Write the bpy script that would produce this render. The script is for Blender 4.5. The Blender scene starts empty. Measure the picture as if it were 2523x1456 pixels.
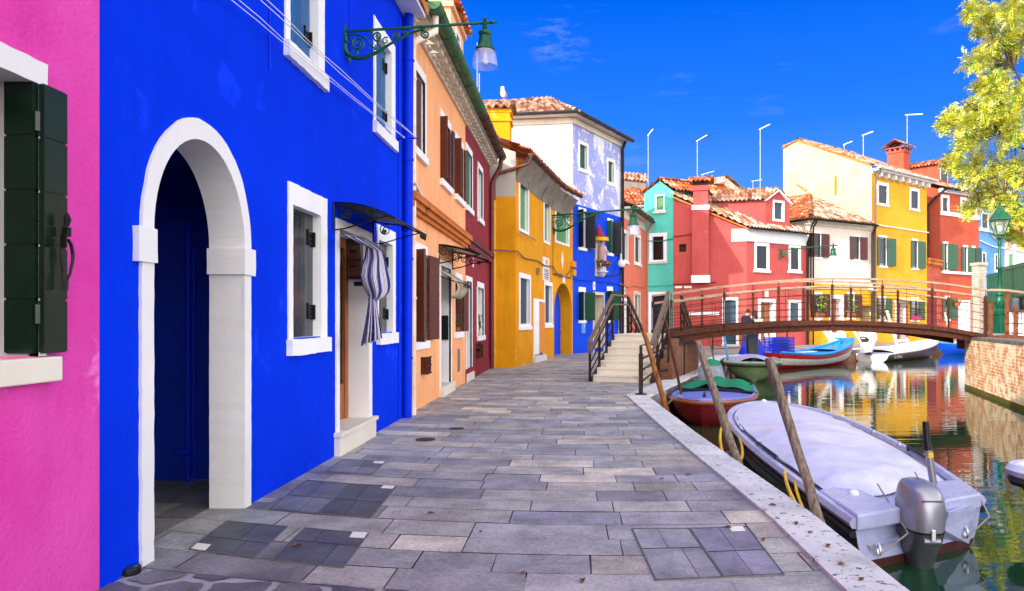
import bpy, bmesh, math, random
from mathutils import Vector as V, Matrix, noise
random.seed(7)
D = bpy.data; C = bpy.context; SC = C.scene; COL = SC.collection
F = 1700.; VX = 1417.; VY = 788.; H = 1.6          # focal length, vanishing point (px of a 2523 wide frame), eye height
R = math.radians
def P(px, py, Y): return V(((px-VX)*Y/F, Y, H-(py-VY)*Y/F))
def G(px, py, z=0.):
    Y = F*(H-z)/(py-VY); return V(((px-VX)*Y/F, Y, z))
def lin(c):
    c = c.lstrip('#'); o = []
    for i in (0, 2, 4):
        s = int(c[i:i+2], 16)/255.; o.append(s/12.92 if s <= .04045 else ((s+.055)/1.055)**2.4)
    return (o[0], o[1], o[2], 1.)
# ---------------------------------------------------------------- materials
MATS = {}
def newmat(name):
    m = D.materials.new(name); m.use_nodes = True; nt = m.node_tree
    b = nt.nodes['Principled BSDF']; MATS[name] = m
    return m, nt, b
def N(nt, t, **kw):
    n = nt.nodes.new(t)
    for k, v in kw.items():
        if k in n.inputs: n.inputs[k].default_value = v
        else: setattr(n, k, v)
    return n
def L(nt, a, b): nt.links.new(a, b)
def mixc(nt, fac, a, b, mode='MIX'):
    n = nt.nodes.new('ShaderNodeMix'); n.data_type = 'RGBA'; n.blend_type = mode
    for i, x in ((0, fac), (6, a), (7, b)):
        if hasattr(x, 'is_linked') or hasattr(x, 'links'): L(nt, x, n.inputs[i])
        else: n.inputs[i].default_value = x
    return n.outputs[2]
def coords(nt, kind='Object', scale=(1, 1, 1)):
    t = nt.nodes.new('ShaderNodeTexCoord'); mp = nt.nodes.new('ShaderNodeMapping')
    L(nt, t.outputs[kind], mp.inputs[0]); mp.inputs['Scale'].default_value = scale
    return mp.outputs[0]
def noise_t(nt, co, scale, detail=4, rough=.55):
    n = N(nt, 'ShaderNodeTexNoise', Scale=scale, Detail=detail, Roughness=rough); L(nt, co, n.inputs['Vector']); return n.outputs['Fac']
def ramp(nt, fac, pts):
    n = nt.nodes.new('ShaderNodeValToRGB'); L(nt, fac, n.inputs[0]); e = n.color_ramp.elements
    while len(e) < len(pts): e.new(.5)
    for i, (p, c) in enumerate(pts):
        e[i].position = p; e[i].color = c if len(c) == 4 else (*c, 1)
    return n.outputs[0]
W1 = (1, 1, 1, 1); K0 = (0, 0, 0, 1)
def bump(nt, b, h, strength, dist=.01):
    n = N(nt, 'ShaderNodeBump', Strength=strength, Distance=dist); L(nt, h, n.inputs['Height']); L(nt, n.outputs[0], b.inputs['Normal'])
def plaster(name, c1, c2, rough=.9, bs=.25, bscale=45, patch=None, pthr=.62, pscale=1.2, streak=.25, spec=.25, peel=None, peelthr=.7):
    """rendered wall paint: two tones, vertical run marks, optional worn patches"""
    m, nt, b = newmat(name); co = coords(nt)
    f = ramp(nt, noise_t(nt, co, .9, 6, .6), [(.3, K0), (.7, W1)])
    col = mixc(nt, f, lin(c1), lin(c2))
    cs = coords(nt, 'Object', (3.0, 3.0, .35))
    s = ramp(nt, noise_t(nt, cs, 1.5, 5, .65), [(.5, K0), (.75, W1)])
    sm = nt.nodes.new('ShaderNodeMath'); sm.operation = 'MULTIPLY'; L(nt, s, sm.inputs[0]); sm.inputs[1].default_value = streak
    d = lin(c2); col = mixc(nt, sm.outputs[0], col, (d[0]*.55, d[1]*.55, d[2]*.55, 1))
    fn = noise_t(nt, co, 12, 3, .7)
    col = mixc(nt, ramp(nt, fn, [(.35, (.86, .86, .86)), (.65, (1.06, 1.06, 1.06))]), K0, col, 'MIX') if False else col
    if patch:
        pf = ramp(nt, noise_t(nt, co, pscale, 8, .62), [(pthr, K0), (pthr+.05, W1)])
        col = mixc(nt, pf, col, lin(patch))
    if peel:
        pf = ramp(nt, noise_t(nt, co, 3.2, 8, .7), [(peelthr, K0), (peelthr+.015, W1)])
        col = mixc(nt, pf, col, lin(peel))
    L(nt, col, b.inputs['Base Color']); b.inputs['Roughness'].default_value = rough
    b.inputs['Specular IOR Level'].default_value = spec
    ad = nt.nodes.new('ShaderNodeMath'); ad.operation = 'ADD'
    L(nt, noise_t(nt, co, bscale, 4, .7), ad.inputs[0]); L(nt, noise_t(nt, co, 4, 3, .5), ad.inputs[1])
    bump(nt, b, ad.outputs[0], bs, .012)
    return m
def paint(name, c, rough=.5, metal=0., var=.12, scale=6., bs=.05, c2=None, spec=.4, stretch=(1, 1, 1), bscale=40):
    m, nt, b = newmat(name); co = coords(nt, 'Object', stretch); a = lin(c)
    d = lin(c2) if c2 else (a[0]*(1-var*2.2), a[1]*(1-var*2.2), a[2]*(1-var*2.2), 1)
    f = ramp(nt, noise_t(nt, co, scale, 6, .65), [(.38, K0), (.66, W1)])
    L(nt, mixc(nt, f, a, d), b.inputs['Base Color'])
    rr = nt.nodes.new('ShaderNodeMapRange'); L(nt, noise_t(nt, co, scale*2.5, 4), rr.inputs[0])
    rr.inputs[3].default_value = max(.03, rough-.12); rr.inputs[4].default_value = min(1, rough+.12)
    L(nt, rr.outputs[0], b.inputs['Roughness']); b.inputs['Metallic'].default_value = metal; b.inputs['Specular IOR Level'].default_value = spec
    if bs: bump(nt, b, noise_t(nt, co, bscale, 4, .7), bs)
    return m
def wood(name, c1, c2, ax=2, rough=.75, scale=5., bs=.3, spec=.3):
    st = [7., 7., 7.]; st[ax] = .6
    return paint(name, c1, rough, 0, .1, scale, bs, c2, spec, tuple(st), 6.)
def glass(name, c='#0b1014', rough=.06):
    m, nt, b = newmat(name); co = coords(nt)
    b.inputs['Base Color'].default_value = lin(c); b.inputs['Roughness'].default_value = rough; b.inputs['Specular IOR Level'].default_value = .6
    bump(nt, b, noise_t(nt, co, 1.5, 2), .12, .02); return m
def brick(name, ax_u, c1, c2, mort, sc=1., bs=.6, lime=None, limethr=.55):
    """ax_u: horizontal direction of the wall (2D)"""
    m, nt, b = newmat(name)
    t = nt.nodes.new('ShaderNodeTexCoord')
    d1 = nt.nodes.new('ShaderNodeVectorMath'); d1.operation = 'DOT_PRODUCT'; L(nt, t.outputs['Object'], d1.inputs[0]); d1.inputs[1].default_value = (ax_u[0], ax_u[1], 0)
    sp = nt.nodes.new('ShaderNodeSeparateXYZ'); L(nt, t.outputs['Object'], sp.inputs[0])
    cb = nt.nodes.new('ShaderNodeCombineXYZ'); L(nt, d1.outputs['Value'], cb.inputs[0]); L(nt, sp.outputs[2], cb.inputs[1])
    br = nt.nodes.new('ShaderNodeTexBrick'); L(nt, cb.outputs[0], br.inputs['Vector'])
    for k, v in (('Scale', 1.), ('Mortar Size', .012*sc), ('Brick Width', .25*sc), ('Row Height', .072*sc), ('Mortar Smooth', .3), ('Bias', -.2)): br.inputs[k].default_value = v
    br.inputs['Color1'].default_value = lin(c1); br.inputs['Color2'].default_value = lin(c2); br.inputs['Mortar'].default_value = lin(mort)
    co = t.outputs['Object']; col = br.outputs['Color']
    f = ramp(nt, noise_t(nt, co, 2.2, 8, .7), [(.45, K0), (.8, W1)])
    dk = lin(c1); col = mixc(nt, f, col, (dk[0]*.4, dk[1]*.4, dk[2]*.4, 1))
    if lime:
        f = ramp(nt, noise_t(nt, co, 3.5, 8, .72), [(limethr-.06, K0), (limethr+.06, W1)]); col = mixc(nt, f, col, lin(lime))
    L(nt, col, b.inputs['Base Color']); b.inputs['Roughness'].default_value = .92
    ad = nt.nodes.new('ShaderNodeMath'); ad.operation = 'SUBTRACT'; L(nt, noise_t(nt, co, 40, 4), ad.inputs[0]); L(nt, br.outputs['Fac'], ad.inputs[1])
    bump(nt, b, ad.outputs[0], bs, .01); return m
def attr_mat(name, attr='Col', rough=.8, nscale=25., namt=.35, bs=.25, spec=.3, big=1.2, bigamt=.25, stretch=(1, 1, 1), stain=False):
    """per-face colour (each stone / tile / leaf has a colour of its own) with grain"""
    m, nt, b = newmat(name); co = coords(nt, 'Object', stretch)
    a = nt.nodes.new('ShaderNodeVertexColor'); a.layer_name = attr
    f = ramp(nt, noise_t(nt, co, nscale, 6, .7), [(.3, (1-namt,)*3), (.7, (1+namt*.5,)*3)])
    col = mixc(nt, 1., a.outputs[0], f, 'MULTIPLY')
    g = ramp(nt, noise_t(nt, co, big, 6, .65), [(.35, (1-bigamt,)*3), (.65, (1+bigamt*.4,)*3)])
    col = mixc(nt, 1., col, g, 'MULTIPLY')
    if stain:
        cs = coords(nt, 'Object', (1, 1, 1)); s1 = ramp(nt, noise_t(nt, cs, .85, 7, .68), [(.53, (1, 1, 1)), (.72, (.58, .57, .57))]); col = mixc(nt, 1., col, s1, 'MULTIPLY')
        s2 = ramp(nt, noise_t(nt, coords(nt, 'Object', (1, 2.2, 1)), 3.1, 7, .75), [(.60, (1, 1, 1)), (.70, (.66, .65, .66))]); col = mixc(nt, 1., col, s2, 'MULTIPLY')
        s3 = ramp(nt, noise_t(nt, coords(nt, 'Object', (2, 9, 1)), 6., 5, .8), [(.34, (1.22, 1.21, 1.2)), (.46, (1, 1, 1))]); col = mixc(nt, 1., col, s3, 'MULTIPLY')
    L(nt, col, b.inputs['Base Color']); b.inputs['Roughness'].default_value = rough; b.inputs['Specular IOR Level'].default_value = spec
    if bs: bump(nt, b, noise_t(nt, co, nscale*1.6, 5, .7), bs)
    return m
# ---------------------------------------------------------------- objects
def root(name, label, cat, loc=(0, 0, 0), group=None):
    o = D.objects.new(name, None); COL.objects.link(o); o.location = loc; o.empty_display_size = .3
    return tag(o, label, cat, group)
def tag(o, label=None, cat=None, group=None, kind=None):
    if label: o['label'] = label
    if cat: o['category'] = cat
    if group: o['group'] = group
    if kind: o['kind'] = kind
    return o
def wloc(o):
    l = V((0, 0, 0))
    while o is not None: l += o.location; o = o.parent
    return l
class M:
    def __init__(s): s.v = []; s.f = []; s.c = []; s.uv = []
    def add(s, vs, fs, col=None):
        o = len(s.v); s.v += [V(p) for p in vs]
        for f in fs:
            s.f.append([i+o for i in f]); s.c.append(col)
        return s
    def quad(s, a, b, c, d, col=None): return s.add([a, b, c, d], [(0, 1, 2, 3)], col)
    def obox(s, o, ax, ay, az, col=None):
        o, ax, ay, az = V(o), V(ax), V(ay), V(az)
        vs = [o, o+ax, o+ax+ay, o+ay, o+az, o+ax+az, o+ax+ay+az, o+ay+az]
        return s.add(vs, [(3, 2, 1, 0), (4, 5, 6, 7), (0, 1, 5, 4), (1, 2, 6, 5), (2, 3, 7, 6), (3, 0, 4, 7)], col)
    def box(s, c, d, rz=0., col=None):
        c = V(c); x = V((math.cos(rz), math.sin(rz), 0))*d[0]; y = V((-math.sin(rz), math.cos(rz), 0))*d[1]; z = V((0, 0, d[2]))
        return s.obox(c-x/2-y/2-z/2, x, y, z, col)
    def beam(s, a, b, w, h, up=(0, 0, 1), col=None):
        a, b = V(a), V(b); t = (b-a); x = t.cross(V(up))
        if x.length < 1e-6: x = t.cross(V((1, 0, 0)))
        x = x.normalized()*w; y = x.cross(t).normalized()*h
        return s.obox(a-x/2-y/2, t, x, y, col)
    def prism(s, pts, vec, col=None):
        n = len(pts); vec = V(vec); pts = [V(p) for p in pts]
        return s.add(pts+[p+vec for p in pts], [tuple(range(n))[::-1], tuple(range(n, 2*n))]+[(i, (i+1) % n, n+(i+1) % n, n+i) for i in range(n)], col)
    def tube(s, pts, r, n=8, col=None, closed=False):
        pts = [V(p) for p in pts]; k = len(pts); rs = r if isinstance(r, (list, tuple)) else [r]*k
        rings = []; prev = None
        for i, p in enumerate(pts):
            if closed: t = pts[(i+1) % k]-pts[i-1]
            else: t = pts[min(i+1, k-1)]-pts[max(i-1, 0)]
            t = t.normalized() if t.length > 1e-9 else V((0, 0, 1))
            if prev is None:
                a = V((0, 0, 1)) if abs(t.z) < .9 else V((1, 0, 0)); x = t.cross(a).normalized()
            else: x = (prev-t*prev.dot(t)).normalized()
            prev = x; y = t.cross(x)
            rings.append([p+(x*math.cos(2*math.pi*j/n)+y*math.sin(2*math.pi*j/n))*rs[i] for j in range(n)])
        vs = [q for rg in rings for q in rg]; fs = []
        for i in range(k if closed else k-1):
            i2 = (i+1) % k
            for j in range(n): fs.append((i*n+j, i*n+(j+1) % n, i2*n+(j+1) % n, i2*n+j))
        if not closed: fs += [tuple(range(n))[::-1], tuple((k-1)*n+j for j in range(n))]
        return s.add(vs, fs, col)
    def lathe(s, c, prof, n=16, rx=None, col=None):
        """prof: (r, z) up the axis; rx = optional 3x3 rotation"""
        c = V(c); rings = []
        for r, z in prof:
            for j in range(n):
                q = V((r*math.cos(2*math.pi*j/n), r*math.sin(2*math.pi*j/n), z)); rings.append(c+(rx @ q if rx else q))
        k = len(prof); fs = []
        for i in range(k-1):
            for j in range(n): fs.append((i*n+j, i*n+(j+1) % n, (i+1)*n+(j+1) % n, (i+1)*n+j))
        fs += [tuple(range(n))[::-1], tuple((k-1)*n+j for j in range(n))]
        return s.add(rings, fs, col)
    def ball(s, c, r, n=10, sc=(1, 1, 1), col=None):
        c = V(c); vs = []; fs = []; m = n//2
        for i in range(m+1):
            a = math.pi*i/m
            for j in range(n):
                b = 2*math.pi*j/n; vs.append(c+V((math.sin(a)*math.cos(b)*sc[0], math.sin(a)*math.sin(b)*sc[1], math.cos(a)*sc[2]))*r)
        for i in range(m):
            for j in range(n): fs.append((i*n+j, (i+1)*n+j, (i+1)*n+(j+1) % n, i*n+(j+1) % n))
        return s.add(vs, fs, col)
    def grid(s, rows, col=None, close=False):
        n = len(rows[0]); vs = [p for r in rows for p in r]; fs = []
        for i in range(len(rows)-1):
            for j in range(n if close else n-1): fs.append((i*n+j, i*n+(j+1) % n, (i+1)*n+(j+1) % n, (i+1)*n+j))
        return s.add(vs, fs, col)
    def build(s, name, mat, parent=None, smooth=False, origin=None, weld=False, bevel=0, solid=0):
        me = D.meshes.new(name); o = D.objects.new(name, me); COL.objects.link(o)
        if parent: o.parent = parent; off = wloc(parent)
        elif origin is not None: o.location = origin; off = V(origin)
        else: off = V((0, 0, 0))
        me.from_pydata([tuple(p-off) for p in s.v], [], s.f)
        mats = mat if isinstance(mat, (list, tuple)) else [mat]
        for mm in mats: me.materials.append(MATS[mm] if isinstance(mm, str) else mm)
        if any(c is not None and not isinstance(c, int) for c in s.c):
            ca = me.color_attributes.new('Col', 'FLOAT_COLOR', 'CORNER'); buf = []
            for f, c in zip(s.f, s.c): buf += list((*(c or (.5, .5, .5))[:3], 1.))*len(f)
            ca.data.foreach_set('color', buf)
        elif any(isinstance(c, int) for c in s.c):
            me.polygons.foreach_set('material_index', [c or 0 for c in s.c])
        if s.uv:
            ul = me.uv_layers.new(name='UVMap')
            for li, lp in enumerate(me.loops): ul.data[li].uv = s.uv[lp.vertex_index]
        bm = bmesh.new(); bm.from_mesh(me)
        if weld: bmesh.ops.remove_doubles(bm, verts=bm.verts, dist=.0005)
        bmesh.ops.recalc_face_normals(bm, faces=bm.faces); bm.to_mesh(me); bm.free()
        if smooth:
            me.polygons.foreach_set('use_smooth', [True]*len(me.polygons))
            try: me.set_sharp_from_angle(angle=R(45))
            except Exception: pass
        if solid: md = o.modifiers.new('s', 'SOLIDIFY'); md.thickness = solid; md.offset = 0
        if bevel: md = o.modifiers.new('b', 'BEVEL'); md.width = bevel; md.segments = 2; md.limit_method = 'ANGLE'
        return o
# ---------------------------------------------------------------- facades
class Fac:
    def __init__(s, A, B):
        s.A = V((A[0], A[1], 0)); s.B = V((B[0], B[1], 0)); s.t = (s.B-s.A).normalized(); s.n = V((s.t.y, -s.t.x, 0)); s.len = (s.B-s.A).length; s.holes = []
    def uz(s, px, py, d=0.):
        dx = V(((px-VX)/F, 1, 0)); A = s.A+s.n*d; Y = A.dot(s.n)/dx.dot(s.n); q = dx*Y
        return (q-A).dot(s.t), H+Y*(VY-py)/F
    def u(s, px, d=0.): return s.uz(px, VY, d)[0]
    def w(s, u, z, d=0.): q = s.A+s.t*u+s.n*d; return V((q.x, q.y, z))
    def pw(s, px, py, d=0.): u, z = s.uz(px, py, d); return s.w(u, z, d)
    def box(s, m, u0, u1, z0, z1, d0, d1, col=None):
        return m.obox(s.w(u0, z0, d0), s.t*(u1-u0), s.n*(d1-d0), V((0, 0, z1-z0)), col)
    def wall(s, m, u0, u1, z0, z1, d=0., col=None):
        us = sorted({u0, u1, *[min(max(x, u0), u1) for h in s.holes for x in h[:2]]}); zs = sorted({z0, z1, *[min(max(x, z0), z1) for h in s.holes for x in h[2:4]]})
        for a, b in zip(us, us[1:]):
            for c, e in zip(zs, zs[1:]):
                if b-a < 1e-5 or e-c < 1e-5: continue
                um = (a+b)/2; zm = (c+e)/2
                if any(h[0] < um < h[1] and h[2] < zm < h[3] for h in s.holes): continue
                m.quad(s.w(a, c, d), s.w(b, c, d), s.w(b, e, d), s.w(a, e, d), col)
def leaf(h, fac, uh, z0, z1, side, ang, w, mat, d=.03, th=.04, boards=5, name='shutter', lab=None):
    """one shutter leaf hinged at uh; ang 0 = flat on the wall away from the opening, 90 = straight out, 180 = closed"""
    m = M(); a = R(ang); ax = fac.t*side*math.cos(a)+fac.n*math.sin(a); nn = ax.cross(V((0, 0, 1))).normalized()
    o = fac.w(uh, z0, d); hh = (z1-z0)/boards
    for k in range(boards): m.obox(o+V((0, 0, hh*k+.006))-nn*th/2, ax*w, nn*th, V((0, 0, hh-.012)))
    m.obox(o+ax*.004-nn*th*.3, ax*(w-.008), nn*th*.6, V((0, 0, z1-z0)))
    ob = m.build(name, mat, h)
    if lab: ob['label'] = lab
    return ob
def planks(h, fac, u0, u1, z0, z1, d, mat, n=4, th=.03, hinge=None, name='shutter'):
    """closed vertical board shutter"""
    m = M(); w = (u1-u0)/n
    for k in range(n): fac.box(m, u0+w*k+.003, u0+w*(k+1)-.003, z0, z1, d-th, d)
    fac.box(m, u0, u1, z0, z1, d-th-.01, d-th*.5)
    o = m.build(name, mat, h)
    if hinge:
        for zz in (z0+(z1-z0)*.2, z0+(z1-z0)*.8):
            k = M(); 
            for q in (-.05, 0, .05): fac.box(k, u1-.14, u1-.01, zz+q-.012, zz+q+.012, d, d+.012)
            fac.box(k, u1-.03, u1, zz-.08, zz+.08, d+.002, d+.03); fac.box(k, u1-.16, u1-.14, zz-.075, zz+.1, d, d+.014)
            k.build('hinge', 'iron', h)
    return o
def window(h, fac, x0, x1, yt, yb, fw=.12, fwt=None, fwb=.1, rec=.15, fill='planks', fm='white_plaster', sm='green_shutter', sill=None, n=4,
           hinge=None, proud=.02, pxmode=True, sash=True, frame_bottom=True):
    """frame ring + reveal = the window part; sill, shutters, panes, sashes are its children. Pixel box measured at its left edge."""
    if pxmode:
        u0, zt = fac.uz(x0, yt); _, zb = fac.uz(x0, yb); u1 = fac.u(x1)
    else: u0, u1, zt, zb = x0, x1, yt, yb
    fwt = fw if fwt is None else fwt
    a, b, c, e = u0+fw, u1-fw, zb+(fwb if frame_bottom else 0), zt-fwt
    fac.holes.append((a, b, c, e)); m = M()
    jit = .006
    if fw > 0:
        fac.box(m, u0, a, zb, zt, -.03, proud); fac.box(m, b, u1, zb, zt, -.03, proud)
        fac.box(m, a, b, e, zt, -.03, proud-.002)
        if frame_bottom: fac.box(m, a, b, zb, c, -.03, proud-.002)
    elif fwt > 0: fac.box(m, u0-.04, u1+.04, e, zt, -.03, proud)
    for q in ((a, c, a, e), (b, c, b, e)): m.quad(fac.w(q[0], q[1], -rec), fac.w(q[0], q[1], proud*.5), fac.w(q[2], q[3], proud*.5), fac.w(q[2], q[3], -rec))
    m.quad(fac.w(a, e, -rec), fac.w(b, e, -rec), fac.w(b, e, .0), fac.w(a, e, .0)); m.quad(fac.w(a, c, -rec), fac.w(b, c, -rec), fac.w(b, c, .0), fac.w(a, c, .0))
    w = m.build('window', fm, h)
    if sill:
        k = M(); fac.box(k, u0-sill[2], u1+sill[2], zb-sill[0]+.0, zb+.012, -rec*.6, sill[1]); k.build('sill', sill[3] if len(sill) > 3 else fm, w, bevel=.006)
    if fill == 'planks':
        mid = (a+b)/2
        if b-a > .5:
            planks(w, fac, a, mid, c, e, -rec+.03, sm, max(2, n//2)); planks(w, fac, mid, b, c, e, -rec+.03, sm, max(2, n//2), hinge=hinge)
        else: planks(w, fac, a, b, c, e, -rec+.03, sm, n, hinge=hinge)
    elif fill in ('glass', 'blind'):
        k = M(); fac.box(k, a, b, c, e, -rec-.02, -rec); k.build('pane', 'window_glass', w)
        if sash:
            k = M(); f = .05
            fac.box(k, a, a+f, c, e, -rec, -rec+.03); fac.box(k, b-f, b, c, e, -rec, -rec+.03)
            fac.box(k, (a+b)/2-f*.7, (a+b)/2+f*.7, c, e, -rec, -rec+.032); fac.box(k, a+f, b-f, e-f, e, -rec, -rec+.028); fac.box(k, a+f, b-f, c, c+f, -rec, -rec+.028)
            k.build('sash', sash if isinstance(sash, str) else 'white_paint', w)
        if fill == 'blind':
            k = M(); zz = c+(e-c)*.38
            while zz < e: fac.box(k, a+.06, b-.06, zz, min(zz+.05, e), -rec+.034, -rec+.05); zz += .06
            k.build('blind', sm, w)
    elif fill == 'open': pass
    return w, (a, b, c, e)
def tile_plane(m, P0, P1, P2, P3, colw=.27, row=.40, amp=.075, pal=None, seed=0):
    """barrel tiles over the planar polygon P0 P1 (eave) P2 P3 (ridge; P2==P3 for a triangle)"""
    rnd = random.Random(seed); P0, P1, P2, P3 = V(P0), V(P1), V(P2), V(P3)
    ex = (P1-P0).normalized(); n = ex.cross(P3-P0).normalized()
    if n.z < 0: n = -n
    ey = n.cross(ex).normalized()
    if ey.dot(P3-P0) < 0: ey = -ey
    loc = [((p-P0).dot(ex), (p-P0).dot(ey)) for p in (P0, P1, P2, P3)]
    u0 = min(p[0] for p in loc); u1 = max(p[0] for p in loc); v1 = max(p[1] for p in loc)
    bm = bmesh.new(); cl = bm.loops.layers.float_color.new('Col'); K = 6
    nc = int((u1-u0)/colw)+1; nr = int(v1/row)+1
    for i in range(nc):
        for j in range(nr):
            c = rnd.choice(pal or PAL); k = rnd.uniform(.7, 1.1); c = (c[0]*k, c[1]*k, c[2]*k, 1); dz = rnd.uniform(-.008, .008); du = rnd.uniform(-.008, .008); rowl = row+.02
            va = j*row; ring0 = []; ring1 = []; ringb = []
            for q in range(K+1):
                a = q/K; uu = u0+(i+a)*colw
                hh = amp*math.sin(math.pi*min(1, a/.62)) if a < .62 else -amp*.45*math.sin(math.pi*(a-.62)/.38)
                p = P0+ex*(uu+du)
                ring0.append(bm.verts.new(p+ey*va+n*(hh+.05+dz))); ring1.append(bm.verts.new(p+ey*(va+rowl)+n*(hh*.86+.015+dz))); ringb.append(bm.verts.new(p+ey*va+n*(hh+.005+dz)))
            for q in range(K):
                for r0, r1, kk in ((ring0, ring1, 1.), (ringb, ring0, .8)):
                    f = bm.faces.new((r0[q], r0[q+1], r1[q+1], r1[q]))
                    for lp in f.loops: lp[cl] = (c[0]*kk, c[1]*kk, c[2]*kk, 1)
    cen = sum((V((p[0], p[1], 0)) for p in loc), V((0, 0, 0)))/4
    ords = [loc[0], loc[1], loc[2], loc[3]]
    for a, b in zip(ords, ords[1:]+ords[:1]):
        d = V((b[0]-a[0], b[1]-a[1], 0))
        if d.length < .01: continue
        nl = V((d.y, -d.x, 0)).normalized()
        if nl.dot(cen-V((a[0], a[1], 0))) > 0: nl = -nl
        if a is ords[0] and b is ords[1]: continue
        bmesh.ops.bisect_plane(bm, geom=bm.verts[:]+bm.edges[:]+bm.faces[:], dist=1e-5, plane_co=P0+ex*a[0]+ey*a[1], plane_no=ex*nl.x+ey*nl.y, clear_outer=True)
    bm.verts.index_update(); cl = bm.loops.layers.float_color['Col']
    m.add([v.co.copy() for v in bm.verts], [])
    o = len(m.v)-len(bm.verts)
    for f in bm.faces:
        m.f.append([v.index+o for v in f.verts]); m.c.append(tuple(f.loops[0][cl])[:3])
    bm.free()
def ridge(m, a, b, r=.1, pal=None, seed=1):
    """row of cap tiles along a ridge or hip"""
    rnd = random.Random(seed); a, b = V(a), V(b); n = max(1, int((b-a).length/.38)); t = (b-a)/n; x = t.cross(V((0, 0, 1))).normalized(); up = x.cross(t).normalized()
    for k in range(n):
        c = rnd.choice(pal or PAL); s = rnd.uniform(.8, 1.1); c = (c[0]*s, c[1]*s, c[2]*s); rows = []
        for e, rr in ((0, r), (1.06, r*.86)):
            rows.append([a+t*(k+e)+x*rr*math.cos(q*math.pi/6)+up*(rr*math.sin(q*math.pi/6)+.03) for q in range(7)])
        m.grid(rows, c)
PAL = [lin(c)[:3] for c in ('#d4a68e', '#c08a6a', '#a86a4c', '#dcc0ac', '#b4785a', '#96604a', '#d2b09c', '#c4947a', '#7e5644', '#d8c4b4')]
PALO = [lin(c)[:3] for c in ('#c8673d', '#d17a4c', '#a85030', '#cf7f55', '#b8603c', '#dda284', '#8a4428')]
PALD = [lin(c)[:3] for c in ('#8a6a5a', '#a07a66', '#6e5448', '#b08c78', '#7a5a4c', '#94705e')]
def gutter(h, a, b, r, mat, name='gutter', brackets=6):
    a, b = V(a), V(b); t = (b-a).normalized(); x = t.cross(V((0, 0, 1))).normalized(); m = M(); rows = []
    K = max(2, int((b-a).length/2)+1)
    for i in range(K+1):
        p = a+(b-a)*i/K; rows.append([p+x*math.cos(math.pi+q*math.pi/8)*r+V((0, 0, math.sin(math.pi+q*math.pi/8)*r)) for q in range(9)]+[p+x*r*.9, p-x*r*.9])
    m.grid(rows, close=True); n = len(rows[0]); m.add(rows[0], [tuple(range(n))]); m.add(rows[-1], [tuple(range(n))])
    for i in range(brackets):
        p = a+(b-a)*(i+.5)/brackets
        m.tube([p+x*math.cos(math.pi+q*math.pi/6)*(r+.008)+V((0, 0, math.sin(math.pi+q*math.pi/6)*(r+.008))) for q in range(7)], .014, 5)
    return m.build(name, mat, h, smooth=True)
def pipe(h, pts, r, mat, name='downpipe', clamps=0, n=10):
    m = M(); m.tube(pts, r, n)
    if clamps:
        a = V(pts[-2]); b = V(pts[-1])
        for i in range(clamps):
            p = a+(b-a)*(i+.4)/clamps; m.tube([p-V((0, 0, .02)), p+V((0, 0, .02))], r*1.18, n)
    return m.build(name, mat, h, smooth=True)
def wiggle(a, b, n, sag, rnd=random): 
    a, b = V(a), V(b); return [a+(b-a)*i/n+V((0, 0, -sag*math.sin(math.pi*i/n)+rnd.uniform(-.01, .01))) for i in range(n+1)]
# ================================================================ palette
plaster('blue_plaster', '#0036e4', '#002ed0', bs=.16, streak=.14, spec=.06, patch='#0a3cec', pthr=.6, peel='#5a72ea', peelthr=.83)
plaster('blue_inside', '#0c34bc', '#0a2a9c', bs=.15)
plaster('pink_plaster', '#e454b4', '#d6369c', bs=.9, bscale=30, streak=.2, patch='#ea78c2', pthr=.6)
plaster('white_plaster', '#e8e6e6', '#dcd8d8', bs=.3, bscale=55, streak=.08)
plaster('white_trim', '#efeded', '#e4e2e4', bs=.18, bscale=30, streak=.05)
plaster('peach_plaster', '#fdb884', '#f0a46e', bs=.35, streak=.45, patch='#f4c49c', pthr=.64)
plaster('pale_peach_plaster', '#f2c79c', '#e6b184', bs=.3, streak=.2)
plaster('oxblood_plaster', '#96303a', '#812732', bs=.3, streak=.45, patch='#a8484e', pthr=.66)
plaster('ochre_plaster', '#e39c10', '#cf8706', bs=.3, streak=.35, patch='#e8ac38', pthr=.64)
plaster('ochre_top', '#b9b2ac', '#a8a09c', bs=.35, streak=.3, patch='#8c8a90', pthr=.58)
plaster('royal_plaster', '#0a47e0', '#0840cc', bs=.2, streak=.15, peel='#3f6fe0', peelthr=.7)
plaster('faded_blue_plaster', '#8f97d8', '#a9aede', bs=.35, streak=.5, patch='#d8d8e6', pthr=.5, pscale=.8, peel='#e6e2e2', peelthr=.58)
plaster('chalk_plaster', '#e6e6ea', '#dadce2', bs=.3, streak=.12, patch='#cfd6de', pthr=.68)
plaster('salmon_plaster', '#dd7d64', '#cf6d56', bs=.3, streak=.3)
plaster('teal_plaster', '#5cbfae', '#4fb0a2', bs=.25, streak=.25, patch='#74cdbd', pthr=.66)
plaster('pale_teal_plaster', '#c8e4d8', '#b8dcd0', bs=.25, streak=.2)
plaster('red_plaster', '#be5652', '#b04a48', bs=.3, streak=.3, patch='#c4625a', pthr=.66)
plaster('rose_plaster', '#eadace', '#e2d0c4', bs=.25, streak=.18)
plaster('yellow_plaster', '#e6ae34', '#dca024', bs=.28, streak=.22, patch='#dfb050', pthr=.62)
plaster('gold_plaster', '#e6aa22', '#dc9c14', bs=.28, streak=.25, patch='#f0bc40', pthr=.66)
plaster('butter_plaster', '#dcc892', '#d6bc80', bs=.28, streak=.3)
plaster('brick_red_plaster', '#bf5840', '#b04a36', bs=.3, streak=.3, patch='#c46a52', pthr=.66)
plaster('sky_plaster', '#4f8cc8', '#6a9ed0', bs=.3, streak=.35, patch='#a8cbec', pthr=.6)
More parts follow.
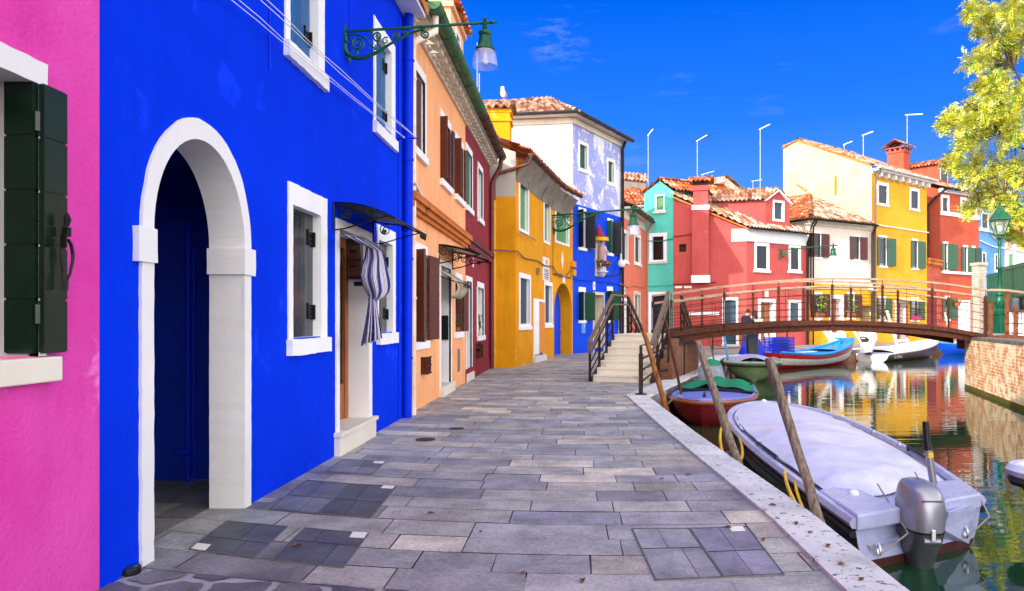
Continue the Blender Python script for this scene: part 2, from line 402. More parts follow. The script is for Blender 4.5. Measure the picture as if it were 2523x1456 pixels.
plaster('blush_plaster', '#eec4cc', '#e4b4be', bs=.25, streak=.2)
plaster('cream_stone', '#dcd2c2', '#c8bcaa', bs=.4, streak=.3, patch='#b8aa98', pthr=.6)
plaster('istrian_stone', '#d8d6d6', '#c6c4c6', bs=.35, bscale=18, streak=.05, patch='#aeb0b4', pthr=.66, pscale=3.)
plaster('step_stone', '#e6dfd2', '#d8cebe', bs=.25, bscale=30, streak=.1, patch='#bdb19c', pthr=.64)
plaster('grey_render', '#8e867c', '#746b62', bs=.4, streak=.5, patch='#5e5850', pthr=.56)
plaster('terracotta_trim', '#d98448', '#b8622c', bs=.4, streak=.5, patch='#8a4a28', pthr=.62)
paint('green_shutter', '#0c4e32', .45, var=.1); paint('old_green_shutter', '#5d9a62', .6, var=.18, scale=9, stretch=(4, 4, .5)); paint('dark_green', '#0f2418', .22, var=.1)
paint('faded_green', '#3c7054', .6, var=.2, scale=8, stretch=(4, 4, .5)); paint('deep_green', '#14402e', .5, var=.15)
paint('brown_shutter', '#5a2c22', .5, var=.12); paint('dark_brown', '#43231b', .5, var=.12); paint('maroon_shutter', '#4a1818', .5, var=.1)
paint('navy_shutter', '#1a2238', .5, var=.15); paint('black_shutter', '#14182a', .5, var=.15); paint('grey_blue_shutter', '#2b343e', .2, var=.25, scale=3, stretch=(5, 5, .4), c2='#1a2128', spec=.6)
paint('blue_shutter', '#1f5f9a', .4, var=.2, scale=3, stretch=(5, 5, .4), c2='#17486e'); paint('teal_slate', '#2b4a5e', .55, var=.2); paint('tan_shutter', '#a8884a', .5)
paint('black_leaf', '#1a1e26', .5, var=.2); paint('brick_leaf', '#8a3c34', .5)
paint('iron', '#15140f', .5, .6, var=.2); paint('black_iron', '#101010', .45, .3); paint('rust_steel', '#5d3020', .75, .35, var=.25, scale=9, c2='#3a1d14', bs=.15)
paint('bright_rust', '#8a4a2c', .8, .2, var=.2, scale=7, c2='#5e2e1a', bs=.15); paint('dark_steel', '#33221d', .6, .4, var=.25, scale=8)
paint('white_paint', '#e4e4e8', .45, var=.05); paint('grey_metal', '#a8aaac', .35, .8); paint('galv', '#8e949a', .45, .5); paint('copper_pipe', '#7a4a34', .5, .5, var=.25); paint('verdigris', '#3f7a50', .6, .25, var=.3, scale=4, c2='#2c5238')
paint('bronze_gutter', '#5a3c30', .5, .4, var=.25); paint('slate_gutter', '#3c3c40', .5, .4); paint('cream_pipe', '#ecdccc', .5, var=.1, scale=2, c2='#d9b494'); paint('blue_pipe', '#0034d8', .5, var=.06, spec=.1); paint('oxblood_pipe', '#6a2028', .5); paint('ochre_pipe', '#e2a00c', .5); paint('salmon_pipe', '#cc6a50', .5)
paint('lamp_green', '#0e5a3c', .35, .2, var=.15, c2='#0a4430'); paint('black_plastic', '#121214', .4); paint('rubber', '#1c1c20', .7)
wood('door_wood', '#a9612a', '#7c3f18', 2, .4, spec=.5); wood('old_wood', '#8f8172', '#473c33', 2, .85, 6., .8); wood('pale_wood', '#d2bba0', '#b0957c', 2); wood('rail_wood', '#bd9c80', '#8a6a54', 0, .8); wood('grey_wood', '#7d6a5e', '#57463c', 1, .8); wood('rusty_wood', '#a5642a', '#4a3226', 2, .8, 3.); wood('white_wood', '#e3dcd2', '#c4b8a8', 2)
wood('dark_wood', '#4a2a1c', '#2e1810', 2); wood('orange_door', '#d98a3c', '#c87830', 2, .5)
glass('window_glass'); glass('blue_glass', '#16324e')
paint('sign_white', '#e6e6ee', .5, var=.03); paint('ink', '#20222c', .6, var=.02); paint('ivory', '#e8e4d8', .6, var=.04)
paint('gold_fringe', '#e0b020', .6); paint('cardinal', '#a8142c', .6, var=.2); paint('statue_stone', '#e2d4ce', .7, var=.12, c2='#b89a94'); paint('pink_robe', '#c8a09a', .7, var=.2)
paint('leaf_green', '#3c6b2c', .6, var=.25); paint('lime_leaf', '#a9c22c', .6, var=.2); paint('succulent', '#8a9a5c', .55, var=.2); paint('clay_pot', '#a8583c', .8); paint('white_pot', '#ddd8d2', .6); paint('magenta_pot', '#b8146a', .5)
paint('petal_white', '#eee6de', .6); paint('petal_orange', '#e29a30', .6); paint('petal_pink', '#dc7a70', .6)
attr_mat('roof_tile', rough=.9, nscale=14, namt=.35, bs=.4, big=1.5, bigamt=.25)
attr_mat('paving', rough=.62, nscale=34, namt=.34, bs=.55, spec=.3, big=2.3, bigamt=.34, stain=True)
# ================================================================ camera, light, sky
cam = D.cameras.new('camera'); cam.sensor_width = 36.; cam.lens = 36.*F/2523; cam.shift_x = -(VX-1261.5)/2523; cam.shift_y = (VY-728)/2523
cam.clip_start = .05; cam.clip_end = 4000
co_ = D.objects.new('camera', cam); COL.objects.link(co_); co_.location = (0, 0, H); co_.rotation_euler = (R(90), 0, 0); SC.camera = co_
SC.render.resolution_x = 1024; SC.render.resolution_y = 591
SUN_EL = 25.4; SDX, SDY = .71, .704          # sunlight travels right and away from the camera
sl = D.lights.new('sun', 'SUN'); sl.energy = 2.0; sl.angle = R(.5); sl.color = (1, .93, .82)
so = D.objects.new('sun', sl); COL.objects.link(so)
ld = V((SDX*math.cos(R(SUN_EL)), SDY*math.cos(R(SUN_EL)), -math.sin(R(SUN_EL)))); so.rotation_euler = ld.to_track_quat('-Z', 'Y').to_euler(); so.location = (-30, -40, 40)
wd = D.worlds.new('World'); SC.world = wd; wd.use_nodes = True; nt = wd.node_tree
sky = nt.nodes.new('ShaderNodeTexSky'); sky.sky_type = 'NISHITA'; sky.sun_disc = False; sky.sun_elevation = R(SUN_EL)
sky.sun_rotation = math.atan2(-SDX, -SDY); sky.air_density = 1.; sky.dust_density = .15; sky.ozone_density = 4.
hs = nt.nodes.new('ShaderNodeHueSaturation'); hs.inputs['Saturation'].default_value = .10; hs.inputs['Value'].default_value = 1.7; L(nt, sky.outputs[0], hs.inputs['Color'])
tcw = nt.nodes.new('ShaderNodeTexCoord'); spw = nt.nodes.new('ShaderNodeSeparateXYZ'); L(nt, tcw.outputs['Generated'], spw.inputs[0])
clear = ramp(nt, spw.outputs[2], [(0., (.78, 1.45, 2.6)), (.12, (.30, .92, 2.5)), (.27, (.05, .53, 2.4)), (.42, (.0, .33, 2.2)), (.8, (.25, .6, 2.0))])
wsp = nt.nodes.new('ShaderNodeMapRange'); wsp.interpolation_type = 'SMOOTHSTEP'; L(nt, spw.outputs[1], wsp.inputs[0]); wsp.inputs[1].default_value = .05; wsp.inputs[2].default_value = .5
cwn = noise_t(nt, coords(nt, 'Generated', (3., 3., 14.)), 2.2, 6, .6); wisp = ramp(nt, cwn, [(.60, K0), (.85, (.25, .25, .25, 1))])
clear = mixc(nt, wisp, clear, (1.2, 1.5, 2.4, 1))
dcl = nt.nodes.new('ShaderNodeVectorMath'); dcl.operation = 'DOT_PRODUCT'; L(nt, tcw.outputs['Generated'], dcl.inputs[0]); dcl.inputs[1].default_value = V((-.022, .927, .374)).normalized()
spn = nt.nodes.new('ShaderNodeMapRange'); L(nt, dcl.outputs['Value'], spn.inputs[0]); spn.inputs[1].default_value = .9990; spn.inputs[2].default_value = .9999; spn.inputs[4].default_value = .45; spot = spn.outputs[0]; wn = ramp(nt, noise_t(nt, coords(nt, 'Generated', (9., 9., 34.)), 2.6, 7, .65), [(.47, K0), (.75, W1)])
clear = mixc(nt, mixc(nt, 1., spot, wn, 'MULTIPLY'), clear, (.9, 1.25, 2.4, 1))
bg = nt.nodes['Background']; warm = mixc(nt, 1., hs.outputs[0], (1.05, 1.0, .95, 1), 'MULTIPLY'); L(nt, mixc(nt, wsp.outputs[0], warm, clear), bg.inputs[0]); bg.inputs[1].default_value = .15
vs_ = SC.view_settings; vs_.view_transform = 'Standard'; vs_.look = 'None'; vs_.exposure = 1.55; vs_.gamma = 1.
# ================================================================ setting
WZ = -.62
m, nt, b = newmat('canal_water'); co = coords(nt, 'Object', (.42, 1.7, 1))
b.inputs['Base Color'].default_value = lin('#183c26'); b.inputs['Roughness'].default_value = .02; b.inputs['IOR'].default_value = 1.8; b.inputs['Specular IOR Level'].default_value = .6
ad = nt.nodes.new('ShaderNodeMath'); ad.operation = 'ADD'; L(nt, noise_t(nt, co, 1.3, 2, .5), ad.inputs[0])
n2 = nt.nodes.new('ShaderNodeMath'); n2.operation = 'MULTIPLY'; n2.inputs[1].default_value = .3; L(nt, noise_t(nt, co, 5., 2, .5), n2.inputs[0]); L(nt, n2.outputs[0], ad.inputs[1])
bump(nt, b, ad.outputs[0], .055, .10)
paint('mortar', '#3c3c40', .9, bs=.3); paint('bank_stone', '#6f6a62', .9, var=.25, scale=3, c2='#45453c', bs=.5, bscale=12); paint('pale_mortar', '#a4a3ac', .9, bs=.5, bscale=25); paint('mud', '#3b3a2e', 1.)
m = M(); m.quad((-1500, -1500, -3.), (1500, -1500, -3.), (1500, 1500, -3.), (-1500, 1500, -3.)); tag(m.build('ground', 'mud'), kind='structure')
m = M(); m.quad((-60, -40, WZ), (160, -40, WZ), (160, 160, WZ), (-60, 160, WZ)); tag(m.build('water', 'canal_water'), kind='structure')
QO = [(1.98, -12), (1.96, 3.0), (1.95, 4.07), (1.94, 5.56), (1.855, 7.06), (1.70, 9.66), (1.52, 14.24), (3.86, 20.9), (6.46, 29.7), (8.1, 31.4), (14.55, 36.6), (23.6, 45.2), (34, 55), (62, 80)]
QI = [(1.60, -12), (1.585, 3.0), (1.575, 4.2), (1.565, 5.4), (1.46, 7.2), (1.31, 9.6), (1.07, 14.47), (3.4, 21.2), (5.98, 30.0), (7.75, 31.85), (14.2, 37.0), (23.2, 45.65), (33.6, 55.4), (61.6, 80.4)]
bank = [V((x, y, 0)) for x, y in QO]+[V((1500, 1300, 0)), V((1500, 1500, 0)), V((-1500, 1500, 0)), V((-1500, -12, 0))]
m = M(); m.prism([p+V((0, 0, -3)) for p in bank], (0, 0, 2.984)); tag(m.build('bank', 'bank_stone'), kind='structure')
BRK_L = brick('quay_brick', (.77, .63), '#a8583a', '#c0764c', '#a89880', lime='#b8a88c', limethr=.66)
# kerb of white stone blocks
def along(poly, s):
    for a, b_ in zip(poly, poly[1:]):
        a, b_ = V(a), V(b_); l = (b_-a).length
        if s <= l: return a+(b_-a)*s/l
        s -= l
    return V(poly[-1])
m = M(); rnd = random.Random(3)
for i in range(len(QO)-1):
    o0, o1, i0, i1 = V(QO[i]), V(QO[i+1]), V(QI[i]), V(QI[i+1]); ln = (o1-o0).length; n = max(1, int(ln/1.5))
    for k in range(n):
        a, c = k/n, (k+1)/n; g = .004/ln*2; zt = .03+rnd.uniform(-.003, .003); zl = -.2
        q = [o0.lerp(o1, a+g), o0.lerp(o1, c-g), i0.lerp(i1, c-g), i0.lerp(i1, a+g)]
        nx = (q[0]-q[3]).normalized()*.03
        top = [V((p.x, p.y, zt)) for p in q]; bot = [V((p.x, p.y, zl)) for p in q]
        bt0, bt1 = V((q[0].x-nx.x*.5, q[0].y-nx.y*.5, zt)), V((q[1].x-nx.x*.5, q[1].y-nx.y*.5, zt)); e0, e1 = V((q[0].x, q[0].y, zt-.02)), V((q[1].x, q[1].y, zt-.02))
        m.add([bt0, bt1, top[2], top[3], e0, e1, bot[1], bot[0], bot[2], bot[3]], [(0, 1, 2, 3), (4, 5, 1, 0), (7, 6, 5, 4), (3, 2, 8, 9), (0, 3, 9, 7, 4), (1, 5, 6, 8, 2)])
KM, nt, b = newmat('kerb_stone'); co = coords(nt)
base = mixc(nt, ramp(nt, noise_t(nt, co, 1.6, 6, .6), [(.35, K0), (.7, W1)]), lin('#d9d8da'), lin('#b9b8bc'))
pit = ramp(nt, noise_t(nt, coords(nt, 'Object', (1, 1.6, 1)), 13, 3, .75), [(.36, W1), (.39, K0)])
base = mixc(nt, pit, base, lin('#4a4a48')); vein = ramp(nt, noise_t(nt, coords(nt, 'Object', (5, 1.2, 1)), 2.5, 7, .8), [(.37, W1), (.40, K0)])
base = mixc(nt, vein, base, lin('#8f8e88')); base = mixc(nt, ramp(nt, noise_t(nt, co, .7, 7, .7), [(.6, K0), (.7, W1)]), base, lin('#9a9a9c'))
L(nt, base, b.inputs['Base Color']); b.inputs['Roughness'].default_value = .85; bump(nt, b, noise_t(nt, co, 16, 6, .75), .5, .01)
tag(m.build('kerb', 'kerb_stone'), kind='structure')
m = M()                                                        # brick face under the kerb along the canal
for i in range(len(QO)-1):
    a, c = V(QO[i]), V(QO[i+1]); t = (c-a).normalized(); nn = V((t.y, -t.x))*-.03
    m.quad((a.x-nn.x*.4, a.y-nn.y*.4, -1.4), (c.x-nn.x*.4, c.y-nn.y*.4, -1.4), (c.x-nn.x*.4, c.y-nn.y*.4, -.2), (a.x-nn.x*.4, a.y-nn.y*.4, -.2))
tag(m.build('quay_wall', 'quay_brick'), 'weathered brick wall of the quay under the white stone kerb along the left and far banks', 'wall')
# paving: every stone is a face of its own
def bend(x): return .047*(x-.4)**2
def edge_x(y):
    for (x0, y0), (x1, y1) in zip(QI, QI[1:]):
        if y0 <= y <= y1: return x0+(x1-x0)*(y-y0)/(y1-y0)
    return 1.5
GREY = [lin(c)[:3] for c in ('#8b8b90', '#939398', '#85858a', '#98989c', '#908f98', '#8a8a97', '#989594', '#95939c', '#808086', '#9e9d9b', '#9c9793', '#908c88')]
def stones(m, r0, r1, depth, x0, x1, rnd, bendf, clip=None, lens=(.5, 1.12), gap=.009):
    y = r0
    while y < r1:
        d = depth*rnd.uniform(.93, 1.07); x = x0-rnd.uniform(0, 1.)
        while x < x1:
            l = rnd.uniform(*lens); a, c = x+gap/2, x+l-gap/2; ym = y+d/2+bendf((a+c)/2)
            xe = clip(ym) if clip else x1
            if a < xe and c > x0:
                c2 = min(c, xe+.3); a2 = max(a, x0); k = rnd.choice(GREY); s = rnd.uniform(1.25, 1.58)
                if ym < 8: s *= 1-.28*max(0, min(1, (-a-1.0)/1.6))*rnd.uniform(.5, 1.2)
                if rnd.random() < .06: k = (.46, .42, .37)
                col = (k[0]*s*1.02, k[1]*s, k[2]*s*.95); n = 4; dz = rnd.uniform(-.002, .002); sk = rnd.uniform(-.003, .003); r0_ = []; r1_ = []
                for q in range(n+1):
                    xx = a2+(c2-a2)*q/n; bb = bendf(xx)
                    r0_.append(V((xx-.1*bb, y+gap/2+bb, dz))); r1_.append(V((xx+sk-.1*bb, y+d-gap/2+bb, dz)))
                m.grid([r0_, r1_], col)
            x += l
        y += d
rnd = random.Random(11); m = M()
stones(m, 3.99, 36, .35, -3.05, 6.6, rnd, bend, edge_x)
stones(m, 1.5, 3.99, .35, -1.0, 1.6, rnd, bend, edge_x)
tag(m.build('pavement', 'paving'), kind='structure')
m = M(); rnd = random.Random(5)
fq = [(5.98, 30.0), (7.75, 31.85), (14.2, 37.0), (23.2, 45.65), (33.6, 55.4), (61.6, 80.4)]
for i in range(len(fq)-1):
    a, c = V(fq[i]), V(fq[i+1]); t = (c-a).normalized(); nn = V((-t.y, t.x)); ln = (c-a).length
    for r in range(20):
        s = -rnd.uniform(0, 1)
        while s < ln:
            l = rnd.uniform(.9, 1.6); k = rnd.choice(GREY); q = rnd.uniform(.95, 1.25); col = (k[0]*q*1.05, k[1]*q, k[2]*q*.92)
            o = a+t*max(s, 0)+nn*r*.45; e = a+t*min(s+l-.01, ln)+nn*r*.45; m.quad((o.x, o.y, -.006), (e.x, e.y, -.006), (e.x+nn.x*.44, e.y+nn.y*.44, -.006), (o.x+nn.x*.44, o.y+nn.y*.44, -.006), col); s += l
tag(m.build('far_pavement', 'paving'), kind='structure')
# crazy paving apron at the foot of the pink and blue walls
def clip_poly(p, a, n):
    o = []
    for i in range(len(p)):
        c, d_ = p[i], p[(i+1) % len(p)]; dc = (c-a).dot(n); dd = (d_-a).dot(n)
        if dc <= 0: o.append(c)
        if dc*dd < 0: o.append(c+(d_-c)*dc/(dc-dd))
    return o
rnd = random.Random(21); sites = [V((-3.0+i*.33+rnd.uniform(-.11, .11), 1.7+j*.3+rnd.uniform(-.1, .1))) for i in range(7) for j in range(10)]
m = M(); m2 = M()
for s in sites:
    poly = [V((-3.2, 1.4)), V((-.98, 1.4)), V((-.98, 4.45)), V((-3.2, 4.45))]
    for q in sites:
        if q is s or (q-s).length > 1.2: continue
        nn = (q-s).normalized(); poly = clip_poly(poly, (s+q)/2-nn*rnd.uniform(.012, .028), nn)
        if len(poly) < 3: break
    if len(poly) < 3: continue
    poly = [p for p in poly]; poly = [V((p.x, min(p.y, 3.975+bend(p.x)))) for p in poly]
    if max(p.y for p in poly)-min(p.y for p in poly) < .05: continue
    pts = []
    for i in range(len(poly)):
        a, c = poly[i], poly[(i+1) % len(poly)]
        for k in range(4): 
            p = a.lerp(c, k/4); p += (s-p).normalized()*rnd.uniform(0, .022); pts.append(V((p.x, p.y, .004+rnd.uniform(-.001, .001))))
    k = rnd.choice([(.13, .12, .15), (.17, .17, .19), (.11, .09, .13), (.2, .19, .2)]); m.add(pts, [tuple(range(len(pts)))], k)
m2.quad((-3.2, 1.4, -.004), (-.97, 1.4, -.004), (-.97, 4.08, -.004), (-3.2, 4.6, -.004))
tag(m.build('stone_apron', 'paving'), kind='structure'); tag(m2.build('apron_mortar', 'pale_mortar'), kind='structure')
# inspection covers let into the paving
def S7(x, y): return ((400+x/1.9408)/1.62346, (1700+y/1.9408)/1.62346)
def S8(x, y): return ((1600+x/1.8021)/1.62346, (1700+y/1.8021)/1.62346)
attr_mat('cover_slate', rough=.55, nscale=60, namt=.3, bs=.3, big=2.5, bigamt=.4)
paint('cover_steel', '#86847f', .5, .6)
def cover(q, tg, label, dark, seed):
    pts = [G(*p) for p in q]; rnd = random.Random(seed); cen = sum(pts, V())/4; c = root('access_cover', label, 'cover', (cen.x, cen.y, 0), 'inspection covers let into the paving')
    def bl(a, b_): return pts[0].lerp(pts[1], a).lerp(pts[3].lerp(pts[2], a), b_)
    m = M(); sp = rnd.uniform(.4, .6)
    for a0, a1, b0, b1 in ((.01, rnd.uniform(.45, .7), .01, sp), (None, .99, .01, sp), (.01, rnd.uniform(.3, .6), sp, .99), (None, .99, sp, .99)):
        if a0 is None: a0 = la
        la = a1; s = rnd.uniform(.85, 1.15); z = .007
        m.add([bl(a0+.006, b0+.008)+V((0, 0, z)), bl(a1-.006, b0+.008)+V((0, 0, z)), bl(a1-.006, b1-.008)+V((0, 0, z)), bl(a0+.006, b1-.008)+V((0, 0, z))], [(0, 1, 2, 3)], (dark[0]*s, dark[1]*s, dark[2]*s))
    m.build('slab', 'cover_slate', c); m = M(); m2 = M()
    for a, b_ in ((0, 1), (1, 2), (2, 3), (3, 0)): m.beam(pts[a]+V((0, 0, .004)), pts[b_]+V((0, 0, .004)), .008, .012)
    m.build('rim', 'cover_steel', c)
    m2.add([bl(x, y)+V((0, 0, .004)) for x, y in ((.005, .005), (.995, .005), (.995, .995), (.005, .995))], [(0, 1, 2, 3)]); m2.build('bed', 'mortar', c)
    if tg:
        t = [G(*p)+V((0, 0, .0)) for p in tg]; m = M(); m.prism([p+V((0, 0, .005)) for p in t], (0, 0, .006)); m.build('tag_tile', 'ivory', c)
DK = (.115, .115, .13); MD = (.2, .2, .23)
cover([S7(690, 968), S7(1190, 1040), S7(1455, 795), S7(985, 752)], [S7(705, 968), S7(810, 985), S7(860, 938), S7(757, 925)], 'dark slate cover nearest the archway with a white tile at its front left corner', DK, 1)
cover([S7(1335, 1055), S7(1890, 1110), S7(2085, 850), S7(1590, 805)], [S7(1937, 878), S7(2050, 885), S7(2078, 845), S7(1962, 838)], 'dark cover with white back right tile, just right of the archway cover', DK, 2)
cover([S7(1315, 660), S7(1690, 690), S7(1935, 460), S7(1605, 432)], None, 'dark slate cover without white tile, left of the pair beside the blue wall', MD, 3)
cover([S7(1700, 690), S7(2100, 725), S7(2300, 482), S7(1940, 460)], [S7(2180, 495), S7(2270, 500), S7(2288, 480), S7(2200, 475)], 'dark slate cover with white tile, right of the pair beside the blue wall', DK, 4)
cover([S7(1755, 362), S7(2110, 390), S7(2218, 287), S7(1885, 270)], [S7(2120, 300), S7(2195, 304), S7(2212, 288), S7(2132, 286)], 'small dark cover with white corner tile just before the blue house doorstep', MD, 5)
cover([S8(1845, 1128), S8(2330, 1105), S8(2080, 750), S8(1672, 752)], None, 'grey paved cover with a round damp stain near the kerb, left one of its pair', (.36, .36, .39), 6)
cover([S8(2340, 1103), S8(2770, 1085), S8(2500, 736), S8(2090, 750)], [S8(2390, 772), S8(2492, 768), S8(2468, 738), S8(2366, 740)], 'grey violet cover with a white back tile beside the white kerb', (.30, .29, .37), 7)
# ================================================================ left row of houses
FL = Fac((-2.82, 0), (-2.82, 1))
def facL(): return Fac((-2.82, 0), (-2.82, 1))
def Z3(x, y=0.): return ((1024+x/1.8203)/1.62346, y/1.8203/1.62346)
def Z4(x, y=0.): return ((1024+x/1.8203)/1.62346, (700+y/1.8203)/1.62346)
def Z5(x, y=0.): return ((1848+x/2.24)/1.62346, (350+y/2.24)/1.62346)
def Z6(x, y=0.): return ((1848+x/2.24)/1.62346, (950+y/2.24)/1.62346)
def rough_box(m, fac, u0, u1, z0, z1, d0, d1, seed, j=.004, step=.07):
    rnd = random.Random(seed); pts = []
    for (a, b_), (c, e) in (((u0, z0), (u1, z0)), ((u1, z0), (u1, z1)), ((u1, z1), (u0, z1)), ((u0, z1), (u0, z0))):
        n = max(1, int(max(abs(c-a), abs(e-b_))/step))
        for k in range(n): pts.append((a+(c-a)*k/n+rnd.uniform(-j, j), b_+(e-b_)*k/n+rnd.uniform(-j, j)))
    m.prism([fac.w(u, z, d0) for u, z in pts], fac.n*(d1-d0))
def rough_window(h, fac, ou, iu, oz, iz, rec, sm, hinge='iron', n=6, sill=True, seed=0, sid=.0):
    """old window of the blue house: wide hand painted white band, closed board shutters"""
    fac.holes.append((iu[0], iu[1], iz[0], iz[1])); m = M()
    rough_box(m, fac, ou[0], iu[0], oz[0], oz[1], -.04, .016, seed); rough_box(m, fac, iu[1], ou[1], oz[0], oz[1], -.04, .016, seed+1)
    rough_box(m, fac, iu[0]-.01, iu[1]+.01, iz[1], oz[1], -.04, .013, seed+2)
    a, b, c, e = *iu, *iz
    for q in ((a, c, a, e), (b, c, b, e)): m.quad(fac.w(q[0], q[1], -rec), fac.w(q[0], q[1], .012), fac.w(q[2], q[3], .012), fac.w(q[2], q[3], -rec))
    m.quad(fac.w(a, e, -rec), fac.w(b, e, -rec), fac.w(b, e, .01), fac.w(a, e, .01)); m.quad(fac.w(a, c, -rec), fac.w(b, c, -rec), fac.w(b, c, .0), fac.w(a, c, .0))
    w = m.build('window', 'white_trim', h)
    k = M(); rough_box(k, fac, ou[0]-.02, ou[1]+.02, oz[0]-.14, oz[0]+.02, -rec*.8, .06 if sill else .018, seed+3, .006); k.build('sill', 'white_trim', w)
    mid = (a+b)/2
    planks(w, fac, a, mid, c, e, -rec+.03, sm, n//2); planks(w, fac, mid, b, c, e, -rec+.03, sm, n//2, hinge=hinge)
    return w
# ---------------------------------------------------------------- pink house
h = root('pink_house', 'pink plastered house at the left edge with dark green folded shutters', 'house', (-2.82, 1.5, 0)); f = facL()
f.holes.append((2.55, 3.6, 1.41, 2.83)); m = M(); f.wall(m, -12, 4.09, -.05, 8.5); m.quad(f.w(4.09, -.05), f.w(4.09, 8.5), f.w(4.09, 8.5, -6), f.w(4.09, -.05, -6)); m.quad(f.w(-12, -.05), f.w(-12, 8.5), f.w(-12, 8.5, -6), f.w(-12, -.05, -6)); m.build('wall', 'pink_plaster', h)
m = M(); f.box(m, -12.3, 4.1, 8.5, 8.7, -6.5, .4); m.build('roof', 'terracotta_trim', h)
m = M(); rough_box(m, f, 2.42, 3.65, 2.83, 2.95, -.03, .03, 1, .004); f.box(m, 3.6, 3.648, 1.41, 2.83, -.03, .026); f.box(m, 2.42, 2.55, 1.41, 2.83, -.03, .026)
for u in (2.55, 3.6): m.quad(f.w(u, 1.41, -.32), f.w(u, 1.41, .02), f.w(u, 2.83, .02), f.w(u, 2.83, -.32))
m.quad(f.w(2.55, 2.83, -.32), f.w(3.6, 2.83, -.32), f.w(3.6, 2.83, .02), f.w(2.55, 2.83, .02)); w = m.build('window', 'white_plaster', h)
m = M(); f.box(m, 2.38, 3.70, 1.275, 1.405, -.32, .075); m.build('sill', 'step_stone', w, bevel=.008)
m = M(); f.box(m, 2.55, 3.6, 1.41, 2.83, -.36, -.32); m.build('pane', 'window_glass', w)
leaf(w, f, 3.575, 1.425, 2.835, 1, 90, .145, 'dark_green', -.125, .035)
leaf(w, f, 3.588, 1.425, 2.83, 1, 0, .163, 'dark_green', .045, .03)
m = M(); m.tube([f.w(3.58, 2.58, .03), f.w(3.58, 2.68, .03)], .014, 8); m.build('hinge', 'dark_green', w); m = M(); m.tube([f.w(3.58, 1.58, .03), f.w(3.58, 1.68, .03)], .014, 8); m.build('hinge', 'dark_green', w)
m = M(); cx, cz = 3.69, 2.0
m.box(f.w(cx-.02, cz+.02, .1), (.03, .012, .07)); m.box(f.w(cx, cz+.07, .1), (.03, .03, .05)); m.tube([f.w(cx, cz+.1, .1), f.w(cx, cz+.14, .105), f.w(cx+.004, cz+.17, .1)], [.012, .018, .008], 8)
for s, dd in ((1, .11), (-.55, .088)): m.tube([f.w(cx, cz+.03, dd), f.w(cx+.022*s, cz+.0, dd), f.w(cx+.034*s, cz-.05, dd), f.w(cx+.03*s, cz-.09, dd), f.w(cx+.012*s, cz-.15, dd), f.w(cx-.008, cz-.19, dd), f.w(cx-.01, cz-.24, dd)], [.007, .009, .009, .008, .007, .006, .008], 8)
m.build('latch', 'black_iron', w)
m = M(); m.tube([f.w(3.6, 2.6, -.2), f.w(3.56, 2.6, -.2), f.w(3.56, 2.52, -.2), f.w(3.55, 2.5, -.2)], .012, 6); m.box(f.w(3.59, 2.62, -.2), (.03, .02, .12)); m.build('hook', 'bright_rust', w)
m = M(); m.tube([f.w(3.745, 1.385, -.01), f.w(3.745, 1.385, .02)], .016, 8); m.tube([f.w(3.745, 1.39, .02), f.w(3.747, 1.36, .025)], .004, 6); m.build('wall_fixing', 'bright_rust', h)
# ---------------------------------------------------------------- blue house
h = root('blue_house', 'vivid blue house with a white arched passage and white framed windows', 'house', (-2.82, 7.7, 0)); f = facL(); B1 = 11.44
ui, uo, uc = (4.587, 5.846), (4.459, 5.963), 5.2165; zs, rz, rzo = 2.2, .75, .90; rx, rxo = (ui[1]-ui[0])/2, (uo[1]-uo[0])/2
f.holes.append((ui[0], ui[1], -1, zs+rz)); m = M()
dr = (8.22, 9.38, .27, 2.69); f.holes.append(dr)
AN = 28; arc = lambda r, z, k: (uc+r*math.cos(math.pi*k/AN), zs+z*math.sin(math.pi*k/AN))
W = []
for k in range(AN):
    (a, b_), (c, e) = arc(rx, rz, k), arc(rx, rz, k+1); m.quad(f.w(a, b_), f.w(c, e), f.w(c, zs+rz), f.w(a, zs+rz))
rough_window(h, f, (6.762, 7.81), (6.865, 7.63), (1.385, 2.965), (1.42, 2.75), .11, 'grey_blue_shutter', seed=10)
rough_window(h, f, (9.80, 10.79), (9.87, 10.62), (1.385, 2.965), (1.42, 2.75), .11, 'grey_blue_shutter', seed=20)
rough_window(h, f, (6.69, 7.73), (6.80, 7.54), (4.30, 5.92), (4.38, 5.75), .11, 'blue_shutter', seed=30)
rough_window(h, f, (9.64, 10.77), (9.73, 10.55), (4.36, 5.86), (4.46, 5.68), .11, 'blue_shutter', seed=40)
f.wall(m, 4.09, B1, -.05, 6.6); m.quad(f.w(B1, -.05), f.w(B1, 6.6), f.w(B1, 6.6, -6), f.w(B1, -.05, -6)); m.build('wall', 'blue_plaster', h)
m = M(); rnd = random.Random(4); fr = []; bk = []
for k in range(AN+1):
    j = rnd.uniform(-.006, .006); (a, b_), (c, e) = arc(rx, rz, k), arc(rxo+j, rzo+j, k); fr.append((f.w(a, b_, .022), f.w(c, e, .022), f.w(c, e, -.02), f.w(a, b_, -.28)))
for p, q in zip(fr, fr[1:]):
    m.quad(p[0], q[0], q[1], p[1]); m.quad(p[1], q[1], q[2], p[2]); m.quad(p[0], p[3], q[3], q[0])
rough_box(m, f, uo[0], ui[0], -.03, zs, -.28, .022, 5, .0035); rough_box(m, f, ui[1], uo[1], -.03, zs, -.28, .022, 6, .0035)
rough_box(m, f, uo[0]-.06, ui[0]+.012, 1.98, 2.205, -.28, .04, 7, .005); rough_box(m, f, ui[1]-.035, uo[1]+.045, 1.98, 2.205, -.28, .04, 8, .005)
m.build('arch_surround', 'white_plaster', h)
m = M(); Yb = 6.92; x0, x1 = -7.5, -3.1
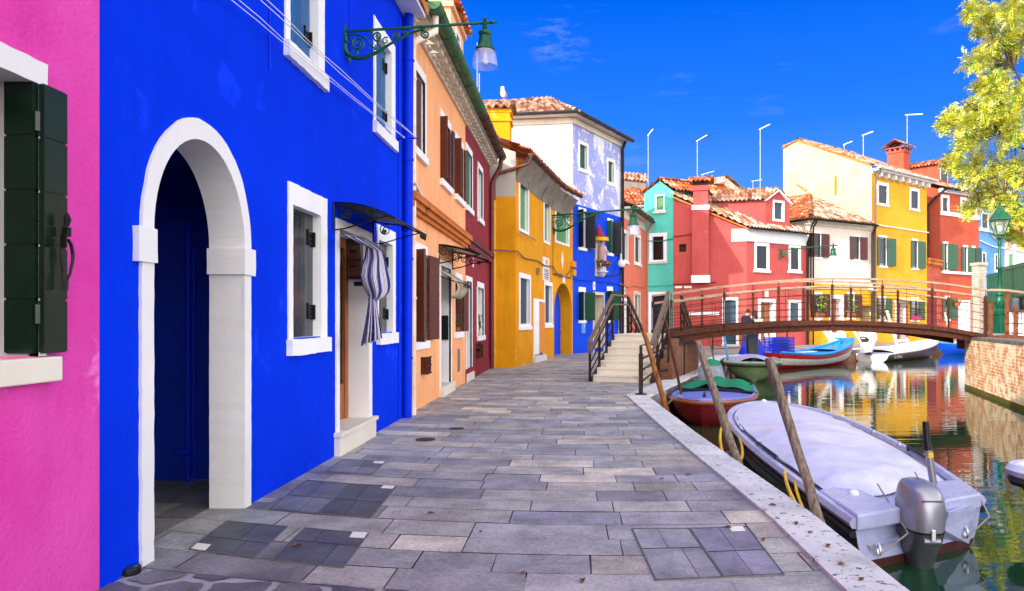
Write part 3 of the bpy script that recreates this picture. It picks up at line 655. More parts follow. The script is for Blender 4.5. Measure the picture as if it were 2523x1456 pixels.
m.quad((x1, Yb, 0), (x0, Yb, 0), (x0, Yb, 3.05), (x1, Yb, 3.05)); m.quad((x1, 4.25, 0), (x0, 4.25, 0), (x0, 4.25, 3.05), (x1, 4.25, 3.05)); m.quad((x0, 4.25, 0), (x0, Yb, 0), (x0, Yb, 3.05), (x0, 4.25, 3.05))
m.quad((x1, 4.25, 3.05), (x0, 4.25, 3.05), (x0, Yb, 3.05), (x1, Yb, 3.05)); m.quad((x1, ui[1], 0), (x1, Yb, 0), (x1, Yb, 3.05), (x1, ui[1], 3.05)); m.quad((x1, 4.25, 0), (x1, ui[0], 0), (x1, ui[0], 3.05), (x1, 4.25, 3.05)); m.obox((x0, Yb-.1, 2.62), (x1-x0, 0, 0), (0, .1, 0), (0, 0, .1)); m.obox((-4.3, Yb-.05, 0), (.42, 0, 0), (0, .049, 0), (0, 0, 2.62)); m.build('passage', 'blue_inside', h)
m = M(); m.tube([(-3.83, 6.83, 0), (-3.83, 6.83, 2.6)], .022, 8); m.tube([(-3.78, 6.84, 0), (-3.78, 6.84, 2.3)], .014, 8); m.box((-3.86, 6.82, .3), (.14, .06, .05)); m.box((-3.8, 6.8, .22), (.05, .08, .09)); m.tube([(-3.9, 6.8, .33), (-3.95, 6.8, .35)], .02, 8); m.build('water_pipe', 'blue_pipe', h)
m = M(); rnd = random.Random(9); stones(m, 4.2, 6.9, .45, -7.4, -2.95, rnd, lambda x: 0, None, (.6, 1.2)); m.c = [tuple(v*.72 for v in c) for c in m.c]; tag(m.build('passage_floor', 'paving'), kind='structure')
# doorway
m = M(); rough_box(m, f, 8.11, 8.22, .27, 2.69, -.04, .018, 50); rough_box(m, f, 9.38, 9.53, .27, 2.79, -.04, .018, 51); rough_box(m, f, 8.11, 9.39, 2.69, 2.80, -.04, .017, 52)
for u in (8.22, 9.38): m.quad(f.w(u, .27, -.32), f.w(u, .27, .01), f.w(u, 2.69, .01), f.w(u, 2.69, -.32))
m.quad(f.w(8.22, 2.69, -.32), f.w(9.38, 2.69, -.32), f.w(9.38, 2.69, .01), f.w(8.22, 2.69, .01)); d = m.build('doorway', 'white_trim', h)
m = M(); f.box(m, 8.22, 8.34, .27, 2.69, -.34, -.2); f.box(m, 9.26, 9.38, .27, 2.69, -.34, -.26); f.box(m, 8.34, 9.26, 2.55, 2.69, -.34, -.26); f.box(m, 8.34, 9.26, .27, .75, -.34, -.28); f.box(m, 8.75, 8.85, .75, 2.55, -.34, -.28); f.box(m, 8.40, 8.72, .36, .68, -.29, -.265); f.box(m, 8.90, 9.2, .36, .68, -.29, -.265); m.build('door_panel', 'door_wood', d, bevel=.008)
m = M(); f.box(m, 8.34, 9.26, .75, 2.55, -.335, -.31); m.build('pane', 'window_glass', d)
m = M(); f.box(m, 8.06, 9.56, .225, .275, -.34, .1); f.box(m, 8.08, 9.53, -.02, .223, -.05, .075); m.build('doorstep', 'step_stone', h, bevel=.006)
b_ = M(); y9 = 9.375
b_.obox((-3.09, y9-.09, 2.15), (.21, 0, 0), (0, .09, 0), (0, 0, .62)); bx = b_.build('letter_box', 'grey_blue_shutter', h, bevel=.006)
b_ = M(); b_.obox((-3.08, y9-.098, 2.19), (.19, 0, 0), (0, .008, 0), (0, 0, .2)); b_.obox((-3.08, y9-.098, 2.41), (.19, 0, 0), (0, .008, 0), (0, 0, .19)); b_.build('box_front', 'copper_pipe', bx, bevel=.004)
for zz, hh in ((2.31, .025), (2.5, .04)): b_ = M(); b_.obox((-3.03, y9-.103, zz), (.09, 0, 0), (0, .006, 0), (0, 0, hh)); b_.build('slot', 'black_iron', bx)
b_ = M(); b_.obox((-3.0, y9-.02, 2.06), (.12, 0, 0), (0, .02, 0), (0, 0, .06)); b_.build('doorbell', 'black_iron', h)
# canopy
m = M(); pts = []
a0, a1 = f.w(8.03, 2.975, .01), f.w(9.62, 2.985, .01); o0, o1 = f.w(8.03, 2.80, .72), f.w(9.72, 2.81, .72)
rows = []
for i in range(7):
    t = i/6; zz = .05*math.sin(t*math.pi); rows.append([a0.lerp(o0, t)+V((0, 0, zz)), a1.lerp(o1, t)+V((0, 0, zz))])
m.grid(rows); m.grid([[p+V((0, 0, -.012)) for p in r] for r in rows]); cn = m.build('canopy', 'black_leaf', h)
m = M()
for a, o in ((a0, o0), (a1, o1)):
    dn = V((0, 0, -.02)); m.tube([a+dn, a.lerp(o, .5)+dn+V((0, 0, .045)), o+dn], .011, 6); m.tube([a, a+V((0, 0, -.36))], .012, 6); b0 = a+V((0, 0, -.33)); x = (o-a); x.z = 0
    m.tube([b0, b0+x*.2+V((0, 0, .02)), b0+x*.55+V((0, 0, .1)), b0+x*.9+V((0, 0, .17))], .009, 6)
    for cx, cz, rr, s in ((.16, -.13, .085, 1), (.42, -.10, .055, -1), (.14, -.15, .035, -1)):
        m.tube([a+x.normalized()*(cx+rr*(1-q/26)*math.cos(s*q*.5+1))+V((0, 0, cz+rr*(1-q/26)*math.sin(s*q*.5+1))) for q in range(22)], .008, 5)
for k in range(4):
    c = o1+(o0-o1).normalized()*(.06+.085*k)+V((0, 0, -.06)); m.tube([c+V((0, .04*math.cos(q*.6)*(1-q/30), .045*math.sin(q*.6)*(1-q/30))) for q in range(20)], .009, 5)
m.tube([o0+V((0, 0, -.015)), o1+V((0, 0, -.015))], .013, 6); m.build('bracket', 'black_iron', cn)
m = M(); f.box(m, 4.1, B1, 6.6, 6.75, -.3, .34); m.build('eave', 'white_plaster', h); m = M(); m.quad(f.w(4.05, 6.75, .4), f.w(B1+.02, 6.75, .4), f.w(B1+.02, 9.0, -4.4), f.w(4.05, 9.0, -4.4)); m.quad(f.w(4.05, 6.75, .4), f.w(B1+.02, 6.75, .4), f.w(B1+.02, 6.66, .38), f.w(4.05, 6.66, .38)); m.quad(f.w(4.05, 9., -4.4), f.w(B1+.02, 9., -4.4), f.w(B1+.02, 6.75, -9), f.w(4.05, 6.75, -9)); m.build('roof', 'terracotta_trim', h)
pipe(h, [f.w(11.30, 6.85, .1), f.w(11.30, 6.5, .1), f.w(11.30, .0, .07)], .075, 'blue_pipe', clamps=4)
pipe(h, [f.w(11.02, 6.4, .012), f.w(11.02, .05, .012)], .018, 'blue_pipe', name='conduit')
for uu, za, zb_ in ((8.62, 6.5, 4.9), (6.35, 5.6, 3.9)): m = M(); m.tube([f.w(uu, za, .01), f.w(uu, zb_, .01)], .01, 6); m.build('cable', 'blue_pipe', h)
# round uplight at the wall foot
p = G(320, 1412); g = root('ground_light', 'round glass floor light at the foot of the blue wall by the crazy paving', 'light', (p.x, p.y, 0))
m = M(); m.lathe(p, [(.06, -.01), (.063, .03), (.058, .042), (.046, .042)], 20); m.build('rim', 'black_iron', g, True); m = M(); m.lathe(p+V((0, 0, .04)), [(.047, 0), (.03, .008), (.001, .01)], 18); m.build('lens', 'blue_glass', g, True)
# clothes lines
rt = root('clothes_line', 'white clothes lines stretched along the upper blue wall to a blue wall rod', 'clothes line', (-2.82, 11, 4.5))
m = M()
for d_ in (.10, .285):
    for k, dz in ((0, .0), (1, .045)):
        m = M(); A = f.w(10.99, 4.5+dz*.2, d_); B = f.w(3.9, 4.06+dz+(.05 if d_ > .2 else 0), d_+.02*k); m.tube(wiggle(A, B, 14, .04, random.Random(k)), .0045, 5); m.build('line', 'white_paint', rt)
for uu, zz in ((10.99, 4.495), (3.9, 4.08)): m = M(); m.tube([f.w(uu, zz, -.02), f.w(uu, zz, .33)], .016, 6); m.build('rod', 'blue_pipe', rt)
for d_ in (.10, .285):
    m = M(); m.tube([f.w(10.93, 4.5, d_), f.w(10.98, 4.5, d_)], .014, 6); m.build('knot', 'white_paint', rt)
# curtain
cm, nt, b = newmat('curtain_cloth'); tcn = nt.nodes.new('ShaderNodeTexCoord'); sp = nt.nodes.new('ShaderNodeSeparateXYZ'); L(nt, tcn.outputs['UV'], sp.inputs[0])
fr_ = nt.nodes.new('ShaderNodeMath'); fr_.operation = 'FRACT'; L(nt, sp.outputs[0], fr_.inputs[0])
r_ = ramp(nt, fr_.outputs[0], [(0, lin('#241a72')), (.26, lin('#e2dde2')), (.34, lin('#3a2c80')), (.38, lin('#e0dadf')), (.5, lin('#8a84a4')), (.54, lin('#e4dfe2')), (.62, lin('#2c2078')), (.67, lin('#e2dde0')), (.8, lin('#6a6090')), (.84, lin('#e2dde2')), (.93, lin('#241a72'))])
r_.node.color_ramp.interpolation = 'CONSTANT'; L(nt, r_, b.inputs['Base Color']); b.inputs['Roughness'].default_value = .85
rowsB = [(620, 425, 840, 490), (700, 470, 885, 520), (800, 520, 925, 560), (795, 590, 945, 630), (768, 660, 962, 700), (758, 730, 978, 760), (775, 800, 985, 810), (800, 850, 978, 850), (822, 885, 945, 888), (840, 908, 885, 912), (835, 900, 872, 905)]
rowsS = [(822, 870, 868, 905), (818, 930, 878, 940), (808, 1000, 888, 1000), (795, 1080, 900, 1070), (782, 1150, 910, 1130), (772, 1200, 916, 1170), (765, 1240, 918, 1192)]
def cloth(m, rows, K, pl, amp, d0, bulge, su, skew):
    n = len(rows)
    for i, (xa, ya, xb, yb) in enumerate(rows):
        for k in range(K+1):
            a = k/K; t = i/(n-1); x = xa+(xb-xa)*a; y = ya+(yb-ya)*a+ (8*math.sin(a*pl*6.28) if i == n-1 else 0)
            d_ = d0+bulge*math.sin(math.pi*a)*math.sin(math.pi*min(1, t*1.05))**.7+amp*math.sin(a*pl*2*math.pi+skew*t*3)*(.25+.75*t if bulge < .05 else .6)
            m.v.append(f.pw(*Z4(x, y), d_)); m.uv.append((a*su+skew*t*.5, t))
    o = len(m.v)-n*(K+1)
    for i in range(n-1):
        for k in range(K): q = o+i*(K+1)+k; m.f.append((q, q+1, q+K+2, q+K+1)); m.c.append(None)
m = M(); cloth(m, rowsB, 60, 7, .02, .26, .13, 3.2, .5); cloth(m, rowsS, 44, 5, .03, .30, .02, 2.1, .0)
cu = m.build('door_curtain', 'curtain_cloth', None, True, origin=f.w(9.2, 1.3, .25), solid=.004); tag(cu, 'purple and white striped door curtain knotted beside the blue house doorway', 'curtain')
m = M(); m.tube([f.w(8.2, 2.6, .02), f.w(8.22, 2.6, .28), f.w(8.9, 2.52, .33)], .01, 6); m.build('curtain_rod', 'galv', h)
# ---------------------------------------------------------------- wall lamps
gm, nt, b = newmat('lamp_glass'); b.inputs['Base Color'].default_value = lin('#c9cdf0'); b.inputs['Alpha'].default_value = .42; b.inputs['Roughness'].default_value = .15; b.inputs['Specular IOR Level'].default_value = .8
gm2, nt, b = newmat('clear_glass'); b.inputs['Base Color'].default_value = lin('#9aa8b8'); b.inputs['Alpha'].default_value = .2; b.inputs['Roughness'].default_value = .08
def spiral(m, O, a, c, r, turns, s, ph, th, rmin=.12):
    n = int(turns*16); m.tube([O+a*(c[0]+r*(1-(1-rmin)*q/n)*math.cos(ph+s*q*math.pi/8))+V((0, 0, c[1]+r*(1-(1-rmin)*q/n)*math.sin(ph+s*q*math.pi/8))) for q in range(n+1)], [th*(1-.4*q/n) for q in range(n+1)], 6)
def wall_lamp(label, O, a, s=1., glass_m='lamp_glass', plain=False):
    O = V(O); a = V(a).normalized(); g = root('wall_lamp', label, 'street lamp', O, 'green bracket lamps on the walls'); S = lambda x, z: O+a*x*s+V((0, 0, z*s))
    as_ = a*s; m = M(); m.tube([S(-.03, 0), S(1.77, .115)], .018*s, 8); m.ball(S(1.80, .117), .03*s, 8); m.tube([S(1.8, .117), S(1.87, .12)], [.02*s, .008*s], 8); m.build('arm', 'lamp_green', g, True)
    m = M()
    if not plain:
        sc = lambda c, r, t, d, ph, th: spiral(m, O, a, (c[0]*s, c[1]*s), r*s, t, d, ph, th*s)
        sc((.17, -.14), .085, 1.9, 1, 2.2, .016); sc((.40, -.055), .062, 1.7, -1, -1.2, .013); sc((.62, -.03), .05, 1.6, 1, 3.3, .012); sc((.735, .0), .035, 1.5, -1, 0, .009); sc((.985, -.03), .055, 1.8, 1, 1.8, .014); sc((.33, -.19), .05, 1.2, -1, .6, .010); sc((.12, -.25), .05, 1.2, 1, 4, .012); sc((.3, -.02), .05, 1., -1, 2, .01); sc((.5, -.11), .045, 1.3, 1, 1, .009)
        m.tube([S(.0, .02), S(.012, -.08), S(.006, -.2), S(.03, -.27), S(.09, -.31), S(.18, -.325), S(.28, -.305), S(.42, -.235), S(.55, -.15), S(.7, -.07), S(.85, .0), S(.98, .045)], [.016*s, .02*s, .026*s, .03*s, .028*s, .027*s, .026*s, .02*s, .017*s, .016*s, .016*s, .014*s], 8)
        for x, z, r in ((.02, -.13, .034), (.05, -.29, .03), (.14, -.32, .03), (.25, -.31, .03), (.36, -.27, .026)): m.ball(S(x, z), r*s, 8, (1, 1, .7))
        m.tube([S(.04, -.30), S(.06, -.34), S(.05, -.37), S(.03, -.38)], [.016*s, .02*s, .012*s, .004*s], 6); m.tube([S(.02, -.05), S(.1, -.03), S(.2, -.05), S(.28, -.1), S(.33, -.18), S(.40, -.22)], .012*s, 6)
    else: m.tube([S(0, -.3), S(.25, -.12), S(.6, .02)], .014*s, 6); m.box(S(.12, -.13), (.12*s, .1*s, .16*s))
    m.box(S(-.015, -.1), (.03*s+.01, .07*s, .42*s)); m.build('scrollwork', 'lamp_green', g, True)
    c = S(1.717, 0)
    m = M(); m.lathe(c, [(.003*s, .2*s), (.012*s, .18*s), (.022*s, .155*s), (.012*s, .14*s), (.03*s, .125*s), (.022*s, .1*s), (.035*s, .085*s), (.024*s, .06*s), (.036*s, .045*s), (.026*s, .025*s), (.075*s, .005*s), (.083*s, -.012*s), (.08*s, -.04*s), (.068*s, -.055*s), (.073*s, -.07*s), (.088*s, -.15*s), (.098*s, -.185*s), (.115*s, -.2*s), (.12*s, -.225*s), (.11*s, -.235*s), (.08*s, -.235*s)], 20); m.ball(c+V((.0, -.08*s, -.2*s)), .02*s, 6); m.build('cap', 'lamp_green', g, True)
    m = M(); m.grid([[c+V((r*s*math.cos(q*math.pi/16)*(1+.012*(q % 2)), r*s*math.sin(q*math.pi/16)*(1+.012*(q % 2)), z*s)) for q in range(32)] for r, z in ((.105, -.225), (.122, -.25), (.138, -.3), (.149, -.36), (.153, -.43))], close=True); m.build('lamp_shade', glass_m, g, True)
    m = M(); m.lathe(c, [(.025*s, -.235*s), (.022*s, -.32*s), (.032*s, -.345*s), (.036*s, -.37*s), (.028*s, -.4*s), (.003*s, -.41*s)], 12); m.build('bulb', 'ivory', g, True)
    return g
wall_lamp('large green scrolled bracket lamp on the blue house, nearest and highest of the bracket lamps', f.w(8.455, 5.13, 0), (1, 0, 0))
# ================================================================ peach and oxblood houses (one eave line)
def bifold(w, f, uh, z0, z1, mat, depth=.15, wout=.2, boards=5, left=None):
    leaf(w, f, uh-.03, z0, z1, 1, 90, depth, mat, -depth+.01, .035, boards)
    if wout: leaf(w, f, uh-.012, z0, z1, 1, 6, wout, mat, .05, .04, boards)
    if left is not None: leaf(w, f, left, z0, z1, -1, 75, .16, mat, .0, .035, boards)
def plainwin(h, f, a, b, c, e, rec=.2, fm='white_trim', top=.16, sill=True, side=0., glass_c='window_glass', ext=.05, sash=True):
    f.holes.append((a, b, c, e)); m = M(); f.box(m, a-ext, b+ext, e, e+top, -.03, .022)
    if side: f.box(m, a-side, a, c, e, -.03, .02); f.box(m, b, b+side, c, e, -.03, .02)
    for u in (a, b): m.quad(f.w(u, c, -rec), f.w(u, c, .01), f.w(u, e, .01), f.w(u, e, -rec))
    m.quad(f.w(a, e, -rec), f.w(b, e, -rec), f.w(b, e, .0), f.w(a, e, .0)); m.quad(f.w(a, c, -rec), f.w(b, c, -rec), f.w(b, c, .0), f.w(a, c, .0)); w = m.build('window', fm, h)
    if sill: m = M(); f.box(m, a-.07, b+.07, c-.13, c+.01, -rec*.5, .07); m.build('sill', fm, w, bevel=.006)
    m = M(); f.box(m, a, b, c, e, -rec-.03, -rec); m.build('pane', glass_c, w)
    if b-a > .45 and sash:
        m = M(); f.box(m, (a+b)/2-.035, (a+b)/2+.035, c, e, -rec, -rec+.03); f.box(m, a, a+.035, c, e, -rec, -rec+.028); f.box(m, b-.035, b, c, e, -rec, -rec+.028); f.box(m, a+.05, (a+b)/2-.035, e-.05, e, -rec, -rec+.027); f.box(m, (a+b)/2+.035, b-.05, e-.05, e, -rec, -rec+.027); m.build('sash', 'white_paint', w)
    return w
h = root('peach_house', 'peach orange house with dark brown folding shutters beside the blue house', 'house', (-2.82, 14.6, 0)); f = facL(); P0, P1 = B1, 17.72
w = plainwin(h, f, 12.06, 12.92, 4.62, 6.02, .12, side=.1); planks(w, f, 12.07, 12.91, 4.63, 6.02, -.06, 'brown_shutter', 4)
for a, b_ in ((14.45, 15.55), (16.2, 17.3)):
    w = plainwin(h, f, a, b_, 4.55, 5.86, .22); bifold(w, f, b_, 4.57, 5.86, 'brown_shutter', .16, .17 if a < 15 else .12, 5, a)
    m = M(); f.box(m, a+.1, a+.115, 4.6, 5.8, -.1, -.085); f.box(m, a+.3, a+.315, 4.6, 5.8, -.1, -.085)
    for k in range(6): f.box(m, a+.05, a+.4, 4.7+.2*k, 4.712+.2*k, -.1, -.088)
    m.build('grille', 'black_iron', w)
w = plainwin(h, f, 12.0, 13.06, 1.2, 2.82, .25); bifold(w, f, 13.06, 1.22, 2.82, 'brown_shutter', .2, .62, 8); leaf(w, f, 12.0, 1.22, 2.82, -1, 50, .3, 'brown_shutter', .02, .04, 8)
w = plainwin(h, f, 16.2, 17.1, 1.3, 2.56, .22); bifold(w, f, 17.1, 1.32, 2.56, 'brown_shutter', .2, .45, 6)
f.holes.append((14.44, 15.6, .2, 2.74)); m = M()
f.box(m, 14.34, 14.44, .0, 2.86, -.03, .02); f.box(m, 15.6, 15.7, .0, 2.86, -.03, .02); f.box(m, 14.44, 15.6, 2.74, 2.86, -.03, .018)
for u in (14.44, 15.6): m.quad(f.w(u, .2, -.4), f.w(u, .2, .01), f.w(u, 2.74, .01), f.w(u, 2.74, -.4))
m.quad(f.w(14.44, 2.74, -.4), f.w(15.6, 2.74, -.4), f.w(15.6, 2.74, .01), f.w(14.44, 2.74, .01)); dw = m.build('doorway', 'white_trim', h)
m = M(); f.box(m, 14.44, 15.6, .2, 2.74, -.44, -.38); m.build('door_panel', 'dark_wood', dw)
m = M(); m.obox((-3.1, 15.55, 1.15), (.24, 0, 0), (0, .045, 0), (0, 0, .55)); m.build('letter_box', 'black_iron', h)
m = M(); f.box(m, 14.3, 15.75, -.02, .2, -.4, .09); m.build('doorstep', 'step_stone', h, bevel=.008)
# gathered striped awning over the door
am, nt, b = newmat('awning_cloth'); cx_ = coords(nt, 'Object', (0, 9, 0)); wv = nt.nodes.new('ShaderNodeTexWave'); L(nt, cx_, wv.inputs[0]); wv.inputs['Scale'].default_value = 1.; wv.bands_direction = 'Y'
L(nt, ramp(nt, wv.outputs[0], [(.4, lin('#d8cdb8')), (.55, lin('#7a7260'))]), b.inputs[0]); b.inputs['Roughness'].default_value = .9
m = M(); rows = []
for i in range(9):
    t = i/8; rows.append([f.w(14.42+1.2*k/20, 2.62-.55*t+.02*math.sin(k*1.3), .02+.42*math.sin(t*2.4)*(1-.25*t)+.02*math.sin(k*1.9)) for k in range(21)])
m.grid(rows); aw = m.build('awning', 'awning_cloth', h, True, solid=.006)
m = M(); m.tube([f.w(14.42, 2.5, .02), f.w(14.42, 2.42, .25), f.w(14.45, 2.36, .47), f.w(15.6, 2.36, .47), f.w(15.62, 2.42, .25), f.w(15.62, 2.5, .02)], .012, 6)
for k in range(5):
    c = f.w(14.6+.22*k, 2.33, .47); m.tube([c+V((0, .05*math.cos(q*.6)*(1-q/30), .05*math.sin(q*.6)*(1-q/30))) for q in range(18)], .008, 5)
m.build('awning_frame', 'black_iron', aw)
def arch_canopy(h, f, u0, u1, zt, reach, drop, mat='grey_metal'):
    rows = []; rows2 = []
    for i in range(9):
        t = i/8; z = zt-drop*t**1.6; rows.append([f.w(u0, z, reach*t+.01), f.w(u1, z, reach*t+.01)]); rows2.append([f.w(u0, z-.015, reach*t+.01), f.w(u1, z-.015, reach*t+.01)])
    m = M(); m.grid(rows); m.grid(rows2); c = m.build('canopy', mat, h, True)
    for u in (u0+.02, u1-.02):
        m = M()
        m.tube([f.w(u, zt-drop*(i/8)**1.6-.03, reach*i/8+.01) for i in range(9)], .016, 6); m.tube([f.w(u, zt, .01), f.w(u, zt-.42, .01)], .016, 6)
        m.tube([f.w(u, zt-.4, .01), f.w(u, zt-.36, reach*.25), f.w(u, zt-.28, reach*.55), f.w(u, zt-drop-.03, reach*.98)], .014, 6)
        for k in range(4):
            c0 = f.w(u, zt-.16-.035*k, reach*(.12+.2*k)); r = .1-.018*k; m.tube([c0+f.n*(r*(1-q/24)*math.cos(q*.55))+V((0, 0, r*(1-q/24)*math.sin(q*.55))) for q in range(20)], .011, 5)
        m.build('bracket', 'black_iron', c)
arch_canopy(h, f, 14.25, 15.85, 3.17, .85, .2)
m = M(); f.wall(m, P0, P1, -.05, 6.72); m.build('wall', 'peach_plaster', h)
def cornice(h, f, u0, u1, z, mat='cream_stone', step=.42, seed=0):
    m = M(); f.box(m, u0, u1, z-.1, z, -.02, .06); f.box(m, u0, u1, z+.16, z+.22, -.02, .30)
    u = u0+.1
    while u < u1-.2: f.box(m, u, u+.2, z+.002, z+.158, -.02, .26); f.box(m, u+.02, u+.18, z-.06, z, -.02, .13); u += step
    m.build('cornice', mat, h)
cornice(h, f, P0+.02, P1, 6.72)
m = M(); f.box(m, P0, P1, 3.44, 3.52, 0, .07); f.box(m, P0, P1, 3.52, 3.62, 0, .13); f.box(m, P0, P1, 3.62, 3.68, 0, .19); m.tube([f.w(P0+.03, 3.71, .15), f.w(P1, 3.71, .15)], .05, 8); m.build('string_course', 'terracotta_trim', h)
m = M(); m.quad(f.w(P0, 6.98, .35), f.w(P1, 6.98, .35), f.w(P1, 9.1, -4), f.w(P0, 9.1, -4)); m.quad(f.w(P0, 6.94, .3), f.w(P1, 6.94, .3), f.w(P1, 6.94, 0), f.w(P0, 6.94, 0)); m.quad(f.w(P0, 9.1, -4), f.w(P1, 9.1, -4), f.w(P1, 7, -9), f.w(P0, 7, -9)); m.build('roof', 'terracotta_trim', h)
gutter(h, f.w(P0+.2, 6.98, .42), f.w(P1, 6.98, .42), .135, 'verdigris', brackets=7)
pipe(h, [f.w(11.95, 6.86, .4), f.w(11.95, 6.6, .4), f.w(11.66, 6.3, .1), f.w(11.62, 6.15, .085), f.w(11.62, .0, .085)], .06, 'cream_pipe', clamps=5)
pipe(h, wiggle(f.w(11.5, 3.9, .15), f.w(12.6, 3.75, .1), 8, .03), .022, 'white_paint', 'cable')
m = M(); f.box(m, 12.6, 12.62, .6, .92, 0, .14); 
for k in range(5): f.box(m, 12.62+.075*k, 12.64+.075*k, .6, .92, .1, .12)
for zz in (.6, .75, .9): f.box(m, 12.6, 13.0, zz, zz+.02, .1, .125)
f.box(m, 12.68, 12.92, .66, .86, 0, .08); m.build('flue_grille', 'rust_steel', h)
m = M(); f.box(m, 16.5, 16.85, .35, .9, 0, .012); m.build('meter_door', 'grey_metal', h)
# dormer on the peach roof
m = M(); x1, x0, ya, yb = -2.98, -4.6, 16.5, 18.4; zt = 9.2
m.quad((x0, ya, 6), (x1, ya, 6), (x1, ya, zt), (x0, ya, zt+.6)); dm = m; m.quad((x1, yb, 6), (x0, yb, 6), (x0, yb, zt), (x1, yb, zt))
fd = Fac((x1, ya), (x1, yb)); fd.holes.append((.75, 1.25, 7.6, 8.8)); fd.wall(m, 0, fd.len, 6, zt); fd.box(m, -.08, fd.len+.08, zt-.12, zt, -1.7, .08)
do = m.build('dormer', 'pale_peach_plaster', h); m = M(); fd.box(m, .62, .75, 7.5, 8.9, -.05, .02); fd.box(m, 1.25, 1.38, 7.5, 8.9, -.05, .02); fd.box(m, .75, 1.25, 8.8, 8.9, -.05, .018); fd.box(m, .75, 1.25, 7.5, 7.6, -.05, .018); m.build('window', 'white_trim', do)
m = M(); fd.box(m, .75, 1.25, 7.6, 8.8, -.1, -.05); m.build('shutter', 'brown_shutter', do)
m = M(); tile_plane(m, (x1+.2, ya-.12, zt), (x1+.2, yb+.12, zt), (x1-1.4, yb+.12, zt+.7), (x1-1.4, ya-.12, zt+.7), seed=3, pal=PALO); m.build('dormer_roof', 'roof_tile', do)
m = M(); f.box(m, 11.55, 11.75, 7.05, 7.3, .2, .55); f.box(m, 11.9, 12.2, 3.86, 3.95, 0, .05); m.build('junction_box', 'terracotta_trim', h)
def num(par, f, u, z, txt, mat='sign_white', w=.12, hgt=.17, d=.004):
    m = M(); f.box(m, u, u+w, z, z+hgt, 0, .012); p = m.build('number_plate', mat, par)
    text(p, f, u+w/2, z+hgt*.5, txt, hgt*.6, .013)
def text(par, f, u, z, txt, size, d, mat='ink', name='lettering', spacing=1.):
    cu = D.curves.new(name, 'FONT'); cu.body = txt; cu.size = size; cu.align_x = 'CENTER'; cu.align_y = 'CENTER'; cu.extrude = .001; cu.space_line = spacing
    o = D.objects.new(name, cu); COL.objects.link(o); dg = C.evaluated_depsgraph_get(); me = D.meshes.new_from_object(o.evaluated_get(dg)); D.objects.remove(o)
    mo = D.objects.new(name, me); COL.objects.link(mo); me.materials.clear(); me.materials.append(MATS[mat])
    if par: mo.parent = par; off = wloc(par)
    else: off = V()
    mt = Matrix((f.t, V((0, 0, 1)), f.n)).transposed().to_4x4(); mt.translation = f.w(u, z, d)-off; me.transform(mt); return mo
num(h, f, 14.12, 2.80, '27')
# ---- oxblood house
h = root('oxblood_house', 'dark red house with white framed windows between the peach and ochre houses', 'house', (-2.82, 20.2, 0)); f = facL(); R1 = 22.75
w = plainwin(h, f, 17.78, 18.8, 4.56, 6.02, .1, side=.12, sill=True); planks(w, f, 17.8, 18.78, 4.57, 6.0, -.05, 'faded_green', 4)
w = plainwin(h, f, 20.0, 20.95, 4.58, 6.03, .2, side=.13); planks(w, f, 20.0, 20.95, 4.6, 6.03, -.15, 'faded_green', 4)
w = plainwin(h, f, 19.9, 21.2, 1.12, 2.55, .25, side=.13); m = M(); f.box(m, 19.92, 20.1, 1.2, 2.5, -.15, -.1); m.build('shutter', 'deep_green', w)
f.holes.append((17.85, 18.75, .2, 2.62)); m = M()
f.box(m, 17.76, 17.85, .0, 2.75, -.03, .02); f.box(m, 18.75, 18.86, .0, 2.75, -.03, .02); f.box(m, 17.85, 18.75, 2.62, 2.75, -.03, .018)
for u in (17.85, 18.75): m.quad(f.w(u, .0, -.35), f.w(u, .0, .01), f.w(u, 2.62, .01), f.w(u, 2.62, -.35))
m.quad(f.w(17.85, 2.62, -.35), f.w(18.75, 2.62, -.35), f.w(18.75, 2.62, .01), f.w(17.85, 2.62, .01)); dw = m.build('doorway', 'white_trim', h)
m = M(); f.box(m, 17.85, 18.75, .2, 2.62, -.4, -.34); m.build('door_panel', 'dark_wood', dw)
m = M(); m.obox((-3.06, 18.70, 1.2), (.2, 0, 0), (0, .045, 0), (0, 0, .45)); m.build('letter_box', 'white_paint', h); m = M(); f.box(m, 17.74, 18.9, -.02, .2, -.35, .07); m.build('doorstep', 'step_stone', h, bevel=.006)
m = M(); f.box(m, 19.6, 20.1, .72, .76, 0, .14); f.box(m, 19.6, 20.1, .9, .93, .11, .14); f.box(m, 19.6, 19.63, .5, .93, 0, .14); f.box(m, 20.07, 20.1, .5, .93, 0, .14); m.build('boot_scraper', 'rust_steel', h)
m = M(); f.wall(m, P1+.001, R1, -.05, 6.72); m.quad(f.w(R1, -.05), f.w(R1, 6.9), f.w(R1, 6.9, -6), f.w(R1, -.05, -6)); f.box(m, P1+.01, R1, -.05, .32, 0, .03); m.build('wall', 'oxblood_plaster', h)
cornice(h, f, P1+.004, R1-.1, 6.72)
m = M(); f.box(m, P1+.004, R1-.1, 3.46, 3.62, 0, .12); f.box(m, P1+.004, R1-.1, 3.62, 3.68, 0, .18); m.tube([f.w(P1+.02, 3.71, .14), f.w(R1-.1, 3.71, .14)], .045, 8); m.build('string_course', 'oxblood_pipe', h)
m = M(); m.quad(f.w(P1, 6.98, .35), f.w(R1, 6.98, .35), f.w(R1, 9.1, -4), f.w(P1, 9.1, -4)); m.quad(f.w(P1, 6.94, .3), f.w(R1, 6.94, .3), f.w(R1, 6.94, 0), f.w(P1, 6.94, 0)); m.quad(f.w(P1, 9.1, -4), f.w(R1, 9.1, -4), f.w(R1, 7, -9), f.w(P1, 7, -9)); m.build('roof', 'terracotta_trim', h)
gutter(h, f.w(P1+.004, 6.98, .42), f.w(R1, 6.98, .42), .135, 'bronze_gutter', brackets=6)
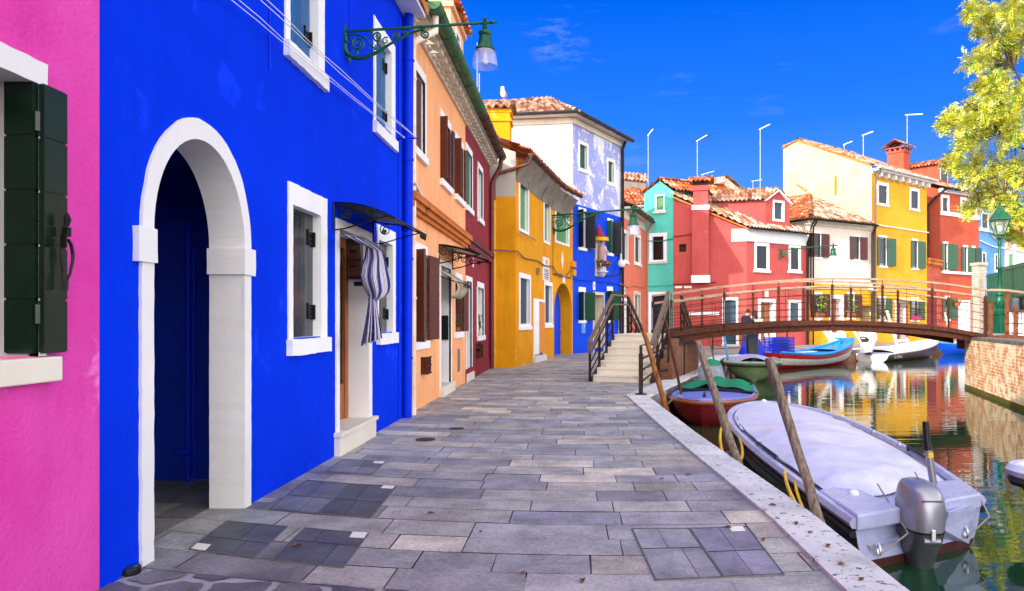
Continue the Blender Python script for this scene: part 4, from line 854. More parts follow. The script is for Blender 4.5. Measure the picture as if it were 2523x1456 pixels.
pipe(h, [f.w(22.6, 6.86, .4), f.w(22.62, 6.6, .36), f.w(22.6, 6.1, .1), f.w(22.6, 5.8, .09), f.w(22.6, .0, .09)], .075, 'oxblood_pipe', clamps=4)
m = M(); f.box(m, 18.95, 19.12, 3.05, 3.3, 0, .015); pl_ = m.build('number_plate', 'sign_white', h); text(pl_, f, 19.035, 3.175, '7', .16, .018)
# ---------------------------------------------------------------- ochre house
h = root('ochre_house', 'ochre yellow house with pale green closed shutters and an arched blue gateway', 'house', (-1.9, 26, 0))
fs = Fac((-2.86, 23.22), (-2.0, 23.2)); f = Fac((-2.0, 23.2), (-.94, 29.6)); f2 = Fac((-.94, 29.6), (-.11, 32.5)); ZY = 7.05
def pwin(h, f, p0, p1, yb, fw, sm, n=4, hinge=None, rec=.14, sillk=False, fm='white_trim', **kw):
    return window(h, f, p0[0], p1[0], p0[1], yb, fw, fill=kw.pop('fill', 'planks'), fm=fm, sm=sm, n=n, rec=rec, hinge=hinge, sill=(.12, .06, .06) if sillk else None, **kw)
pwin(h, f, Z5(508, 785), Z5(598, 0), Z5(0, 1278)[1], .16, 'old_green_shutter'); pwin(h, f, Z5(730, 970), Z5(788, 0), Z5(0, 1385)[1], .16, 'old_green_shutter')
pwin(h, f2, Z5(832, 975), Z5(960, 0), Z5(0, 1385)[1], .17, 'old_green_shutter')
pwin(h, f, Z6(510, 310), Z6(614, 0), Z6(0, 800)[1], .17, 'teal_slate', sillk=True); pwin(h, f, Z6(735, 385), Z6(808, 0), Z6(0, 785)[1], .17, 'teal_slate', sillk=True)
ud0, ud1 = f.u(Z6(640, 0)[0]), f.u(Z6(732, 0)[0]); zd = f.uz(*Z6(640, 545))[1]
f.holes.append((ud0+.08, ud1-.08, .2, zd-.1)); m = M(); f.box(m, ud0, ud0+.08, 0, zd, -.03, .025); f.box(m, ud1-.08, ud1, 0, zd, -.03, .025); f.box(m, ud0+.08, ud1-.08, zd-.1, zd, -.03, .023); dw = m.build('doorway', 'white_trim', h)
m = M(); f.box(m, ud0+.08, ud1-.08, .2, zd-.1, -.7, -.6); m.build('door_panel', 'black_leaf', dw)
leaf(dw, f, ud1-.1, .3, zd-.12, 1, 192, (ud1-ud0)*.6, 'orange_door', .05, .05, 1, 'half_door', 'orange wooden door leaf standing ajar'); leaf(dw, f, ud0+.1, .3, zd-.1, 1, 25, .28, 'white_paint', .01, .04, 1, 'half_door')
m = M(); f.box(m, ud0-.1, ud1+.05, -.02, .22, -.3, .12); m.build('doorstep', 'istrian_stone', h, bevel=.01)
# arched gateway in the angled end of the house
ua0, ua1 = f2.u(Z6(824, 0)[0])+.02, f2.u(Z6(983, 0)[0]); zt = f2.uz(*Z6(900, 412))[1]; uc_ = (ua0+ua1)/2; ra = (ua1-ua0)/2; zsp = zt-ra*.95
f2.holes.append((ua0, ua1, -1, zt)); m = M()
for k in range(16):
    a, c = [(uc_+ra*math.cos(math.pi*q/16), zsp+ra*.95*math.sin(math.pi*q/16)) for q in (k, k+1)]; m.quad(f2.w(*a), f2.w(*c), f2.w(c[0], zt), f2.w(a[0], zt)); m.quad(f2.w(*a), f2.w(*c), f2.w(*c, -.55), f2.w(*a, -.55))
for u in (ua0, ua1): m.quad(f2.w(u, -.05), f2.w(u, zsp), f2.w(u, zsp, -.55), f2.w(u, -.05, -.55))
f.wall(m, 0, f.len, -.05, ZY); f2.wall(m, 0, f2.len, -.05, ZY); fs.wall(m, -1.5, fs.len, -.05, 5.75); m.build('wall', 'ochre_plaster', h)
m = M(); f2.box(m, ua0-.2, ua1+.2, -.05, zt+.1, -.9, -.56); gw = m.build('gateway', 'royal_plaster', h); m = M(); f2.box(m, ua0+.3, ua0+.42, 0, zt-.2, -.56, -.5); f2.box(m, ua0+.42, ua1, 1.0, 1.06, -.56, -.52); m.build('gate_batten', 'royal_plaster', gw)
m = M(); f2.box(m, uc_-.12, uc_+.12, zt+.02, zt+.42, 0, .05); m.build('keystone', 'white_trim', h)
m = M(); fs.wall(m, -1.5, fs.len+.002, 5.75, 7.0, .003); q = [fs.w(-1.5, 7.0, .003), fs.w(fs.len, 7.0, .003), fs.w(fs.len, 7.25, .003), fs.w(-1.5, 8.0, .003)]; m.quad(*q)
m.build('grey_render', 'ochre_top', h)
m = M()                                                   # plaster cove under the eave
for ff in (f, f2):
    rows = [[ff.w(0 if k == 0 else ff.len, ZY-.75+.8*t, .02+.42*(1-math.cos(t*1.57))) for k in (0, 1)] for t in [i/6 for i in range(7)]]; m.grid([[a, b_ if ff is f else a.lerp(b_, .8)] for a, b_ in rows])
m.build('eave_cove', 'grey_render', h, True)
m = M(); e0, e1, e2 = f.w(-.1, ZY+.2, .5), f.w(f.len, ZY+.28, .5), f2.w(f2.len, ZY+.35, .5)
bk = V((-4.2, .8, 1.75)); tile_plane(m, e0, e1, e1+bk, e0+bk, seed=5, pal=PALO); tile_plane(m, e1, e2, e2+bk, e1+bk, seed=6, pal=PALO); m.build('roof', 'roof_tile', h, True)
gutter(h, f.w(.1, ZY+.16, .5), f.w(f.len, ZY+.22, .5), .1, 'bronze_gutter'); gutter(h, f2.w(0, ZY+.22, .5), f2.w(f2.len-.3, ZY+.3, .5), .1, 'bronze_gutter', brackets=3)
pipe(h, [f.w(.15, ZY+.05, .5), f.w(.1, ZY-.2, .42), fs.w(.3, ZY-.55, .12), fs.w(.14, ZY-.75, .1), fs.w(.14, 5.6, .1)], .06, 'copper_pipe'); pipe(h, [fs.w(.14, 5.6, .1), fs.w(.14, 0, .1)], .07, 'ochre_pipe', clamps=3)
cx, cy = -2.75, 24.6; m = M(); m.box((cx, cy, 7.9), (.92, .75, 2.1)); m.box((cx, cy, 8.62), (1.02, .85, .1)); m.box((cx, cy, 8.95), (1.0, .8, .12)); ch = m.build('chimney', 'ochre_plaster', h)
m = M(); tile_plane(m, (cx-.62, cy-.55, 9.02), (cx+.62, cy-.55, 9.02), (cx+.62, cy, 9.36), (cx-.62, cy, 9.36), seed=8); tile_plane(m, (cx+.62, cy+.55, 9.02), (cx-.62, cy+.55, 9.02), (cx-.62, cy, 9.36), (cx+.62, cy, 9.36), seed=9); m.build('chimney_cap', 'roof_tile', ch)
m = M(); k0 = f.uz(*Z5(472, 1292))[0]; k1 = f.uz(*Z5(628, 1280))[0]; zz = f.uz(*Z5(472, 1292))[1]; m.tube([f.w(k0+.2, zz, .15), f.w(k1, zz, .15)], .02, 6); m.build('clothes_rod', 'galv', h)
def plaque(f, pts, label, lines, size, name='plaque', col='sign_white', yellow=False):
    (xa, ya), (xb, yb) = pts; u0, zt = f.uz(xa, ya); u1 = f.u(xb); zb = f.uz(xa, yb)[1]; g = root(name, label, 'plaque', f.w((u0+u1)/2, (zt+zb)/2, 0)); m = M(); f.box(m, u0, u1, zb, zt, .002, .03); m.build('board', col, g)
    if yellow: m = M(); f.box(m, u0+(u1-u0)*.38, u1-(u1-u0)*.3, zb+(zt-zb)*.3, zt-(zt-zb)*.25, .03, .04); m.build('emblem', 'gold_fringe', g)
    else:
        m = M()
        for k in range(lines): z = zt-(zt-zb)*(.14+.8*k/lines); m2 = M(); f.box(m, u0+(u1-u0)*(.12+.05*(k % 3)), u1-(u1-u0)*(.12+.06*(k % 2)), z-.035, z, .03, .034)
        m.build('lettering', 'ink', g)
    return g
plaque(f, (Z6(722, 168), Z6(776, 250)), 'small white wall plaque with a yellow emblem on the ochre house', 0, .1, yellow=True)
plaque(f, (Z6(722, 258), Z6(778, 382)), 'white notice board with lines of writing below the emblem plaque', 6, .1)
m = M(); u_, z_ = f2.uz(*Z6(898, 205)); m.prism([f2.w(u_-.17, z_, .004), f2.w(u_, z_-.4, .004), f2.w(u_+.17, z_, .004), f2.w(u_, z_+.4, .004)], f2.n*.012); dd = m.build('diamond_sign', 'sign_white', None, origin=f2.w(u_, z_)); tag(dd, 'white diamond shaped marker on the ochre wall above the arch', 'sign')
for (xa, ya), (xb, yb) in ((Z6(964, 212), Z6(1003, 262)), (Z6(972, 285), Z6(996, 340))):
    u0, zt = f2.uz(xa, ya); u1 = min(f2.u(xb), f2.len); zb = f2.uz(xa, yb)[1]; m = M(); f2.box(m, u0, u1, zb, zt, 0, .18); m.build('meter_box', 'ochre_plaster', h, bevel=.01)
u_, z_ = f.uz(*Z6(670, 300)); m = M(); m.tube([f.w(u_+.2*math.cos(q*.4), z_+.12*math.sin(q*.4), .04+.01*(q % 3)) for q in range(40)], .025, 5); m.build('cable_coil', 'grey_render', h)
cab = [fs.pw(*Z6(230, 112), .15), fs.pw(*Z6(350, 112), .15), f.pw(*Z6(500, 122), .1), f.pw(*Z6(560, 185), .05), f.pw(*Z6(680, 208), .05), f.pw(*Z6(740, 250), .06), f.pw(*Z6(815, 258), .05), f2.pw(*Z6(850, 320), .05), f2.pw(*Z6(940, 340), .05), f2.pw(*Z6(985, 280), .06)]
pipe(h, cab, .022, 'grey_wood', 'cable', n=6); pipe(h, [f2.pw(*Z6(818, 322), .04), f2.pw(*Z6(880, 345), .05), f2.pw(*Z6(980, 362), .05)], .03, 'grey_wood', 'cable', n=6); pipe(h, [f2.pw(*Z5(818, 1200), .03), f2.pw(*Z6(815, 320), .03)], .015, 'grey_wood', 'cable', n=6)
wall_lamp('green bracket lamp on the ochre house in front of the statue niche', f2.pw(*Z5(803, 1138), 0)+V((0, 0, -.05)), (.99, -.1, 0), 2.02*1.0)
# ---------------------------------------------------------------- tall white and blue house
h = root('blue_white_house', 'tall house with white side wall, faded lavender upper floor and bright blue ground floors', 'house', (.5, 35, 0)); A2, B2 = (-.11, 32.5), (2.46, 37.0)
f = Fac(A2, B2); fs = Fac((-6.2, 33.3), A2); ZB = 7.1; ZE = 11.0
def pf(f, p0, p1, yb): u0, zt = f.uz(*p0); return u0, f.u(p1[0]), f.uz(p0[0], yb)[1], zt
for p0, p1, yb in ((Z5(1040, 465), Z5(1132, 0), Z5(0, 728)[1]), (Z5(1297, 622), Z5(1370, 0), Z5(0, 852)[1])):
    window(h, f, p0[0], p1[0], p0[1], yb, .16, fm='white_plaster', sm='green_shutter', sill=(.1, .05, .03), n=4)
for p0, p1, yb, lm, rm, wr in ((Z5(1037, 1065), Z5(1137, 0), Z6(0, 95)[1], 'black_leaf', 'brick_leaf', .55), (Z5(1297, 1165), Z5(1372, 0), Z6(0, 145)[1], 'faded_green', 'black_shutter', .8)):
    a, b_, c, e = pf(f, p0, p1, yb); w = plainwin(h, f, a+.1, b_-.35, c+.05, e-.15, .2, top=.14); leaf(w, f, a+.1, c+.05, e-.15, -1, 65, .34, lm, .02, .04, 4); leaf(w, f, b_-.36, c+.05, e-.15, 1, 75, .5, 'black_shutter', .01, .04, 4); leaf(w, f, b_-.22, c+.05, e-.15, 1, 4, wr, rm, .06, .045, 4)
for p0, p1, yb, rm in ((Z6(1043, 440), Z6(1132, 0), Z6(0, 752)[1], 'tan_shutter'), (Z6(1297, 435), Z6(1372, 0), Z6(0, 752)[1], None)):
    a, b_, c, e = pf(f, p0, p1, yb); w = plainwin(h, f, a+.05, b_-.35, c+.05, e-.25, .2, top=.24); leaf(w, f, a+.05, c+.05, e-.25, -1, 65, .36, 'deep_green', .02, .04, 4); leaf(w, f, b_-.36, c+.05, e-.25, 1, 72, .5, 'green_shutter', .01, .04, 4)
    if rm: leaf(w, f, b_-.18, c+.05, e-.25, 1, 4, .42, rm, .06, .045, 4)
a, b_, c, e = pf(f, Z6(1172, 485), Z6(1275, 0), 880); f.holes.append((a+.1, b_-.1, .2, e-.15)); m = M(); f.box(m, a, a+.1, 0, e, -.03, .025); f.box(m, b_-.1, b_, 0, e, -.03, .025); f.box(m, a+.1, b_-.1, e-.15, e, -.03, .023)
for u in (a+.1, b_-.1): m.quad(f.w(u, 0, -.6), f.w(u, 0, .01), f.w(u, e-.15, .01), f.w(u, e-.15, -.6))
m.quad(f.w(a+.1, e-.15, -.6), f.w(b_-.1, e-.15, -.6), f.w(b_-.1, e-.15, 0), f.w(a+.1, e-.15, 0)); dw = m.build('doorway', 'cream_stone', h); m = M(); f.box(m, a+.1, b_-.1, .2, e-.15, -.64, -.58); m.build('door_panel', 'door_wood', dw)
un0, un1, zn0, zn1 = f.u(Z6(1180, 0)[0]), f.u(Z6(1285, 0)[0]), f.uz(*Z6(1185, 345))[1], f.uz(*Z5(1185, 1355))[1]
m = M(); f.wall(m, 0, f.len, -.05, ZB); m.build('wall', 'royal_plaster', h); m = M(); f.wall(m, 0, f.len, ZB, ZE+.1, .001); m.build('upper_wall', 'faded_blue_plaster', h)
m = M(); fs.wall(m, 0, fs.len, -.05, ZE+.1); back = V((-1.8, 5.2, 0)); m.quad(f.w(f.len, 0), f.w(f.len, ZE), f.w(f.len, ZE)+V((-4, 2.4, 0)), f.w(f.len, 0)+V((-4, 2.4, 0))); m.build('side_wall', 'chalk_plaster', h)
m = M(); c0, c1, c2 = fs.w(-.2, ZE+.25, .45), V((A2[0]+.16, A2[1]-.62, ZE+.25)), f.w(f.len+.35, ZE+.25, .45); r0, r1 = V((-4.6, 36.2, 13.0)), V((-1.3, 36.4, 13.15))
tile_plane(m, c0, c1, r1, r0, seed=11, colw=.24); tile_plane(m, c1, c2, c2+V((-3.2, 1.2, .7)), r1, seed=12, colw=.24); tile_plane(m, c0+V((-1.5, 5, 0)), c0, r0, r0+V((-.3, .5, 0)), seed=13); m.build('roof', 'roof_tile', h, True)
m = M(); ridge(m, r0, r1, .13); ridge(m, c1, r1, .13, seed=3); ridge(m, c0, r0, .13, seed=5); m.build('ridge_tile', 'roof_tile', h)
m = M(); fs.box(m, 0, fs.len, ZE-.15, ZE+.12, 0, .1); f.box(m, .003, f.len, ZE-.15, ZE+.12, 0, .1); m.build('cornice', 'cream_stone', h)
m = M(); m.quad(fs.w(0, ZE+.13, .0), fs.w(fs.len, ZE+.13, .0), c1+V((0, 0, -.1)), c0+V((0, 0, -.1))); m.quad(f.w(0, ZE+.13, 0), f.w(f.len, ZE+.13, 0), c2+V((0, 0, -.1)), c1+V((0, 0, -.1))); m.build('soffit', 'cream_stone', h)
gutter(h, c0+V((0, -.08, 0)), c1+V((.05, -.1, 0)), .13, 'slate_gutter', brackets=5); gutter(h, c1+V((.1, -.05, 0)), c2+V((.08, -.05, 0)), .13, 'slate_gutter', brackets=5)
pipe(h, [f.w(f.len-.1, ZE+.1, .3), f.w(f.len-.05, ZE-.3, .12), f.w(f.len-.05, 0, .12)], .085, 'black_iron', clamps=5); pipe(h, wiggle(f.pw(*Z6(1000, 370), .04), f.pw(*Z6(1400, 412), .04), 10, .0), .03, 'royal_plaster', 'cable', n=6)
m = M(); f.box(m, f.u(Z6(1066, 0)[0]), f.u(Z6(1096, 0)[0]), .95, 1.5, 0, .06); m.build('meter_box', 'sky_plaster', h)
num(h, f, f.u(Z6(1172, 0)[0]), f.uz(*Z6(1180, 468))[1], '15', w=.26, hgt=.42)
# niche, statue, flowers, canopy, globe light
uc_ = (un0+un1)/2; hw = .42
g = root('shrine_statue', 'robed stone saint statue on a bracket under a red fringed canopy on the blue house', 'statue', f.w(uc_, zn0, .2))
m = M(); f.box(m, uc_-hw-.1, uc_-hw+.05, zn0, zn1, .002, .07); f.box(m, uc_-hw+.05, uc_+hw*.3, zn0, zn1, .002, .02); m.build('back_panel', 'cream_stone', g)
sx, zb = .26, zn0+.05; cc = f.w(uc_-.2, zb, sx)
m = M(); m.lathe(cc, [(.02, -.1), (.1, -.06), (.18, .08), (.2, .12), (.3, .15), (.3, .2), (.21, .22), (.19, .26), (.18, .44), (.01, .44)], 18); m.build('pedestal', 'istrian_stone', g, True)
z0 = .42; K = (zn1-zn0-.52)/1.72; RS = .66
m = M(); rows = []
for r, z, sx_ in ((.20, 0, 1), (.27, .05, 1.05), (.26, .35, 1.1), (.25, .7, 1.1), (.27, .95, 1.15), (.28, 1.15, 1.2), (.24, 1.3, 1.25), (.11, 1.4, 1.1), (.08, 1.46, 1)):
    rows.append([cc+V(((r*sx_+.02*math.sin(q*2.4+z*2))*RS*math.cos(q*math.pi/12), (r*.85+.02*math.sin(q*3.1))*RS*math.sin(q*math.pi/12), z0+z*K)) for q in range(24)])
m.grid(rows, close=True); hd = cc+V((.04, -.04, z0+1.58*K)); m.ball(hd, .085, 12, (.9, 1, 1.2)); m.tube([hd+V((.04, -.07, .02)), hd+V((.055, -.09, -.02))], [.012, .02], 6); m.build('figure', 'statue_stone', g, True)
m = M(); m.grid([[cc+V((r*RS*math.cos(.9+q*4.6/14), r*RS*.9*math.sin(.9+q*4.6/14), z0+z*K)) for q in range(15)] for r, z in ((.08, 1.79), (.16, 1.7), (.17, 1.5), (.32, 1.3), (.36, 1.0), (.33, .6), (.3, .2))]); m.build('veil', 'pink_robe', g, True)
m = M(); a_ = cc+V((.13, -.13, z0+1.05*K)); m.tube([cc+V((.17, -.03, z0+1.25*K)), a_, cc+V((.25, -.25, z0+.98*K))], [.05, .05, .03], 8); m.build('arm', 'statue_stone', g, True)
m = M(); m.ball(cc+V((.29, -.29, z0+.93*K)), .035, 8, (1.5, 1, .6)); m.build('hand', 'statue_stone', g, True)
m = M(); zc = zn1-.05; top = f.w(uc_-.3, zc+.85, .1); rim = [f.w(uc_-.25+.42*math.cos(math.pi-q*math.pi/12), zc+.1, .05+.55*math.sin(q*math.pi/12)) for q in range(13)]
m.grid([[top.lerp(p, t)+V((0, 0, -.17*math.sin(math.pi*t)+.02*math.sin(i*2.))) for i, p in enumerate(rim)] for t in (.03, .2, .4, .6, .8, 1)]); cp = m.build('canopy', 'cardinal', g, True)
m = M(); m.grid([[p+V((0, 0, .03+(-.16 if k else 0)-(.05*(i % 2) if k else 0))) for i, p in enumerate([rim[j//3].lerp(rim[min(12, j//3+1)], (j % 3)/3) for j in range(37)])] for k in (0, 1)]); m.build('fringe', 'gold_fringe', cp)
g = root('flower_spray', 'white and orange flowers around the feet of the stone statue', 'flowers', cc+V((0, 0, .4))); rnd = random.Random(8)
for nm, mt, n, rr in (('flower', 'petal_white', 16, .07), ('flower', 'petal_orange', 14, .08), ('flower', 'petal_pink', 12, .07), ('foliage', 'leaf_green', 26, .08)):
    m = M()
    for k in range(n):
        a = rnd.uniform(math.pi*.95, math.pi*2.05); r = rnd.uniform(.18, .32); c = cc+V((r*math.cos(a)*1.2, r*math.sin(a), .5+rnd.uniform(-.16, .3)*(1 if math.cos(a) < 0 else .5)))
        rr *= 1.
        for q in range(5):
            d_ = V((rnd.uniform(-1, 1), rnd.uniform(-1, 1), rnd.uniform(-.6, 1))).normalized(); e_ = d_.cross(V((.3, .2, 1))).normalized(); m.add([c, c+(d_+e_*.6)*rr, c+d_*rr*1.5, c+(d_-e_*.6)*rr], [(0, 1, 2, 3)])
    m.build(nm, mt, g)
u_, z_ = f.uz(*Z6(1368, 238)); g = root('globe_lamp', 'white globe wall light on a curved iron arm right of the statue', 'wall light', f.w(u_, z_-.4, .1)); m = M(); m.tube([f.w(uc_+.3, z_-.75, .05), f.w(u_-.5, z_-.62, .25), f.w(u_-.15, z_-.6, .35), f.w(u_, z_-.5, .4), f.w(u_, z_-.25, .4)], .03, 6); m.lathe(f.w(u_, z_-.28, .4), [(.03, 0), (.1, .1), (.1, .14)], 10); m.build('arm', 'black_iron', g, True); m = M(); m.ball(f.w(u_, z_, .4), .21, 14); m.build('globe', 'ivory', g, True)
# ================================================================ houses across the canal
def cv(ox, oy, k): return lambda x, y=0.: ((ox+x/k)/1.62346, (oy+y/k)/1.62346)
Q1 = cv(2450, 400, 2.24); Q2 = cv(3050, 400, 2.0803); Q3 = cv(2300, 1000, 2.08); QA = cv(3640, 780, 2.274); QB = cv(3140, 1080, 4.205)
def shut_win(h, f, q, x0, x1, y0, y1, lm, rm=None, lw=.5, rw=.5, top=.16, la=70, ra=15, fill='dark', rec=.09, sill=True, inner=.0, ins=True):
    """window with open leaves; x0..x1 / y0..y1 = the opening in zoom pixels"""
    a, e = f.uz(*q(x0, y0)); b_ = f.u(q(x1)[0]); c = f.uz(*q(x0, y1))[1]; w = plainwin(h, f, a, b_, c, e, rec, top=top, sill=sill, side=0., sash=False)
    if lm: leaf(w, f, a, c+.02, e-.01, -1, la, lw, lm, .03, .05, 6)
    if rm: leaf(w, f, b_, c+.02, e-.01, 1, ra, rw, rm, .03, .05, 6)
    if fill == 'blind':
        m = M(); z = c+(e-c)*.1
        while z < e-.05: f.box(m, a+.05, b_-.05, z, z+.07, -rec+.035, -rec+.05); z += .11
        m.build('blind', 'black_leaf', w)
    return w
def closed(h, f, q, x0, x1, y0, y1, fw=.18, sm='navy_shutter', sill=None, **kw):
    p0, p1 = q(x0, y0), q(x1, y0); return window(h, f, p0[0], p1[0], p0[1], q(x0, y1)[1], fw, fm='white_trim', sm=sm, sill=sill or (.1, .06, .05), n=4, rec=.07, **kw)
def doorway(h, f, q, x0, x1, y0, fw=.15, dm='dark_wood', rec=.35, fm='white_trim', z0=.12):
    p0 = q(x0, y0); a, e = f.uz(*p0); b_ = f.u(q(x1)[0]); f.holes.append((a+fw, b_-fw, z0, e-fw)); m = M()
    f.box(m, a, a+fw, 0, e, -.03, .03); f.box(m, b_-fw, b_, 0, e, -.03, .03); f.box(m, a+fw, b_-fw, e-fw, e, -.03, .027)
    for u in (a+fw, b_-fw): m.quad(f.w(u, 0, -rec), f.w(u, 0, .01), f.w(u, e-fw, .01), f.w(u, e-fw, -rec))
    m.quad(f.w(a+fw, e-fw, -rec), f.w(b_-fw, e-fw, -rec), f.w(b_-fw, e-fw, .01), f.w(a+fw, e-fw, .01)); d = m.build('doorway', fm, h)
    m = M(); mid = (a+b_)/2; f.box(m, a+fw, mid-.005, z0, e-fw, -rec-.05, -rec); f.box(m, mid+.005, b_-fw, z0, e-fw, -rec-.05, -rec); f.box(m, a+fw, b_-fw, z0, e-fw, -rec-.05, -rec-.02)
    for uu in ((a+fw+.08, mid-.08), (mid+.08, b_-fw-.08)):
        for za, zb_ in ((.15, .42), (.5, .9)): f.box(m, uu[0], uu[1], z0+(e-fw-z0)*za, z0+(e-fw-z0)*zb_, -rec, -rec+.018)
    m.build('door_panel', dm, d); m = M(); f.box(m, a-.05, b_+.05, -.02, z0, -rec, .15); m.build('doorstep', 'istrian_stone', h); return d
def add_wall(h, pairs, mat, name='wall', z0=-.05):
    m = M()
    for f, z1 in pairs: f.wall(m, 0, f.len, z0, z1)
    return m, name, mat
# ---- salmon house
h = root('salmon_house', 'low salmon house squeezed between the tall blue house and the teal house', 'house', (3.4, 39.5, 0)); f = Fac((2.62, 37.25), (4.36, 42.9))
closed(h, f, Z5, 1420, 1487, 1255, 1255, .0) if False else None
for p0, x1, yb in ((Z5(1422, 1253), Z5(1487)[0] if False else Z5(1487, 0)[0], Z6(0, 200)[1]), (Z5(1543, 1295), Z5(1602, 0)[0], Z6(0, 225)[1])):
    window(h, f, p0[0], x1, p0[1], yb, .2, fm='white_trim', sm='deep_green', sill=(.12, .08, .05), n=4)
p = Z6(1537, 475); window(h, f, p[0], Z6(1597, 0)[0], p[1], Z6(0, 745)[1], .2, fm='cream_stone', fill='glass', sill=(.12, .08, .05)); doorway(h, f, Z6, 1418, 1497, 540, .16, 'step_stone')
m = M(); f.wall(m, 0, f.len, -.05, 7.6); m.build('wall', 'salmon_plaster', h); m = M(); f.box(m, 0, f.len, 7.1, 7.6, 0, .032); f.box(m, 0, f.len+.1, 7.6, 7.72, -.1, .35); m.build('frieze', 'cream_stone', h)
m = M(); a, b_ = f.w(-.0, 7.78, .5), f.w(f.len+.3, 7.78, .5); tile_plane(m, a, b_, b_+V((-4, 1.6, 1.5)), a+V((-4, 1.6, 1.5)), seed=21, pal=PALD); m.build('roof', 'roof_tile', h); gutter(h, f.w(0, 7.7, .5), f.w(f.len+.25, 7.7, .5), .11, 'slate_gutter', brackets=4)
pipe(h, [f.w(f.len+.1, 7.6, .45), f.w(f.len+.05, 7.2, .2), f.w(f.len-.05, 6.9, .12), f.w(f.len-.05, 0, .12)], .08, 'salmon_pipe', clamps=3); num(h, f, f.u(Z6(1452, 0)[0]), f.uz(*Z6(1455, 508))[1], '14', w=.28, hgt=.42)
pipe(h, [f.pw(*Z6(1420, 415), .05), f.pw(*Z6(1490, 448), .05), f.pw(*Z6(1540, 430), .05), f.pw(*Z6(1640, 452), .05)], .03, 'salmon_pipe', 'cable', n=6)
# ---- orange roofed house behind
h = root('roof_house', 'orange tiled roof and grey parapet rising behind the salmon house', 'house', (4, 46, 0)); m = M(); m.box((3.9, 47.5, 4.4), (4.2, 6.8, 8.8)); m.build('wall', 'chalk_plaster', h); m = M(); tile_plane(m, (1.5, 43.6, 8.85), (6.2, 43.9, 8.95), (6.2, 48., 10.9), (1.5, 47.7, 10.8), seed=22, pal=PALO); m.build('roof', 'roof_tile', h)
gutter(h, (1.5, 43.5, 8.8), (5.0, 43.75, 8.85), .1, 'white_paint'); m = M(); m.box((3.9, 47.6, 10.4), (1.9, .9, 1.7)); p_ = m.build('parapet', 'grey_render', h); m = M(); tile_plane(m, (2.85, 47.0, 11.2), (5.0, 47.0, 11.0), (4.9, 47.7, 11.75), (2.9, 47.7, 11.8), seed=23); m.build('parapet_cap', 'roof_tile', p_)
# ---- teal house
h = root('teal_house', 'narrow teal green house with a gabled top and a wide dark doorway', 'house', (5, 41.9, 0)); f = Fac((4.36, 43.55), (6.08, 42.78))
p = Q1(328, 1195); window(h, f, p[0], Q1(487)[0], p[1], Q1(0, 1450)[1], .22, fm='sign_white', fill='glass', sash=False, sill=(.14, .1, .06, 'cream_stone'))
p = Q1(380, 848); window(h, f, p[0], Q1(470)[0], p[1], Q1(0, 1000)[1], .12, fm='pale_teal_plaster', sm='old_green_shutter', sill=(.14, .1, .1, 'cream_stone'), n=5)
doorway(h, f, Q3, 612, 778, 350, .2, 'black_shutter', .3, 'sign_white')
zl, zp, zr = 9.6, 10.3, 9.6; up = f.u(Q1(420)[0]); m = M(); f.wall(m, 0, f.len, -.05, zl); m.add([f.w(0, zl), f.w(f.len, zl), f.w(up, zp)], [(0, 1, 2)])
rd = V((4.6, 2.2, 0)); B = f.w(f.len, 0); m.quad(B, B+V((0, 0, zr)), B+rd+V((0, 0, zr)), B+rd); A_ = f.w(0, 0); m.quad(A_, A_+V((0, 0, zl)), A_+rd+V((0, 0, zl)), A_+rd); m.build('wall', 'teal_plaster', h)
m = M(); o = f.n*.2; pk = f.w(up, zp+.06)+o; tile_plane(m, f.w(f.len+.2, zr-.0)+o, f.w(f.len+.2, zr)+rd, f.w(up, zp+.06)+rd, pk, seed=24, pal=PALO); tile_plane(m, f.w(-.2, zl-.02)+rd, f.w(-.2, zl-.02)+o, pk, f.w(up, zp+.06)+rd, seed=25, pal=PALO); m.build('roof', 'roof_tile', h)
m = M(); ridge(m, pk+V((0, 0, .03)), pk+rd+V((0, 0, .03)), .11, PALO); m.build('ridge_tile', 'roof_tile', h); pipe(h, [f.w(0, 6.6, .04), f.w(f.len*.5, 6.5, .06), f.w(f.len, 6.62, .04)], .03, 'faded_green', 'cable', n=6); pipe(h, [f.w(0, 3.7, .04), f.w(f.len*.5, 3.75, .06), f.w(f.len, 3.75, .04)], .03, 'teal_plaster', 'cable', n=6); gutter(h, f.w(f.len+.24, zr-.03)+o, f.w(f.len+.24, zr-.03)+rd, .08, 'slate_gutter', brackets=3)
# ---- red house
h = root('red_house', 'coral red corner house with a tall chimney breast and a gabled roof dormer', 'house', (10, 41, 0)); fs = Fac((6.09, 42.75), (10.35, 41.6)); f = Fac((10.35, 41.6), (14.9, 44.45)); ZF = 7.15; ZL = 9.25
doorway(h, fs, Q3, 1225, 1365, 395, .18, 'teal_slate', .15); doorway(h, f, Q3, 1523, 1667, 405, .2, 'door_wood', .3)
closed(h, f, Q1, 1270, 1405, 1273, 1273+0, .0) if False else None
for (x0, y0), x1, yb in ((Q1(1270, 1273), Q1(1405)[0], Q3(0, 165)[1]), (Q1(1577, 1290), Q1(1687)[0], Q3(0, 172)[1])): window(h, f, x0, x1, y0, yb, .2, fm='white_trim', sm='navy_shutter', sill=(.14, .08, .08), n=4, rec=.07)
p = Q3(1772, 415); window(h, f, p[0], f_ := QB(268)[0], p[1], Q3(0, 610)[1], .2, fm='white_trim', sm='teal_slate', sill=(.12, .06, .05), n=4, rec=.07)
a, e = fs.uz(*Q1(598, 1292)); c = fs.uz(*Q1(598, 1362))[1]; b_ = fs.u(Q1(660)[0]); fs.holes.append((a, b_, c, e)); m = M(); fs.box(m, a, b_, c, e, -.3, -.25); 
for u in (a, b_): m.quad(fs.w(u, c, -.25), fs.w(u, c), fs.w(u, e), fs.w(u, e, -.25))
